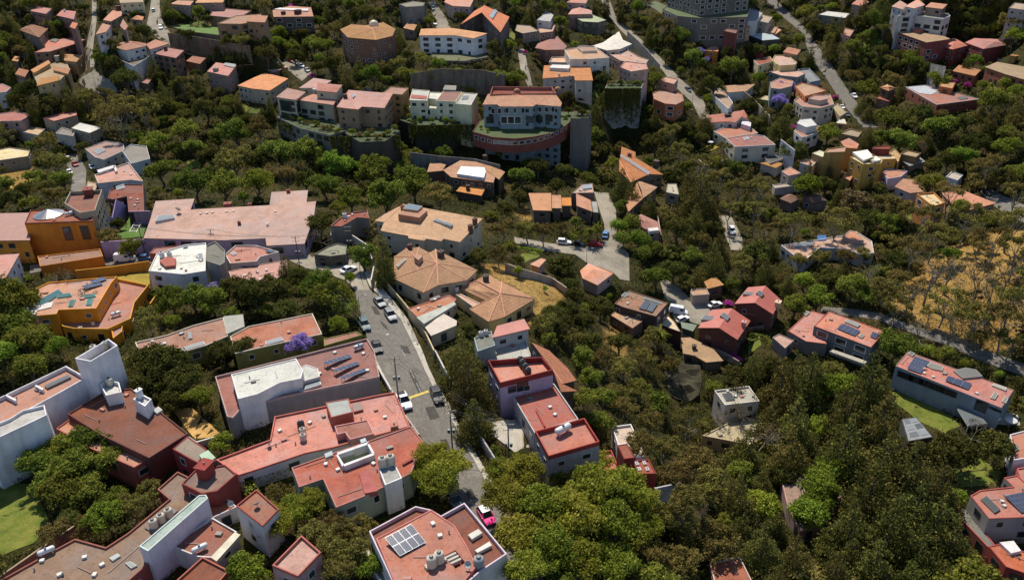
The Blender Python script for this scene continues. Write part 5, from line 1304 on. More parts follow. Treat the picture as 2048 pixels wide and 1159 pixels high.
def resample(P, n):
    d = [0]
    for i in range(1, len(P)): d.append(d[-1] + math.hypot(P[i][0] - P[i - 1][0], P[i][1] - P[i - 1][1]))
    out = []
    for k in range(n):
        t = d[-1] * k / (n - 1); i = max(j for j in range(len(d)) if d[j] <= t + 1e-9); i = min(i, len(P) - 2); f = (t - d[i]) / max(1e-9, d[i + 1] - d[i])
        out.append((P[i][0] + (P[i + 1][0] - P[i][0]) * f, P[i][1] + (P[i + 1][1] - P[i][1]) * f))
    return out
ROADPX = []
for r in ROADS: ROADPX.append(PX(r[1]) + list(reversed(PX(r[2]))))
for y in YARDS: ROADPX.append(PX(y[0]))
for w in WALKS: ROADPX.append(PX(w[0]) + list(reversed(PX(w[1]))))
LAWNPX = [PX(l[0]) for l in LAWNS]

# level the hillside where houses stand on it: full under the house, fading over the next metres
ZREF = GZ.copy()
for P0, zc, zfix in PADS:
    P0 = [Vector((a, b, 0)) for a, b in P0]; P0 = ccw(P0)[0]
    for grow, wgt in ((9.0, .35), (6.0, .65), (3.0, 1.0)):
        P = inset(P0, -grow); x0, x1 = min(p.x for p in P), max(p.x for p in P); y0, y1 = min(p.y for p in P), max(p.y for p in P)
        jj, ii = np.where((GX > x0) & (GX < x1) & (GY > y0) & (GY < y1))
        for j, i in zip(jj, ii):
            if not inpoly(GX[j, i], GY[j, i], P): continue
            if zfix:
                if grow == 3.0 and GZ[j, i] > zc: GZ[j, i] = zc
            elif wgt == 1.0: GZ[j, i] = zc
            else:
                z = ZREF[j, i] * (1 - wgt) + zc * wgt
                if abs(GZ[j, i] - ZREF[j, i]) < abs(z - ZREF[j, i]): GZ[j, i] = z
# roads keep the natural slope
_vc = (np.stack([GX, GY, ZREF - CAMZ], 2).reshape(-1, 3)) @ RMn; GPX = 1024 + FPX * _vc[:, 0] / -_vc[:, 2]; GPY = 579.5 - FPX * _vc[:, 1] / -_vc[:, 2]; gz = GZ.ravel(); zr_ = ZREF.ravel(); gyy = GY.ravel()
for P in ROADPX:
    xs = [p[0] for p in P]; ys = [p[1] for p in P]
    for k in np.where((GPX > min(xs) - 15) & (GPX < max(xs) + 15) & (GPY > min(ys) - 12) & (GPY < max(ys) + 12) & (gyy > 60))[0]:
        x, y = GPX[k], GPY[k]; e = 5 + 9 * y / 1159
        if any(inpoly(x + u, y + w, P) for u, w in ((0, 0), (e, 0), (-e, 0), (0, e * .7), (0, -e * .7))): gz[k] = zr_[k]
GZ = gz.reshape(GZ.shape)
for _ in range(4):          # no needle of soil between two levelled plots
    m_ = (GZ[:-2, 1:-1] + GZ[2:, 1:-1] + GZ[1:-1, :-2] + GZ[1:-1, 2:]) / 4; c_ = GZ[1:-1, 1:-1]; GZ[1:-1, 1:-1] = np.where(c_ - m_ > 0.9, m_, c_)
def build_ground():
    me = bpy.data.meshes.new('ground'); v = np.stack([GX, GY, GZ], 2).reshape(-1, 3)
    idx = np.arange(NU * NV).reshape(NV, NU); f = np.stack([idx[:-1, :-1], idx[:-1, 1:], idx[1:, 1:], idx[1:, :-1]], 2).reshape(-1, 4)
    me.vertices.add(len(v)); me.vertices.foreach_set('co', v.ravel()); me.loops.add(f.size); me.loops.foreach_set('vertex_index', f.ravel())
    me.polygons.add(len(f)); me.polygons.foreach_set('loop_start', np.arange(0, f.size, 4)); me.update(); me.validate(); me.shade_smooth()
    at_ = me.attributes.new('dry', 'FLOAT', 'POINT'); vc = (v - np.array([0, 0, CAMZ])) @ RMn; px = 1024 + FPX * vc[:, 0] / -vc[:, 2]; py = 579.5 - FPX * vc[:, 1] / -vc[:, 2]
    dry = np.zeros(len(v), 'f')
    for P in DRYPX:
        xs = [p[0] for p in P]; ys = [p[1] for p in P]
        for k in np.where((px > min(xs)) & (px < max(xs)) & (py > min(ys)) & (py < max(ys)))[0]:
            if inpoly(px[k], py[k], P): dry[k] = 1
    at_.data.foreach_set('value', dry)
    m = bpy.data.materials.new('hillside_soil'); n, l, b = nodes(m); g = n.new('ShaderNodeNewGeometry').outputs['Position']
    f1 = noise(n, l, g, 0.06, 7, 0.7); f2 = noise(n, l, g, 0.9, 6, 0.75)
    soil = ramp(n, l, f1, [(0.32, lit('2a2e16')), (0.48, lit('3c3c1e')), (0.6, lit('54482c')), (0.74, lit('3e4620'))])
    grass = ramp(n, l, noise(n, l, g, 0.11, 8, 0.75), [(0.32, lit('7c6238')), (0.46, lit('a68448')), (0.6, lit('b4945a')), (0.74, lit('80703a'))])
    a = n.new('ShaderNodeAttribute'); a.attribute_name = 'dry'
    c = mixc(n, l, a.outputs['Fac'], soil, grass)
    l.new(mixc(n, l, 0.85, c, ramp(n, l, f2, [(0.3, (0.45, 0.45, 0.42)), (0.62, (1.08, 1.05, 1.0))]), 'MULTIPLY'), b.inputs['Base Color'])
    b.inputs['Roughness'].default_value = 1.0; b.inputs['Specular IOR Level'].default_value = 0.1; bump(n, l, f2, b, 0.7, 0.5)
    me.materials.append(m); struct(link('ground', me))
    mb = MB(); mb.face([(-9000, -3000, -46), (9000, -3000, -46), (9000, 12000, -46), (-9000, 12000, -46)]); o = mb.obj('terrain', m); struct(o)
build_ground()
groundmat('asphalt', [(0.3, '605c54'), (0.45, '837d74'), (0.52, '777168'), (0.62, '8b857a'), (0.75, '989184')], 0.16, 2.2, 0.2)
groundmat('concrete_road', [(0.3, '8c8475'), (0.55, 'a69c8a'), (0.75, 'b6ab98')], 0.15, 2.0, 0.25)
groundmat('concrete_pale', [(0.3, 'b0a795'), (0.55, 'c8bfae'), (0.75, 'd4ccbc')], 0.3, 3.0, 0.25)
groundmat('lawn', [(0.3, '4e5c20'), (0.45, '68742a'), (0.58, '7c7e34'), (0.75, '948c48')], 0.35, 3.0, 0.6)
groundmat('lawn_dry', [(0.3, '8a7a2c'), (0.5, 'a8923a'), (0.72, 'b8a050')], 0.3, 6.0, 0.6)
groundmat('turf', [(0.3, '4c6a2c'), (0.5, '5c7a34'), (0.72, '6a8440')], 0.5, 6.0, 0.4)
groundmat('sand', [(0.3, 'b88c4e'), (0.5, 'd0a460'), (0.72, 'd8b478')], 0.4, 5.0, 0.4)
def strip(A, B, off, nacross=4, thick=0.0):
    L = max(len(A), len(B)); n = max(12, int(max(math.hypot(A[i + 1][0] - A[i][0], A[i + 1][1] - A[i][1]) for i in range(len(A) - 1)) * len(A) / 9)); n = min(n, 160)
    A, B = resample(A, n), resample(B, n); rows = []
    for a, b in zip(A, B):
        pa, pb = hit(*a), hit(*b); rows.append([pa.lerp(pb, k / nacross) for k in range(nacross + 1)])
    for r in rows:
        for p in r: p.z = terr(p.x, p.y) + off
    mb = MB()
    for i in range(n - 1):
        for k in range(nacross):
            q = [rows[i][k], rows[i][k + 1], rows[i + 1][k + 1], rows[i + 1][k]]
            if area2(q) < 0: q.reverse()
            mb.face(q)
    if thick:
        for k in (0, nacross):
            for i in range(n - 1):
                a, b = rows[i][k], rows[i + 1][k]; d = Vector((0, 0, thick)); mb.face([a, b, b - d, a - d])
    return mb, rows
ROWS = []
for r in ROADS:
    mb, rows = strip(PX(r[1]), PX(r[2]), 0.10); ROWS.append(rows); struct(mb.obj(r[0], MATS[r[3]]))
for w in WALKS:
    mb, rows = strip(PX(w[0]), PX(w[1]), 0.26, 2, 0.3); struct(mb.obj('pavement', MATS['concrete_pale']))
def drape(pxs, off, mat, name, rough=0):
    P = [hit(*p) for p in pxs]; B = []
    for i in range(len(P)):
        a, b = P[i], P[(i + 1) % len(P)]; n = max(1, int((b - a).length / 2.0))
        for k in range(n): B.append(a.lerp(b, k / n))
    v2 = [Vector((p.x, p.y)) for p in B]; nb = len(v2); ed = [(i, (i + 1) % nb) for i in range(nb)]
    x0, x1 = min(p.x for p in v2), max(p.x for p in v2); y0, y1 = min(p.y for p in v2), max(p.y for p in v2)
    s = max(1.6, math.sqrt((x1 - x0) * (y1 - y0)) / 30); x = x0 + s / 2
    while x < x1:
        y = y0 + s / 2
        while y < y1:
            if inpoly(x, y, v2): v2.append(Vector((x, y)))
            y += s
        x += s
    r = delaunay_2d_cdt(v2, ed, [], 1, 1e-5); mb = MB(); mb.v = [(p.x, p.y, terr(p.x, p.y) + off + rough * (.6 + .5 * math.sin(p.x * .9 + p.y * .4) + .5 * math.sin(p.y * 1.3 - p.x * .7))) for p in r[0]]; mb.f = [tuple(f) for f in r[2]]
    return mb.obj(name, MATS[mat])
for p, m, _ in LAWNS: struct(drape(PX(p), 0.12, m, 'lawn' if m != 'sand' else 'yard'))
for p, m in YARDS: struct(drape(PX(p), 0.13, m, 'yard'))
groundmat('shaded_earth', [(0.3, '2c2a20'), (0.5, '464232'), (0.72, '5c5640')], 0.2, 1.2, 0.9)  # dark earth of the ravine slope, its shadow painted in
struct(drape(PX('1328,742 1345,726 1372,720 1400,735 1404,765 1396,798 1352,802 1332,775'), 0.15, 'shaded_earth', 'ravine_slope', .8))
# repaired patches and kerb dirt on the asphalt
groundmat('asphalt_patch', [(0.3, '45423d'), (0.55, '56524b'), (0.75, '625e56')], 0.5, 4.0, 0.2)
for s in ('760,640 772,650 778,662 765,652', '800,690 815,693 822,708 806,706', '850,815 868,812 880,835 860,840', '880,880 893,878 906,905 890,908', '742,612 752,614 762,630 750,628', '930,985 945,980 952,996 938,1000', '818,745 826,744 846,786 838,788'):
    struct(drape(PX(s), 0.125, 'asphalt_patch', 'road_patch'))
# painted marks on the street: yellow speed hump line and the worn white centre line
mb, _ = strip(PX('812,796 856,781'), PX('814,800 858,785'), 0.15, 1); struct(mb.obj('road_marking', plain('yellow_paint', 'd0b43c', 0.7)))
for s in ('803,700 810,714', '820,740 828,757', '832,766 842,786'):
    a, b = PX(s); mb, _ = strip([a, b], [(a[0] + 1.4, a[1]), (b[0] + 1.4, b[1])], 0.15, 1); struct(mb.obj('road_marking', plain('white_paint_worn', '9a978f', 0.7)))
mb = MB(); p = hit(775, 669, 0); mb.lathe([(0.45, 0), (0.45, 0.03)], 14, (p.x, p.y, terr(p.x, p.y) + 0.12)); struct(mb.obj('manhole_cover', plain('cast_iron', 'a8a294', 0.7)))

# ================================================================== houses
for hd in HOUSES: build_house(hd); extras(hd)

# ================================================================== water tanks, gas tanks, dishes on the roofs
def tank_proto(kind):
    c = {'black': '2c2b2b', 'beige': 'd2c6b2', 'white': 'e4e0da', 'grey': '9aa0a0'}[kind]
    m = plain('tank_' + kind, c, 0.45); t = link('water_tank', None); mb = MB()
    mb.lathe([(.50, 0), (.55, .05), (.55, .32), (.53, .36), (.55, .40), (.55, .75), (.53, .79), (.55, .83), (.55, 1.05), (.48, 1.22), (.22, 1.36)], 16); mb.obj('body', m, t, True)
    mb = MB(); mb.lathe([(.24, 1.34), (.24, 1.44), (.18, 1.48)], 12); mb.obj('lid', plain('tank_lid_' + kind, '4a4846' if kind != 'black' else '1c1c1c', 0.5), t)
    mb = MB(); mb.cyl((.5, 0, .15), (.9, 0, .05), .03, .03, 6); mb.obj('pipe', plain('pipe_copper', '8a7060', 0.5, 0.4), t)
    return t
def gas_proto(kind):
    m = plain('gas_' + kind, 'e6e4e0' if kind == 'white' else 'b8bcc0', 0.35); t = link('gas_tank', None); mb = MB(); n = 12
    prof = [(-1.0, .02), (-.97, .18), (-.88, .3), (-.75, .36), (.75, .36), (.88, .3), (.97, .18), (1.0, .02)]; i0 = 0
    for x, r in prof:
        for k in range(n): a = 2 * math.pi * k / n; mb.v.append((x, r * math.cos(a), .62 + r * math.sin(a)))
    for j in range(len(prof) - 1):
        for k in range(n): mb.f.append((j * n + k, j * n + (k + 1) % n, (j + 1) * n + (k + 1) % n, (j + 1) * n + k))
    mb.obj('body', m, t, True)
    for x in (-.6, .6): mb = MB(); mb.box((x, 0, .16), (.1, .5, .34)); mb.obj('foot', m, t)
    mb = MB(); mb.cyl((0, 0, .95), (0, 0, 1.12), .14, .14, 10); mb.obj('valve', plain('valve_dark', '3a4a6a', 0.5), t); return t
def dish_proto():
    t = link('satellite_dish', None); mb = MB(); mb.cyl((0, 0, 0), (0, 0, .7), .04, .04, 6); mb.obj('mast', plain('steel_post', '77736d', 0.5, 0.3), t)
    mb = MB(); mb.lathe([(.02, 0), (.25, .03), (.45, .12), (.6, .24), (.58, .25), (.44, .14), (.2, .05), (.02, .03)], 16); o = mb.obj('reflector', plain('dish_grey', 'b4b2ae', 0.5), t, True); o.location = (0, 0, .75); o.rotation_euler = (-.9, 0, .3)
    mb = MB(); mb.cyl((0, .1, .75), (0, .55, 1.2), .015, .015, 5); mb.obj('arm', plain('steel_post', '77736d', 0.5, 0.3), t); return t
ORD = ['leftmost', 'second from left', 'third from left', 'fourth from left', 'fifth from left', 'sixth from left', 'seventh from left', 'eighth from left', 'ninth from left', 'tenth from left']
protos = {}; bykey = {}
for k, q, z, kind, short, s in TANKS:
    nm = {'tank': '%s water tank', 'gas': '%s cylindrical gas tank', 'dish': '%s satellite dish'}[k] % kind
    bykey.setdefault((k, kind, short), []).append((q, z, s, nm))
for (k, kind, short), L in bykey.items():
    L.sort(key=lambda e: e[0][0])
    for i, (q, z, s, nm) in enumerate(L):
        key = (k, kind)
        if key not in protos: protos[key] = {'tank': lambda: tank_proto(kind), 'gas': lambda: gas_proto(kind), 'dish': dish_proto}[k](); o = protos[key]
        else: o = copy_tree(protos[key])
        o.location = at(q[0], q[1], z) + Vector((0, 0, .03)); o.scale = (s * 1.3,) * 3; o.rotation_euler[2] = 0.4 + (0.25 if k == 'gas' else q[0])
        pre = '' if len(L) == 1 else (ORD[i] + ' ' if i < len(L) - 1 else 'rightmost ')
        tag(o, (pre + nm + ' on the roof of ' + short).strip(), {'tank': 'water tank', 'gas': 'gas tank', 'dish': 'satellite dish'}[k], {'tank': 'rooftop water tanks', 'gas': 'rooftop gas tanks', 'dish': 'rooftop dishes'}[k])

# ================================================================== garden walls and hedges
def wall(px, h, c, label, t=0.25, name='garden_wall', cat='wall', follow=True, hs=None):
    P = [hit(*p, h if not hs else hs[i]) for i, p in enumerate(px)]; root = link(name, None, None, P[0] - Vector((0, 0, h))); R = root.location; mb = MB(); cp_ = MB()
    for i in range(len(P) - 1):
        a, b = P[i], P[i + 1]; n = max(1, int((b - a).length / 4))
        d = Vector((b.x - a.x, b.y - a.y, 0)).normalized(); s = Vector((-d.y, d.x, 0)) * t / 2
        for k in range(n):
            u, v = a.lerp(b, k / n), a.lerp(b, (k + 1) / n)
            zl = min(terr(u.x, u.y), terr(v.x, v.y)) - 1.0
            q = [u + s, u - s, v - s, v + s]; q = [w - R for w in q]
            for (x, y) in ((0, 3), (1, 2)): mb.face([(q[x].x, q[x].y, zl - R.z), (q[y].x, q[y].y, zl - R.z), q[y], q[x]])
            if k == 0: mb.face([(q[0].x, q[0].y, zl - R.z), (q[1].x, q[1].y, zl - R.z), q[1], q[0]])
            if k == n - 1: mb.face([(q[2].x, q[2].y, zl - R.z), (q[3].x, q[3].y, zl - R.z), q[3], q[2]])
            s2 = s * 1.3; q = [u + s2 - R, u - s2 - R, v - s2 - R, v + s2 - R]; up = Vector((0, 0, .1)); lo = [w + Vector((0, 0, .004)) for w in q]; hi = [w + up for w in q]
            cp_.face(list(reversed(hi)) if area2(hi) < 0 else hi)
            for x, y in ((0, 1), (1, 2), (2, 3), (3, 0)): cp_.face([lo[x], lo[y], hi[y], hi[x]])
    mb.obj('wall_body', wallmat(c), root); cp_.obj('coping', wallmat(c), root); tag(root, label, cat); return root
WALLS = [('752,538 780,572 814,612 852,666 868,700', 2.6, 'c8b488', 'tan street wall beside the parked silver cars'), ('870,700 888,735 906,768 938,815', 2.2, 'c9c2b6', 'pale street wall in front of the white terrace garden'),
 ('935,830 970,885 1005,940', 2.4, 'b4aca8', 'grey street wall below the lavender house'), ('745,716 782,779', 1.6, 'd8d4cc', 'low white wall along the street beside the three solar rows'),
 ('312,590 300,607', 2, 'dd9a2e', 'short yellow wall at the corner of the yellow house'), ('150,541 226,533 298,522', 3.0, 'd8982f', 'long ochre wall behind the dry lawn'), ('148,572 235,566 300,575', 2.2, 'd8902c', 'ochre wall in front of the dry lawn'),
 ('201,484 311,477', 5.5, 'bfa2c2', 'mauve wall in front of the artificial turf court'), ('257,423 300,422', 5, 'bfa2c2', 'mauve wall behind the artificial turf court'),
 ('0,1152 75,1100 150,1050', 2.4, 'a89478', 'long stained wall along the lawn at lower left'), ('1309,976 1361,965', 6, 'b8b4b4', 'grey concrete wall right of the dark red house'), ('704,470 735,490 748,530 742,560', 3, 'cfc8ba', 'curved pale wall beside the parked white car'),
 ('1010,526 1040,536 1105,556 1133,575', 3.0, 'b8a898', 'stone wall around the dry garden'), ('1562,279 1590,301', 11, 'e2dedc', 'tall white retaining wall with brown terrace on top'), ('1394,316 1410,330 1455,318', 6, 'cdb88e', 'beige garden wall left of the ribbon windows'),
 ('1488,183 1510,200 1530,222 1540,232', 7, 'b8a68c', 'long tan wall with railing above the hedge'), ('345,852 392,884 455,866', 2.2, 'd8d4c8', 'white wall around the sand yard'), ('1315,430 1322,470', 3, 'c0a898', 'pink wall beside the small red hip house'),
 ('820,305 880,312 950,318 1000,330', 9, '#8a8c88', 'long grey stone retaining wall under the cream mansion'), ('335,66 380,72 440,82 500,92', 9, '#8a7660', 'tall brown stone retaining wall under the terraced house'), ('1862,128 1892,134', 12, '#b8b0a4', 'pale rock retaining wall under the pink villa'),
 ('820,148 880,138 960,140 1010,150', 12, '#7c7468', 'dark stone retaining wall below the white balconied house'), ('1366,668 1410,690 1450,705 1478,722', 2.6, 'a89a84', 'grey yard wall below the front red gable house'), ('1255,62 1285,90 1320,130', 7, '#b0aa9c', 'rough pale rock cutting beside the climbing road'),
 ('1470,640 1500,655 1530,650', 1.6, '8a7a68', 'low wall behind the small lawn'), ('1870,655 1900,668 1960,690', 1.2, 'a08c6c', 'low earth wall above the right hand lane')]
for w in WALLS: wall(PX(w[0]), w[1], w[2], w[3])
def saw_wall(pts, c, label, t=.3):           # ground pixels with the wall's height above each
    P = [(hit(x, y), h) for x, y, h in pts]; root = link('garden_wall', None, None, P[0][0]); R = root.location; mb = MB(); d = (P[-1][0] - P[0][0]); d.z = 0; d.normalize(); s = Vector((-d.y, d.x, 0)) * t / 2
    A, B = P[0][0], P[-1][0]
    Q = [(A.lerp(B, i / (len(P) - 1)), h) for i, (p, h) in enumerate(P)]
    for (p, h), (q, g) in zip(Q, Q[1:]):
        lo = -1.5
        for sg in (1, -1): mb.face([p + s * sg + Vector((0, 0, lo)) - R, q + s * sg + Vector((0, 0, lo)) - R, q + s * sg + Vector((0, 0, g)) - R, p + s * sg + Vector((0, 0, h)) - R])
        mb.face([p + s + Vector((0, 0, h)) - R, p - s + Vector((0, 0, h)) - R, q - s + Vector((0, 0, g)) - R, q + s + Vector((0, 0, g)) - R])
    for p, h in (Q[0], Q[-1]): mb.face([p + s + Vector((0, 0, -1.5)) - R, p - s + Vector((0, 0, -1.5)) - R, p - s + Vector((0, 0, h)) - R, p + s + Vector((0, 0, h)) - R])
    mb.obj('wall_body', wallmat(c), root); tag(root, label, 'wall')
saw_wall([(200, 484, 4.5), (212, 470, 7.5), (222, 462, 4), (246, 444, 8.5), (258, 432, 4)], 'bfa0ca', 'mauve side wall with saw-tooth top beside the turf court')

# ================================================================== cars
def car_proto(kind):
    L, Wd, Ht, bh = {'sedan': (4.5, 1.78, 1.44, .86), 'suv': (4.6, 1.88, 1.72, 1.02), 'hatch': (3.9, 1.7, 1.48, .88), 'van': (5.2, 1.95, 2.2, 1.15), 'pickup': (5.2, 1.9, 1.8, 1.05)}[kind]
    t = link('parked_car', None); w = Wd / 2; g = .28
    def loft(secs, name, mat, parent=t, smooth=False):        # secs: (x, half width, z0, z1)
        mb = MB(); i = 0
        for x, hw, z0, z1 in secs: mb.v += [(x, -hw, z0), (x, -hw, z1), (x, hw, z1), (x, hw, z0)]
        for s in range(len(secs) - 1):
            for k in range(4): mb.f.append((s * 4 + k, s * 4 + (k + 1) % 4, s * 4 + 4 + (k + 1) % 4, s * 4 + 4 + k))
        mb.f.append((3, 2, 1, 0)); e = (len(secs) - 1) * 4; mb.f.append((e, e + 1, e + 2, e + 3)); return mb.obj(name, mat, parent, smooth)
    paint = carpaint('silver'); gl = glass('car_glass', (.012, .015, .018), .05)
    h = L / 2
    loft([(-h, w * .82, g + .12, bh * .78), (-h + .18, w * .96, g, bh * .96), (-h * .5, w, g - .02, bh), (h * .35, w, g - .02, bh), (h * .78, w * .97, g, bh * .86), (h - .1, w * .88, g + .05, bh * .72), (h, w * .74, g + .15, bh * .6)], 'body', paint)
    c0, c1 = {'sedan': (-.72, .42), 'suv': (-.94, .40), 'hatch': (-.9, .45), 'van': (-.97, .66), 'pickup': (-.25, .42)}[kind]; r0, r1 = {'sedan': (-.42, .05), 'suv': (-.78, .05), 'hatch': (-.66, .08), 'van': (-.9, .42), 'pickup': (-.15, .1)}[kind]
    mb = MB(); b0, b1, t0, t1 = h * c0, h * c1, h * r0, h * r1; hw0, hw1 = w * .93, w * .74; zt = Ht - .05
    lo = [(b0, -hw0, bh - .02), (b1, -hw0, bh - .02), (b1, hw0, bh - .02), (b0, hw0, bh - .02)]; hi = [(t0, -hw1, zt), (t1, -hw1, zt), (t1, hw1, zt), (t0, hw1, zt)]
    for k in range(4): mb.face([lo[k], lo[(k + 1) % 4], hi[(k + 1) % 4], hi[k]])
    mb.obj('glasshouse', gl if kind != 'van' else paint, t)
    loft([(t0 - .06, hw1 * .9, zt - .02, zt + .02), (t0 + .15, hw1 * 1.03, zt - .02, Ht), (t1 - .2, hw1 * 1.03, zt - .02, Ht), (t1 + .06, hw1 * .9, zt - .02, zt + .02)], 'roof', paint)
    for s in (-1, 1):           # pillars
        mb = MB()
        for x0_, x1_ in ((b0, t0), ((b0 + b1) / 2, (t0 + t1) / 2), (b1, t1)): mb.cyl((x0_, s * hw0 * 1.005, bh - .02), (x1_, s * hw1 * 1.01, zt), .05, .045, 5)
        mb.obj('pillar', paint, t)
        mb = MB(); mb.box((b1 - .15, s * (w + .1), bh + .08), (.12, .2, .14)); mb.obj('mirror', paint, t)
        mb = MB(); mb.box((h - .1, s * w * .62, bh * .66), (.16, w * .34, .13)); mb.obj('headlight', plain('headlight', 'e8ecec', .15), t)
        mb = MB(); mb.box((-h + .08, s * w * .7, bh * .8), (.14, w * .28, .16)); mb.obj('taillight', plain('taillight', 'a01c18', .25), t)
        for x in (-.62, .62):
            mb = MB(); mb.cyl((h * x, s * (w - .2), .33), (h * x, s * (w + .01), .33), .33, .33, 14); o = mb.obj('wheel', plain('tyre', '1c1c1c', .9), t)
            mb = MB(); mb.cyl((h * x, s * (w - .02), .33), (h * x, s * (w + .03), .33), .2, .19, 10); mb.obj('rim', plain('rim_alloy', 'b0b2b4', .3, .8), o)
    if kind == 'van':
        mb = MB()
        for s in (-1, 1): mb.box((h * .32, s * (w * .90), bh + .42), (.9, .06, .5)); 
        mb.box((t1 + (b1 - t1) * .5, 0, bh + .45), (.08, w * 1.4, .62), Matrix.Rotation(-.75, 3, 'Y')); mb.obj('window', gl, t)
    if kind == 'pickup':
        mb = MB(); mb.box((-h * .62, 0, bh + .012), (h * .66, w * 1.6, .02)); mb.obj('bed', plain('bed_dark', '2c2c2c', .8), t)
    for o in t.children:
        for s in o.material_slots:
            if o.data.materials[0] == paint: s.link = 'OBJECT'
    return t
def carpaint(name):
    key = 'paint_' + name
    if key in MATS: return MATS[key]
    c = {'silver': (.13, .14, .15), 'white': (.72, .72, .71), 'black': (.012, .012, .014), 'darkgrey': (.02, .022, .026), 'grey': (.11, .12, .13), 'red': (.3, .015, .015), 'blue': (.08, .2, .38), 'pink': (.75, .03, .22), 'yellow': (.55, .5, .05), 'teal': (.06, .11, .12)}[name]
    m = MATS[key] = bpy.data.materials.new(key); n, l, b = nodes(m); tc = n.new('ShaderNodeTexCoord').outputs['Object']
    l.new(ramp(n, l, noise(n, l, tc, 1.2, 3), [(0.3, sc3(c, .9)), (0.7, sc3(c, 1.05))]), b.inputs['Base Color']); b.inputs['Roughness'].default_value = .42; b.inputs['Coat Weight'].default_value = .03; b.inputs['Specular IOR Level'].default_value = .18; b.inputs['Metallic'].default_value = .25 if name == 'silver' else 0
    return m
CARS = [(697, 538, 20, -8, 'sedan', 'white', 'white sedan parked crosswise at the top of the asphalt street'), (759, 603, 10, 11, 'sedan', 'silver', 'silver sedan with dark sunroof beside the tan street wall'), (781, 630, 9, 13, 'suv', 'silver', 'silver estate car behind the silver sedan at the tan wall'),
 (729, 649, 8, 16, 'suv', 'teal', 'pale teal SUV parked by the lamp post'), (754, 692, 7, 17, 'sedan', 'darkgrey', 'dark grey sedan parked above the three solar rows'), (808, 801, 9, 17, 'pickup', 'white', 'white pickup parked at the foot of the utility pole'), (874, 791, 8, 18, 'suv', 'black', 'black SUV parked under the street conifer'),
 (911, 999, 8, 12, 'sedan', 'silver', 'pale sedan half hidden by the street tree above the taxi'), (972, 1029, 13, 20, 'hatch', 'pink', 'pink and white taxi parked at the bottom of the street'),
 (1128, 484, 16, 1, 'suv', 'white', 'white SUV parked at the turning circle kerb'), (1157, 487, 16, 2, 'sedan', 'black', 'black sedan between the white SUV and the red car'), (1190, 488, 16, 1, 'suv', 'red', 'dark red car in the shade at the turning circle'), (1211, 468, 3, -12, 'sedan', 'blue', 'blue car at the driveway entrance beside palms'),
 (1430, 608, 16, -4, 'sedan', 'white', 'white sedan on the cobbled yard beside the magenta bush'), (1356, 622, 16, 3, 'van', 'white', 'white delivery van beside the roof light grid house'), (1366, 637, 14, -5, 'hatch', 'white', 'small white car between the van and the green shed'), (1464, 461, 4, 12, 'suv', 'white', 'white SUV on the lane under pale trees'),
 (1911, 1138, 6, 14, 'suv', 'black', 'dark SUV below the conifers at lower right'), (307, 20, 1, -8, 'hatch', 'white', 'white car at the top of the upper left lane'), (321, 54, 2, 8, 'hatch', 'white', 'white car on the bend of the upper left lane'), (386, 97, 12, 4, 'sedan', 'white', 'white car above the slope of clipped cypresses'),
 (592, 125, 10, 5, 'sedan', 'white', 'first white car of the row above the stepped pink mansion'), (602, 131, 10, 6, 'sedan', 'white', 'middle white car of the row above the stepped pink mansion'), (614, 140, 8, 7, 'hatch', 'silver', 'silver car at the lower end of the row above the stepped pink mansion'), (582, 121, 10, 4, 'sedan', 'red', 'red car at the upper end of the row above the stepped pink mansion'), (531, 114, 12, 2, 'sedan', 'silver', 'silver car in shade above the orange slopes'),
 (735, 180, 14, 2, 'sedan', 'silver', 'silver car in the shade behind the broad pink-roofed mansion'), (870, 46, 2, 9, 'hatch', 'white', 'white car on the short lane above the white balconied house'), (866, 15, 3, 8, 'sedan', 'grey', 'grey car at the top of the short lane'),
 (1708, 191, 9, 9, 'sedan', 'white', 'white car alone on the upper right road'), (1684, 214, 7, 7, 'sedan', 'white', 'white car beside the beige cubic house'), (1694, 229, 7, 7, 'hatch', 'silver', 'silver car below the beige cubic house'), (1915, 21, 12, 1, 'sedan', 'yellow', 'yellow green car at the upper right edge of the wood'),
 (136, 317, 10, 8, 'sedan', 'white', 'white sedan at the head of the left lane'), (150, 328, 10, 8, 'sedan', 'red', 'red sedan on the left lane'), (139, 344, 8, 10, 'hatch', 'white', 'white car half under trees on the left lane'), (184, 334, 10, 8, 'hatch', 'white', 'white car beside the house with three roof courts'),
 (250, 517, 16, -1, 'van', 'white', 'white van on the street below the mauve wall'), (292, 515, 12, -1, 'hatch', 'blue', 'pale blue car behind the white-roofed house'), (1975, 384, 8, 6, 'sedan', 'darkgrey', 'dark car in shade on the far right road'), (1376, 178, 7, 7, 'sedan', 'silver', 'silver car under trees on the climbing road')]
cpro = {}
for x, y, dx, dy, kind, colr, lab in CARS:
    if kind not in cpro: cpro[kind] = car_proto(kind); o = cpro[kind]
    else: o = copy_tree(cpro[kind])
    a = hit(x - dx / 2, y - dy / 2, .8); b = hit(x + dx / 2, y + dy / 2, .8); p = hit(x, y, .8)
    d = b - a; o.rotation_euler[2] = math.atan2(d.y, d.x); o.location = (p.x, p.y, terr(p.x, p.y) + .11); o.scale = (1.17,) * 3
    d2 = Vector((math.cos(o.rotation_euler[2]), math.sin(o.rotation_euler[2]))) * 1.5; sl = terr(p.x + d2.x, p.y + d2.y) - terr(p.x - d2.x, p.y - d2.y); o.rotation_euler[1] = -math.atan2(sl, 3.0)
    tag(o, lab, 'van' if kind == 'van' else 'car', 'parked cars'); o.name = 'parked_van' if kind == 'van' else 'parked_car'
    for ch in o.children:
        for s in ch.material_slots:
            if s.link == 'OBJECT': s.material = carpaint('white' if (colr == 'pink' and ch.name.startswith('roof')) else colr)

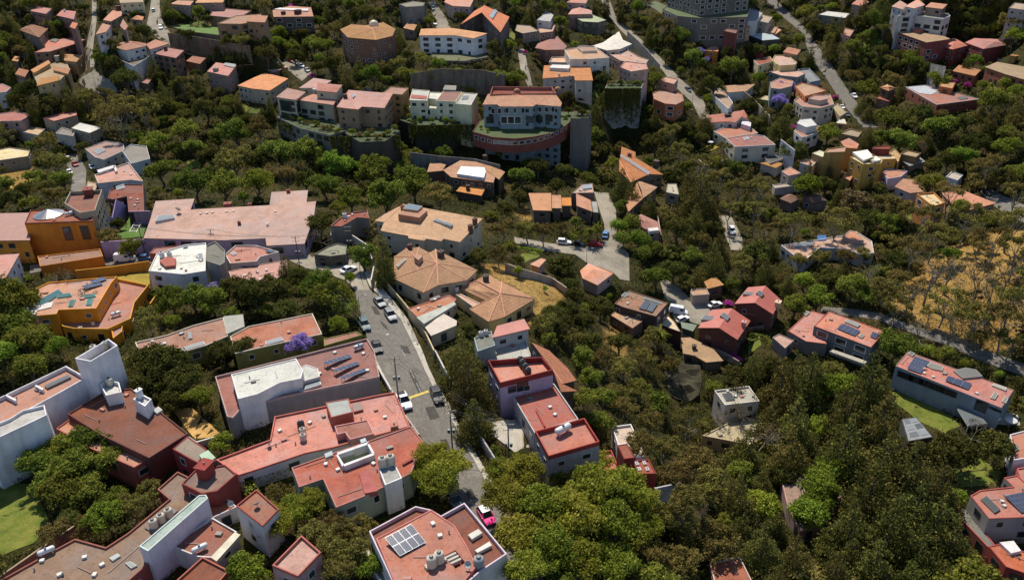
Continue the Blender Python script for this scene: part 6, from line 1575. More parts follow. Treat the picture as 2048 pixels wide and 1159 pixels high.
# ================================================================== poles, lamps, wires
def pole(px, py, h, label, kind='utility'):
    p = hit(px, py); z = terr(p.x, p.y); t = link({'utility': 'utility_pole', 'lamp': 'street_lamp'}[kind], None, None, (p.x, p.y, z)); mb = MB(); mb.cyl((0, 0, -.5), (0, 0, h), .17 if kind == 'utility' else .09, .11 if kind == 'utility' else .06, 8)
    mb.obj('shaft', plain('pole_wood', '6a6058', .85) if kind == 'utility' else plain('lamp_steel', '5c5e60', .5, .4), t)
    if kind == 'utility':
        for zz, w in ((h - .3, 2.4), (h - 1.6, 1.8), (h - 5.0, 1.6)):
            mb = MB(); mb.box((0, .12, zz), (w, .12, .12)); mb.obj('crossarm', plain('arm_steel', '8a8680', .6, .3), t)
            for s in (-.45, 0.0, .45): mb = MB(); mb.cyl((s * w, .12, zz + .05), (s * w, .12, zz + .28), .06, .05, 6); mb.obj('insulator', plain('insulator', '8a7464', .4), t)
        for s in (-.5, .5): mb = MB(); mb.cyl((s, .25, h - 5.6), (s, .25, h - 4.8), .28, .28, 10); mb.obj('transformer', plain('transformer', '6e7276', .5), t)
        tag(t, label, 'utility pole', 'poles along the streets')
    else:
        mb = MB(); mb.cyl((0, 0, h), (1.6, 0, h + .35), .05, .04, 6); mb.obj('arm', plain('lamp_steel', '5c5e60', .5, .4), t)
        mb = MB(); mb.box((1.85, 0, h + .36), (.7, .26, .14)); mb.obj('lamp_head', plain('lamp_head', 'a8aaac', .4), t); tag(t, label, 'street lamp', 'lamps along the streets')
    return t
pole(798, 806, 11.5, 'tall utility pole with transformers beside the white pickup'); pole(291, 508, 9, 'utility pole in front of the mauve wall'); pole(598, 522, 8, 'utility pole at the top bend of the street')
pole(1018, 930, 10, 'utility pole between the lavender house and the pepper trees')
pole(724, 656, 9, 'grey street lamp beside the pale teal SUV', 'lamp'); pole(1173, 530, 6, 'street lamp on the turning circle', 'lamp'); pole(722, 556, 9, 'street lamp beside the parked white sedan at the bend', 'lamp')
pole(1384, 215, 9, 'street lamp beside the climbing road', 'lamp'); pole(166, 168, 9, 'left street lamp at the foot of the upper left lane', 'lamp'); pole(193, 178, 9, 'right street lamp at the foot of the upper left lane', 'lamp')
def wire(a, b, sag, label):
    mb = MB(); n = 10; P = [a.lerp(b, k / n) - Vector((0, 0, sag * 4 * (k / n) * (1 - k / n))) for k in range(n + 1)]
    for k in range(n): mb.cyl(P[k], P[k + 1], .022, .022, 4, False)
    tag(mb.obj('power_line', plain('cable', '2a2826', .6)), label, 'power line', 'overhead wires')
pole(905, 898, 9.5, 'utility pole on the right kerb below the street conifer'); pole(700, 500, 8, 'utility pole behind the parked white sedan'); pole(430, 505, 8, 'utility pole behind the white-roofed house'); pole(1445, 690, 8, 'utility pole beside the front red gable house')
A1 = hit(798, 806) + Vector((0, .1, 11.4)); A2 = hit(1018, 930) + Vector((0, .1, 9.9)); A3 = hit(598, 522) + Vector((0, .1, 7.9)); A4 = hit(291, 508) + Vector((0, .1, 8.9))
for i, s in enumerate((-1.1, 0, 1.1)):
    nm = ('left', 'middle', 'right')[i]; o = Vector((s, 0, .25))
    wire(A1 + o, A2 + o * .8, 1.2, nm + ' wire between the transformer pole and the pepper trees'); wire(A1 + o, A3 + o * .8, 1.5, nm + ' wire between the transformer pole and the bend'); wire(A3 + o * .8, A4 + o * .8, 1.2, nm + ' wire between the bend and the mauve wall')

B1 = hit(905, 898) + Vector((0, .1, 9.4)); B2 = hit(700, 500) + Vector((0, .1, 7.9)); B3 = hit(430, 505) + Vector((0, .1, 7.9)); B4 = hit(1445, 690) + Vector((0, .1, 7.9))
for i, s in enumerate((-.8, .8)):
    nm = ('left', 'right')[i]; o = Vector((s, 0, .2)); wire(A1 + o, B1 + o, .9, nm + ' cable crossing the street below the white pickup'); wire(A3 + o, B2 + o, .7, nm + ' cable over the parked white sedan'); wire(A3 + o, B3 + o, .9, nm + ' cable above the rust-roofed house'); wire(B1 + o, A2 + o, .8, nm + ' cable along the right kerb'); wire(B4 + o, hit(1372, 642) + Vector((s, 0, 6)), .8, nm + ' cable over the green shed')
wire(A1, at(700, 735, 5.5), .8, 'service wire to the three solar rows'); wire(A1, at(790, 857, 4.6), .5, 'service wire to the salmon roof'); wire(B1, at(1075, 840, 5.5), .8, 'service wire to the lavender house'); wire(A1, at(860, 640, 4.4), .9, 'service wire across to the courtyard roofs'); wire(A4, at(120, 440, 9), 1.0, 'service wire to the orange building')
# parasols on the patio at the right, rails on the turf court
def parasol(px, py, label):
    p = hit(px, py, 2.2); t = link('parasol', None, None, (p.x, p.y, p.z - 2.2)); mb = MB(); mb.cyl((0, 0, 0), (0, 0, 2.5), .035, .03, 6); mb.obj('pole', plain('lamp_steel', '5c5e60', .5, .4), t)
    mb = MB(); n = 8
    for k in range(n):
        a, b = 2 * math.pi * k / n, 2 * math.pi * (k + 1) / n; mb.face([(1.5 * math.cos(a), 1.5 * math.sin(a), 2.05), (1.5 * math.cos(b), 1.5 * math.sin(b), 2.05), (0, 0, 2.6)]); mb.face([(1.5 * math.cos(a), 1.5 * math.sin(a), 1.9), (1.5 * math.cos(b), 1.5 * math.sin(b), 1.9), (1.5 * math.cos(b), 1.5 * math.sin(b), 2.05), (1.5 * math.cos(a), 1.5 * math.sin(a), 2.05)])
    mb.obj('canopy', plain('canvas_white', 'eeeae4', .9), t); mb = MB(); mb.cyl((0, 0, -.3), (0, 0, .1), .35, .3, 10); mb.obj('base', plain('sill_stone', 'c2bab0', .8), t); tag(t, label, 'parasol', 'patio parasols')
parasol(1990, 832, 'left white parasol beside the long ribbon-window house'); parasol(2023, 838, 'right white parasol beside the long ribbon-window house'); parasol(1421, 283, 'cream parasol on the terrace left of the ribbon windows')
def trellis():
    q = [at(p[0], p[1], terr(*hit(260, 455).xy) + 1.2) for p in PX('257,467 277,430 290,430 271,468')]; R = q[0]; t = link('planter_trellis', None, None, (q[0].x, q[0].y, q[0].z - 1.2)); R = t.location
    for i in range(4):
        a, b = q[i], q[(i + 1) % 4]; mb = MB(); d = (b - a); mb.box((a + b) / 2 - R - Vector((0, 0, .5)), (d.length, .2, 1.2), Matrix.Rotation(math.atan2(d.y, d.x), 3, 'Z')); mb.obj('side', plain('trellis_white', 'e2dcd8', .7), t)
    for k in range(1, 7):
        a, b = q[0].lerp(q[1], k / 7), q[3].lerp(q[2], k / 7); d = b - a; mb = MB(); mb.box((a + b) / 2 - R + Vector((0, 0, .0)), (d.length, .22, .2), Matrix.Rotation(math.atan2(d.y, d.x), 3, 'Z')); mb.obj('slat', plain('trellis_white', 'e2dcd8', .7), t)
    tag(t, 'long white planter with slats on the artificial turf court', 'planter')
trellis()
def pergola(px, dz, label, short):
    q = [hit(*PX(px)[0], dz)]; z = q[0].z; q = [at(p[0], p[1], z) for p in PX(px)]; t = link('pergola', None, None, (q[0].x, q[0].y, z - dz)); R = t.location; m = plain('pergola_grey', 'a4a4a0', .6)
    for p in q: mb = MB(); mb.box(p - R - Vector((0, 0, dz / 2 + .3)), (.18, .18, dz + .6)); mb.obj('post', m, t)
    for i in range(4): a, b = q[i], q[(i + 1) % 4]; d = b - a; mb = MB(); mb.box((a + b) / 2 - R, (d.length, .16, .25), Matrix.Rotation(math.atan2(d.y, d.x), 3, 'Z')); mb.obj('beam', m, t)
    for k in range(1, 9): a, b = q[0].lerp(q[3], k / 9), q[1].lerp(q[2], k / 9); d = b - a; mb = MB(); mb.box((a + b) / 2 - R + Vector((0, 0, .18)), (d.length, .1, .14), Matrix.Rotation(math.atan2(d.y, d.x), 3, 'Z')); mb.obj('slat', m, t)
    mb = MB(); mb.face([p - R + Vector((0, 0, .28)) for p in q]); mb.obj('pane', glass('pergola_glass', (.18, .2, .2), .2), t); tag(t, label, 'pergola')
pergola('1912,813 1948,817 1974,848 1936,852', 3.0, 'glass topped grey pergola in front of the ribbon-window house', '')

# ================================================================== trees
rng = np.random.default_rng(7)
LEAF = {
 'bro': leafmat('leaf_green', [(0, '4b5420'), (0.4, '606a28'), (0.8, '767a32'), (1, '8c8a46')], .4),
 'dark': leafmat('leaf_dark', [(0, '363a1c'), (0.4, '474a22'), (0.8, '5a592b'), (1, '6e6a38')], 0.35),
 'pep': leafmat('leaf_pepper', [(0, '626820'), (0.4, '777a2a'), (0.8, '8c8c38'), (1, '9e9a4a')], 0.45),
 'lime': leafmat('leaf_lime', [(0, '53601f'), (0.4, '667526'), (0.8, '7c8632'), (1, '8e9244')], 0.4),
 'con': leafmat('leaf_conifer', [(0, '3e401f'), (0.4, '525228'), (0.8, '686233'), (1, '7e723f')], 0.35),
 'oli': leafmat('leaf_olive', [(0, '524e28'), (0.4, '665f31'), (0.8, '7a6f3c'), (1, '8c7e4a')], 0.4),
 'jac': leafmat('leaf_jacaranda', [(0, '6a5c98'), (0.4, '8272b0'), (0.8, '9486bc'), (1, '7a8050')], 0.35),
 'bou': leafmat('leaf_bougainvillea', [(0, '8c1c78'), (0.4, 'b02c90'), (0.75, 'c84ca4'), (1, '5c6c2c')], 0.35),
 'dry': leafmat('leaf_dry', [(0, '5c5034'), (0.4, '6c5e3e'), (0.8, '7c6e4a'), (1, '686240')], 0.3),
}
BARK = plain('bark', '6a5c4c', .95); BARKP = plain('bark_pale', '8a8070', .95)
def leaves(C, R, size, flat=0.0):
    """quads at points C pushed outwards from clump centres; R: outward directions"""
    n = len(C); nrm = R + rng.normal(0, .55, (n, 3)); nrm[:, 2] += flat; nrm /= np.linalg.norm(nrm, axis=1)[:, None] + 1e-9
    t = rng.normal(0, 1, (n, 3)); t -= (t * nrm).sum(1)[:, None] * nrm; t /= np.linalg.norm(t, axis=1)[:, None] + 1e-9; b = np.cross(nrm, t)
    s = size * rng.uniform(.6, 1.35, (n, 1)) if np.ndim(size) == 0 else size * rng.uniform(.6, 1.35, (n, 1)); a = s * rng.uniform(.55, .9, (n, 1))
    q = np.stack([C - t * s, C + b * a, C + t * s, C - b * a], 1); return q.reshape(-1, 3)
def leaf_mesh(name, V, mat):
    n = len(V) // 4; me = bpy.data.meshes.new(name); me.vertices.add(len(V)); me.vertices.foreach_set('co', V.astype('f').ravel()); me.loops.add(len(V)); me.loops.foreach_set('vertex_index', np.arange(len(V)))
    me.polygons.add(n); me.polygons.foreach_set('loop_start', np.arange(0, len(V), 4)); me.update(); me.validate(); me.materials.append(mat); return me
def clump_points(cs, rs, n, low=-0.5):
    k = rng.choice(len(cs), n, p=rs ** 2 / (rs ** 2).sum()); d = rng.normal(0, 1, (n, 3)); d /= np.linalg.norm(d, axis=1)[:, None]
    d[:, 2] = np.where(d[:, 2] < low, -d[:, 2], d[:, 2]); rr = np.abs(rng.normal(.9, .22, n))
    return cs[k] + d * (rs[k] * rr)[:, None], d
def trunk_mesh(cs, z0, r0, mat, every=1, bend=.06):
    mb = MB(); p = Vector((0, 0, -.15)); segs = 4; top = Vector((0, 0, z0)); pts = [p]
    for k in range(1, segs + 1): pts.append(Vector((rng.normal(0, bend), rng.normal(0, bend), z0 * k / segs)))
    for k in range(segs): mb.cyl(pts[k], pts[k + 1], r0 * (1 - .14 * k), r0 * (1 - .14 * (k + 1)), 7, False)
    for c in cs[::every]:
        s = pts[int(rng.integers(2, segs + 1))]; c = Vector(c); m = s.lerp(c, .5) + Vector((rng.normal(0, .04), rng.normal(0, .04), -.05)); mb.cyl(s, m, r0 * .42, r0 * .25, 5, False); mb.cyl(m, c, r0 * .25, r0 * .08, 5, False)
    return mb.mesh('trunk', mat, True)
def crown_round(nl, flat, cz, spread=.5, rc=(.15, .25), per=8, lobe=(.34, .52)):
    """uneven crown: nl limbs carry lobes, each lobe a shell of small leaf clumps"""
    cs, rs = [], []
    for k in range(nl):
        a = 2 * math.pi * (k + rng.uniform(-.35, .35)) / nl; el = rng.uniform(-.25, 1.1); q = spread * rng.uniform(.7, 1.15)
        L = np.array([q * math.cos(a) * math.cos(el), q * math.sin(a) * math.cos(el), q * math.sin(el)]); lr = rng.uniform(*lobe)
        for _ in range(per):
            d = rng.normal(0, 1, 3); d /= np.linalg.norm(d); d[2] = abs(d[2]) if d[2] < -.3 else d[2]
            cs.append(L + d * lr * rng.uniform(.55, 1.0)); rs.append(rng.uniform(*rc))
    c = np.array(cs); c[:, 2] = c[:, 2] * flat + cz; return c, np.array(rs)
PROTO = {}
def add_proto(kind, leafkey, cs, rs, n, size, cz, z0, r0, bark=BARK, low=-.5, every=1, flat=0.0, name='broadleaf_tree', height=None):
    P, d = clump_points(cs, rs, n, low); PROTO.setdefault(kind, []).append(dict(crown=leaf_mesh('crown_' + kind, leaves(P, d, size, flat), LEAF[leafkey]), trunk=trunk_mesh(cs, z0, r0, bark, every), cz=cz, name=name))
for v in range(4):
    c, r = crown_round(8, .85, .86); add_proto('bro', 'bro', c, r, 5200, .047, .92, .7, .075, every=4)
    c, r = crown_round(9, .85, .8, .46, (.14, .22), 9); add_proto('dark', 'dark', c, r, 5600, .043, .86, .66, .08, every=5, name='evergreen_tree')
    c, r = crown_round(10, .72, 1.1, .58, (.14, .24), 8); add_proto('pep', 'pep', c, r, 6000, .041, 1.15, .8, .09, every=4, flat=-.2, name='pepper_tree')
    c, r = crown_round(8, .85, .95, .58, (.12, .2), 7); add_proto('oli', 'oli', c, r, 4000, .042, 1.0, .75, .055, BARKP, every=4, name='olive_brown_tree')  # broadleaf tree of no known species, set apart by olive leaves
for v in range(2):
    c, r = crown_round(7, .95, .95); add_proto('lime', 'lime', c, r, 4600, .05, 1.0, .75, .07, every=4, name='bright_green_tree')  # another broadleaf in brighter green, species unknown
    c, r = crown_round(6, .6, 1.8, .72, (.12, .22), 5, (.2, .34)); add_proto('euc', 'oli', c, r, 2200, .042, 1.9, 1.5, .05, BARKP, every=2, name='eucalyptus_tree')
    c, r = crown_round(7, .75, 1.1, .5); add_proto('jac', 'jac', c, r, 3200, .05, 1.2, .9, .06, every=4, name='jacaranda_tree')
    c, r = crown_round(5, .6, .45, .5, (.16, .26), 6); add_proto('bou', 'bou', c, r, 2200, .06, .55, .3, .05, every=4, name='bougainvillea_bush')
    c, r = crown_round(6, .85, .7, .22, (.3, .36), 4, (.4, .46)); add_proto('rnd', 'lime' if v else 'bro', c, r, 3000, .05, .75, .4, .06, every=6, name='clipped_shrub')
    c, r = crown_round(6, .55, .35, .55, (.16, .26), 5); add_proto('shr', 'dark' if v else 'bro', c, r, 2000, .065, .42, .2, .04, every=5, name='shrub')
    c, r = crown_round(6, .55, .35, .55, (.15, .24), 5); add_proto('shr', 'oli' if v else 'dry', c, r, 1500, .065, .42, .2, .04, every=5, name='shrub')
def conifer(ht, width, layers, leafkey, kind, n, size, name, droop=.1, pw=.75):
    cs, rs = [], []
    for k in range(layers):
        f = k / (layers - 1); z = .35 + (ht - .35) * f; w = width * (1 - f) ** pw + .04
        m = max(1, int(7 * (1 - f) + 1))
        for j in range(m):
            a = 2 * math.pi * (j + rng.uniform(0, 1)) / m; q = w * rng.uniform(.45, .85); cs.append((q * math.cos(a), q * math.sin(a), z - droop * q + rng.normal(0, .06))); rs.append(max(.1, w * rng.uniform(.28, .5)))
    cs.append((0, 0, ht * .95)); rs.append(.16); cs.append((0, 0, ht * .86)); rs.append(.2); cs, rs = np.array(cs), np.array(rs); P, d = clump_points(cs, rs, n, -.6); d[:, 2] *= .7
    PROTO.setdefault(kind, []).append(dict(crown=leaf_mesh('crown_' + kind, leaves(P, d, size), LEAF[leafkey]), trunk=trunk_mesh(cs[:1], ht * .8, .07, BARK, bend=.02), cz=ht * .52, name=name))
for v in range(3): conifer(2.9, 1.05, 11, 'con', 'con', 6500, .045, 'conifer')
for v in range(2): conifer(5.4, 1.0, 17, 'con', 'cyp', 5200, .07, 'cypress_tree', 0, .45)
def bare(kind='bare'):
    mb = MB(); V = []
    def br(p, d, l, r, k):
        q = p + d * l; mb.cyl(p, q, r, r * .6, 5, False)
        if k == 0: V.append(tuple(q)); return
        for _ in range(3 if k > 1 else 3): br(q, (d + Vector(rng.normal(0, .5, 3))).normalized(), l * rng.uniform(.6, .85), r * .58, k - 1)
    br(Vector((0, 0, -.1)), Vector((0, 0, 1)), .7, .06, 4); V = np.array(V); d = rng.normal(0, 1, (len(V) * 5, 3)); d /= np.linalg.norm(d, axis=1)[:, None]
    P = np.repeat(V, 5, 0) + d * rng.uniform(.02, .2, (len(V) * 5, 1)); PROTO.setdefault(kind, []).append(dict(crown=leaf_mesh('crown_bare', leaves(P, d, .028), LEAF['dry']), trunk=mb.mesh('trunk', BARKP), cz=1.35, name='bare_tree'))
bare(); bare()
def palm():
    mb = MB(); mb.cyl((0, 0, -.1), (.05, 0, 1.6), .09, .07, 8, False); Q = []
    for k in range(26):
        a = 2 * math.pi * k / 26 + rng.uniform(-.1, .1); e = rng.uniform(-.2, 1.1); p = np.array([.05, 0, 1.6]); d = np.array([math.cos(a) * math.cos(e), math.sin(a) * math.cos(e), math.sin(e)])
        for s in range(7):
            side = np.cross(d, [0, 0, 1.]); side /= np.linalg.norm(side) + 1e-9; w = .09 * (1 - s / 8)
            for sg in (-1, 1): Q += [p, p + side * sg * w * 1.6 - np.array([0, 0, .05]), p + d * .14 + side * sg * w * 1.5 - np.array([0, 0, .06]), p + d * .15]
            p = p + d * .15; d = d + np.array([0, 0, -.16]); d /= np.linalg.norm(d)
    PROTO.setdefault('palm', []).append(dict(crown=leaf_mesh('crown_palm', np.array(Q), LEAF['bro']), trunk=mb.mesh('trunk', BARKP), cz=1.6, name='palm_tree'))
palm()
DESC = {'bro': 'leafy green tree', 'dark': 'dark evergreen', 'pep': 'yellow-green pepper tree', 'oli': 'olive-brown oak', 'lime': 'bright green ash', 'euc': 'airy eucalyptus', 'jac': 'purple jacaranda', 'bou': 'magenta bougainvillea', 'rnd': 'clipped round shrub', 'shr': 'low bushy shrub', 'con': 'dark conifer', 'cyp': 'slender dark cypress', 'bare': 'bare grey tree', 'palm': 'fan leaved palm'}
HW = {'cyp': 1.0, 'con': 1.0}
TREES = []   # (px, py, r px, kind)
def plant(px, py, r, kind):
    p = hit(px, py, 2); 
    pr = PROTO[kind][len(TREES) % len(PROTO[kind])]
    for _ in range(3):
        D = (p - Vector((0, 0, CAMZ))).length; rw = r * D / FPX * HW.get(kind, 1.0); p = hit(px, py, rw * pr['cz'])
    TREES.append((px, py, r, kind, p, rw, pr))
# traced by hand, nearest first
MAN = '''pep 1050,955,48 1120,950,46 1180,985,50 1240,985,52 1290,1010,36 1010,1000,44 1075,1020,52 1150,1050,56 1225,1060,52 1280,1070,40 1040,1080,48 1095,1110,50 1160,1130,48 1235,1130,44 1050,1145,40 1000,945,30 1190,935,36 865,920,36 900,935,40 880,965,42 850,955,34 590,1030,34 560,1050,34 620,1010,30 545,1035,28
bro 112,908,34 165,900,34 212,896,32 248,890,26 78,935,34 135,945,38 195,940,36 235,925,28 120,990,36 172,990,34 92,975,28 30,620,46 20,660,44 60,690,36 660,600,40 640,575,34 690,620,26 345,605,30 385,600,30 425,605,30 1205,800,28 1195,850,30 1180,760,26 1165,720,24
dark 300,735,44 345,740,42 370,765,36 295,780,36 445,712,28 485,705,28 510,700,24 550,590,36 510,595,36 470,585,32 570,625,30 600,560,26 640,455,30 1150,600,24 1105,630,26 1135,625,26 1120,650,30 1165,650,32 1200,620,28 1180,690,26 1240,690,26 1075,650,16
oli 1596,528,20 1640,516,20 1690,516,18 1725,512,16 1760,505,16 1090,650,28 1140,680,26 1250,740,28 1270,790,28 1230,790,26 1300,850,30 1280,900,34 1330,905,36 1350,960,40 1390,930,36 1370,1020,40 1420,980,38 1330,1040,38 1310,680,22 1290,720,24 640,1090,40 690,1110,44 660,1060,36 720,1060,30 680,1150,36 740,1120,34 1340,740,22
lime 213,1043,34 20,600,30 1640,980,36 1620,1040,38 1660,950,30 1640,1010,32 1600,1030,26 700,560,14 745,1140,28 1900,515,18 1916,420,16 1905,1000,26 560,70,16 556,90,14 1660,790,28 1690,780,30
con 925,700,36 938,770,44 948,835,38 912,745,32 930,735,36 1470,790,30 1560,790,46 1620,760,44 1590,850,48 1700,830,50 1740,770,44 1760,850,50 1690,900,52 1770,930,54 1820,960,52 1740,990,56 1830,1030,54 1780,1070,54 1870,1060,48 1700,1060,50 1880,985,40 1580,910,40 1540,850,36 1490,900,36 1400,395,34 1380,370,26 1245,370,22 1265,390,22 1300,410,20 1390,440,26 1410,240,18 505,575,20 570,540,22 1900,1090,40 1840,1110,44 1750,1130,40
cyp 766,520,22 1590,340,9 1615,345,10 1685,370,9 1740,340,11 1674,395,8 1755,20,9 1770,25,10 1785,22,9 1738,30,9 1725,18,9 1700,35,8 430,105,4 440,106,4 450,107,4 460,108,4 470,110,4 480,112,4 492,113,4 1190,15,8 1212,8,8 1300,60,7 1010,130,10 1025,140,9 60,95,8 132,125,8 350,155,9 476,205,9 664,112,8 800,95,8 1062,22,7 1132,62,7 1242,20,8 1482,112,8 1532,172,7 1622,112,8 1662,62,8 1752,152,9 1832,112,8 1932,130,8 1452,332,9 1562,302,8 1348,60,9 1500,345,10 1660,345,9 20,140,10 280,200,10 395,170,9 540,215,9
jac 600,690,26 1568,185,17 1558,205,15 1578,175,12 1400,106,11 1412,122,9 430,580,16
bou 912,497,15 938,488,13 1465,714,12 1478,720,9 1456,606,10 1898,372,9 1903,165,9 1935,172,9 625,152,7 745,115,8 585,12,7 1670,195,7 1590,255,9 1048,105,6
bare 175,595,28 150,560,26 105,560,24 95,655,24 345,105,14 600,170,14 640,470,22 1860,560,38 1900,540,36 1960,560,36 1820,590,30 1990,600,34 2020,540,34 1740,560,24 1680,120,8 1520,880,40 1450,840,30 1480,830,30 1840,660,26 1905,660,30 1950,860,26 1850,300,14
palm 1178,465,16 1195,455,14 1150,470,14 690,435,14 1150,88,10 1320,670,20
rnd 1262,452,26 1280,485,26 1245,480,22 1238,455,20 1290,510,22 870,336,16 850,325,14 1000,310,10 660,240,14 800,222,10 850,232,9 885,236,9 925,242,8 2010,172,16 1965,172,12 2030,185,16 1985,80,10 420,118,8 640,118,14 260,118,6 277,113,6 1470,185,8 1505,178,10
lime 1036,545,12 1090,578,6
euc 1830,500,30 1870,470,30 1930,440,30 1990,480,30 2030,440,32 2035,500,32 1890,600,32 1950,640,32 2030,600,34 1850,440,26 1900,390,24 2035,390,26 1980,330,24 1510,430,24 1480,380,22 1440,360,22 1520,380,22 1460,420,22 1400,330,22 1420,360,20 1340,270,22 1360,310,22 1450,300,16 260,215,30 220,215,28 240,240,28 290,225,26 205,205,24'''
for ln in MAN.splitlines():
    k, rest = ln.split(' ', 1)
    for q in PX(rest): plant(q[0], q[1], q[2], k)
def plant_on(px, py, z, r, kind):          # in a planted terrace at height z
    p = at(px, py, z + .5); D = (p - Vector((0, 0, CAMZ))).length; TREES.append((px, py, r, kind, Vector((p.x, p.y, z)), r * D / FPX, PROTO[kind][len(TREES) % len(PROTO[kind])], z))
for s, z in (('shr 575,232,7 590,238,8 612,246,8 630,250,9 645,256,9 rnd 600,243,7 shr 660,258,10 678,264,9', 1.3), ('rnd 705,270,9 735,276,9 shr 755,276,10 775,270,10 720,270,8 rnd 790,262,9 shr 742,262,8', 1.1), ('rnd 818,238,8 840,242,8 865,245,8 890,244,8 shr 905,245,8 rnd 925,238,8 shr 828,246,8 bro 815,228,10', .9), ('rnd 962,256,5 975,262,5 rnd 1090,258,5 1110,250,5 shr 1130,236,6 dark 1137,228,9', .4), ('dark 1156,226,10 dark 1164,232,9 shr 1170,228,8', 4.6), ('shr 1222,168,8 1240,168,8 1258,168,8 1275,168,8', 5.2)):
    k = None
    for w in s.split():
        if ',' in w: x, y, r = map(float, w.split(',')); plant_on(x, y, z, r, k)
        else: k = w
# the rest of the wood: every open patch of hillside between houses, roads and lawns carries trees
NOGO = KEEP + ROADPX + LAWNPX + [PX(s) for s in ('1204,178 1284,176 1276,282 1204,278', '945,262 1150,226 1145,300 1100,320 1000,320 945,300', '553,233 660,262 660,278 556,262', '825,250 945,235 945,300 825,290', '838,72 970,72 972,112 842,110', '690,78 785,74 782,112 700,116', '965,528 1012,532 1105,558 1128,588 1075,640 1072,600 1004,560', '1328,742 1345,726 1372,720 1400,735 1404,765 1396,798 1352,802 1332,775')]
MX0, MY0 = -80, -60; MASK = np.zeros((660, 1130), bool)          # half-resolution map of everything that is not open hillside
def paint(P):
    x0, x1 = int((min(p[0] for p in P) - MX0) / 2), int((max(p[0] for p in P) - MX0) / 2) + 1; y0, y1 = int((min(p[1] for p in P) - MY0) / 2), int((max(p[1] for p in P) - MY0) / 2) + 1
    x0, x1, y0, y1 = max(x0, 0), min(x1, 1130), max(y0, 0), min(y1, 660)
    if x1 <= x0 or y1 <= y0: return
    X, Y = np.meshgrid(np.arange(x0, x1) * 2 + MX0, np.arange(y0, y1) * 2 + MY0); r = np.zeros(X.shape, bool); k = len(P) - 1
    for i in range(len(P)):
        xi, yi, xk, yk = P[i][0], P[i][1], P[k][0], P[k][1]
        if yi != yk: r ^= ((yi > Y) != (yk > Y)) & (X < (xk - xi) * (Y - yi) / (yk - yi) + xi)
        k = i
    MASK[y0:y1, x0:x1] |= r
for P in NOGO: paint(P)
def clear(x, y, r, k=.75):
    r = r * k
    for a, b in ((x, y), (x - r, y), (x + r, y), (x, y + r * .7), (x, y - r), (x - .7 * r, y - .7 * r), (x + .7 * r, y - .7 * r)):
        i, j = int((b - MY0) / 2), int((a - MX0) / 2)
        if 0 <= i < 660 and 0 <= j < 1130 and MASK[i, j]: return False
    return True
ZONES = [(PX('1480,680 1960,900 1960,1165 1480,1165'), 'con con con dark dark lime oli'), (PX('1060,600 1420,620 1440,940 1060,900'), 'oli oli dark bro euc bare shr'), (PX('1770,612 1850,500 1950,450 2060,440 2060,690 1850,655'), 'euc euc bare oli oli shr'),
         (PX('280,270 980,270 1000,430 640,440 280,400'), 'bro bro bro lime dark oli'), (PX('1300,880 1500,880 1500,1165 1180,1165'), 'oli dark bro con bare'), (PX('1380,300 1700,400 1760,600 1380,620'), 'euc oli dark bro con lime'), (PX('-10,-10 700,-10 700,230 -10,260'), 'dark dark dark bro oli con'), (PX('700,-10 2060,-10 2060,330 1300,300 700,200'), 'dark dark bro bro oli con lime'), (PX('-10,560 760,560 760,1165 -10,1165'), 'bro dark oli lime pep'), (PX('1780,700 2060,760 2060,1165 1900,1165'), 'dark bro oli con')]
cnt = {}
for t in TREES: cnt[t[6]['name']] = cnt.get(t[6]['name'], 0) + 1
R2 = random.Random(5); placed = [(t[0], t[1], t[2]) for t in TREES]
for rmul, tries in ((1.15, 9000), (.75, 9000), (.45, 5000)):
    for _ in range(tries):
        if len(TREES) > 1150: break
        x, y = R2.uniform(-30, 2078), R2.uniform(-14, 1190); base = 12 + 28 * max(0, y + 20) / 1160; r = base * R2.uniform(.75, 1.25) * rmul * (1.3 if inpoly(x, y, ZONES[3][0]) else 1)
        if any((x - a) ** 2 + (y - b) ** 2 < (.66 * (r + c)) ** 2 for a, b, c in placed): continue
        if not clear(x, y, r, .72 + .25 * min(1, max(0, (y - 350) / 300))): continue
        kinds = 'bro dark oli shr'
        for P, k in ZONES:
            if inpoly(x, y, P): kinds = k; break
        k = R2.choice(kinds.split())
        if any(inpoly(x, y, P) for P in DRYPX) and R2.random() < .8: continue
        if rmul < .5: k = R2.choice(['shr', 'shr', 'rnd', k])
        if k == 'con': r *= .85
        nm = PROTO[k][0]['name']
        if cnt.get(nm, 0) > 270: k = min(('bro', 'dark', 'oli'), key=lambda q: cnt.get(PROTO[q][0]['name'], 0)); nm = PROTO[k][0]['name']
        if cnt.get(nm, 0) > 285: continue
        cnt[nm] = cnt.get(nm, 0) + 1
        plant(x, y, r, k); placed.append((x, y, r))
def rel(px, py):
    best = None
    for s, x0, y0, x1, y1 in SHORTS:
        dx = max(x0 - px, 0, px - x1); dy = max(y0 - py, 0, py - y1); d = math.hypot(dx, dy * 1.3)
        if best is None or d < best[0]: best = (d, s, dx, dy, px < x0, py < y0, (x0 + x1) / 2, (y0 + y1) / 2)
    d, s, dx, dy, l, u, cx, cy_ = best
    if dx == 0 and dy == 0: return ('below ' if py > cy_ else 'above ') + s
    if dx >= dy: return ('left of ' if l else 'right of ') + s
    return ('above ' if u else 'below ') + s
grp = {}
for t in TREES: grp.setdefault((DESC[t[3]], rel(t[0], t[1])), []).append(t)
NUMS = ['first', 'second', 'third', 'fourth', 'fifth', 'sixth', 'seventh', 'eighth', 'ninth', 'tenth', 'eleventh', 'twelfth', 'thirteenth', 'fourteenth', 'fifteenth', 'sixteenth', 'seventeenth', 'eighteenth', 'nineteenth', 'twentieth', 'twenty-first', 'twenty-second', 'twenty-third', 'twenty-fourth', 'twenty-fifth']
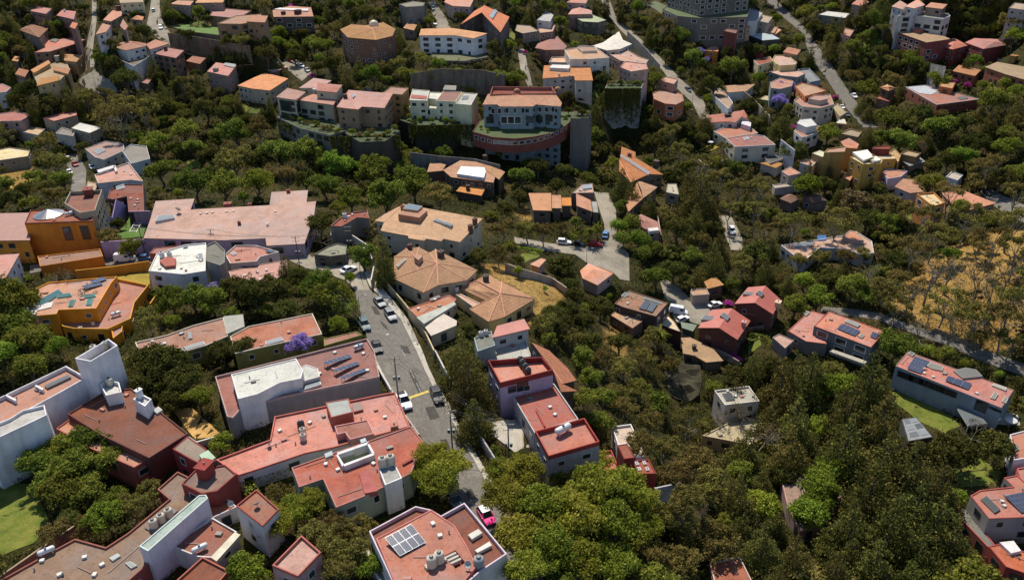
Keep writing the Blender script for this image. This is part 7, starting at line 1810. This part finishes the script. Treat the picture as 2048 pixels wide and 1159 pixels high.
for (desc, rl), L in grp.items():
    L.sort(key=lambda t: t[0])
    for i, (px, py, r, kind, p, rw, pr, *zz) in enumerate(L):
        o = link(pr['name'], None, None, (p.x, p.y, (zz[0] if zz else terr(p.x, p.y)) - .1)); s = rw * (1.0 if kind in HW else 1.12); o.scale = (s * R2.uniform(.92, 1.08), s * R2.uniform(.92, 1.08), s * R2.uniform(.93, 1.1)); o.rotation_euler[2] = R2.uniform(0, 6.28)
        link('trunk', pr['trunk'], o); link('crown', pr['crown'], o)
        pre = '' if len(L) == 1 else 'leftmost ' if i == 0 else 'rightmost ' if i == len(L) - 1 else NUMS[min(i, 24)] + ' from left, '
        tag(o, pre + desc + ' ' + rl, 'shrub' if kind in ('shr', 'rnd', 'bou') else 'tree', {'shr': 'shrubs on the slopes', 'rnd': 'clipped shrubs in the gardens'}.get(kind, 'trees on the hillsides'))
print('TREES', len(TREES), cnt)

# hedges: leafy boxes
def hedge(px, h, w, label, key='lime'):
    P = [hit(*p, h) for p in px]; C, N = [], []; R0 = P[0] - Vector((0, 0, h))
    for a, b in zip(P, P[1:]):
        d = (b - a); n = int(d.length * (h + w) * 14); s = np.array([-d.y, d.x, 0]); s /= np.linalg.norm(s) + 1e-9
        for _ in range(n):
            q = a.lerp(b, R2.random()); q = np.array(q) - np.array(R0); f = R2.random()
            if f < .45: q += s * R2.uniform(-w / 2, w / 2); q[2] += R2.uniform(-.15, .1); nn = np.array([0, 0, 1.])
            else: sg = R2.choice((-1, 1)); q += s * sg * w / 2; q[2] -= R2.uniform(0, h); nn = s * sg
            C.append(q); N.append(nn)
    o = link('hedge', leaf_mesh('hedge', leaves(np.array(C), np.array(N), .17), LEAF[key]), None, R0); tag(o, label, 'hedge', 'clipped hedges')
HEDGES = [('1034,492 1088,500', 1.8, 1.6, 'clipped hedge between the lawn and the turning circle', 'lime'), ('948,256 985,268 1040,271 1090,262 1125,244', 1.2, 1.2, 'curved clipped hedge on the terrace of the pale blue mansion', 'lime'), ('940,228 952,205 958,195', 2.5, 1.6, 'tall hedge beside the cream mansion', 'lime'),
 ('556,234 600,254 655,268', 1.6, 2.0, 'planted edge of the terrace under the stepped pink mansion', 'bro'), ('802,241 832,250 900,250 946,232', 1.6, 2.2, 'planted edge of the terrace under the cream mansion', 'bro'), ('680,262 730,276 790,268', 1.4, 1.5, 'garden hedge below the broad pink-roofed mansion', 'pep'), ('1186,224 1203,210 1212,170', 1.2, 1.2, 'clipped hedge along the cliff garden lawn', 'lime'), ('480,960 540,945 580,935', 2.2, 2.0, 'broad hedge left of the white light well', 'pep'), ('488,958 515,995 545,1012', 2.2, 2.2, 'broad hedge behind the brown-roofed compound', 'pep'),
 ('1500,665 1535,672 1545,690', 1.6, 1.4, 'hedge between the red gable houses and the lawn', 'bro'), ('1945,175 1985,198 2010,206', 2.2, 2.0, 'dark hedge below the upper right lawn', 'dark'), ('55,625 75,600 90,575 100,545', 2.5, 2.2, 'dark hedge left of the yellow house', 'dark'), ('2000,1082 2048,1076', 1.6, 1.6, 'hedge beside the grey house at the right edge', 'bro'), ('120,222 155,210 190,200', 3, 2.2, 'dark clipped hedge behind the grey house with the carport slab', 'dark'), ('830,160 900,158', 2.5, 2.5, 'dark hedge behind the cream mansion', 'dark')]
for h_ in HEDGES: hedge(PX(h_[0]), h_[1], h_[2], h_[3], h_[4])
# hanging vines on the retaining wall and cliff sides
def vines(px0, px1, z, drop, n, seed, label):
    a, b = at(*px0, z), at(*px1, z); C, N = [], []; r = random.Random(seed); d = b - a; nn = np.array([d.y, -d.x, 0]); nn /= np.linalg.norm(nn)
    for k in range(n):
        t = r.random(); L = drop * (.25 + .75 * r.random() ** 1.6)
        for _ in range(46):
            q = np.array(a.lerp(b, t)); f = r.random() ** 1.4; q[0] += r.gauss(0, .25); q[2] += .3 - f * L; q += nn * r.uniform(.1, .5); C.append(q); N.append(nn + np.array([0, 0, .2]))
    o = link('vine_curtain', leaf_mesh('vine_curtain', leaves(np.array(C), np.array(N), .3), LEAF['dark']), None); o['kind'] = 'stuff'; o['label'] = label
vines((1210, 178), (1282, 178), 5.3, 19, 170, 3, 'dark vines hanging down the pale retaining wall'); vines((1172, 232), (1210, 178), 5.0, 15, 50, 4, 'dark vines beside the cliff garden lawn'); vines((818, 252), (950, 250), 1.2, 12, 110, 5, 'dark creeper hanging below the cream mansion'); vines((560, 245), (655, 268), 1.0, 5, 50, 8, 'creeper below the stepped pink mansion'); vines((660, 274), (800, 272), 1.2, 12, 130, 6, 'dark creeper below the broad pink-roofed mansion')
# undergrowth over the open hillside
def undergrowth():
    r = random.Random(11); X = []
    while len(X) < 30000:
        x, y = r.uniform(-60, 2110), r.uniform(-20, 1200) ** 1.0
        if r.random() > .35 + .65 * (y + 20) / 1220 and r.random() < .5: continue
        if not clear(x, y, 4, 1): continue
        if any(inpoly(x, y, P) for P in DRYPX) and r.random() < .93: continue
        X.append((x, y))
    X = np.array(X); C = hits(X[:, 0], X[:, 1], .3); n = len(C); m = 6
    lump = rng.uniform(.3, 1.5, (n, 1)); d = rng.normal(0, 1, (n, m, 3)); d /= np.linalg.norm(d, axis=2)[:, :, None]; d[:, :, 2] = np.abs(d[:, :, 2])
    D = np.linalg.norm(C - np.array([0, 0, CAMZ]), axis=1)[:, None]; s = (D / 230)
    P = (C[:, None, :] + d * (lump * s)[:, :, None] * np.array([1.1, 1.1, .9])).reshape(-1, 3); N = d.reshape(-1, 3)
    V = leaves(P, N, np.repeat(.26 * s, m, 0)); keep = np.repeat(np.repeat(rng.random(n) < .7, m), 4)
    for nm, q, key in (('undergrowth', V[keep], 'dark'), ('dry_undergrowth', V[~keep], 'oli')):
        o = link(nm, leaf_mesh(nm, q, LEAF[key])); o['kind'] = 'stuff'; o['label'] = 'low scrub and creepers covering the slopes' if nm[0] == 'u' else 'dry olive scrub covering the slopes'
undergrowth()

def tufts():
    r = random.Random(3); X = []
    for P in DRYPX:
        xs = [p[0] for p in P]; ys = [p[1] for p in P]; A = (max(xs) - min(xs)) * (max(ys) - min(ys))
        for _ in range(int(A / 22)):
            x, y = r.uniform(min(xs), max(xs)), r.uniform(min(ys), max(ys))
            if inpoly(x, y, P): X.append((x, y))
    X = np.array(X); C = hits(X[:, 0], X[:, 1], .1); C = np.repeat(C, 3, 0) + rng.normal(0, .3, (len(C) * 3, 3)) * np.array([1, 1, .3]); N = rng.normal(0, 1, C.shape)
    o = link('dry_grass', leaf_mesh('dry_grass', leaves(C, N, .16), LEAF['dry'])); o['kind'] = 'stuff'; o['label'] = 'dry grass tufts on the open slopes'
tufts()
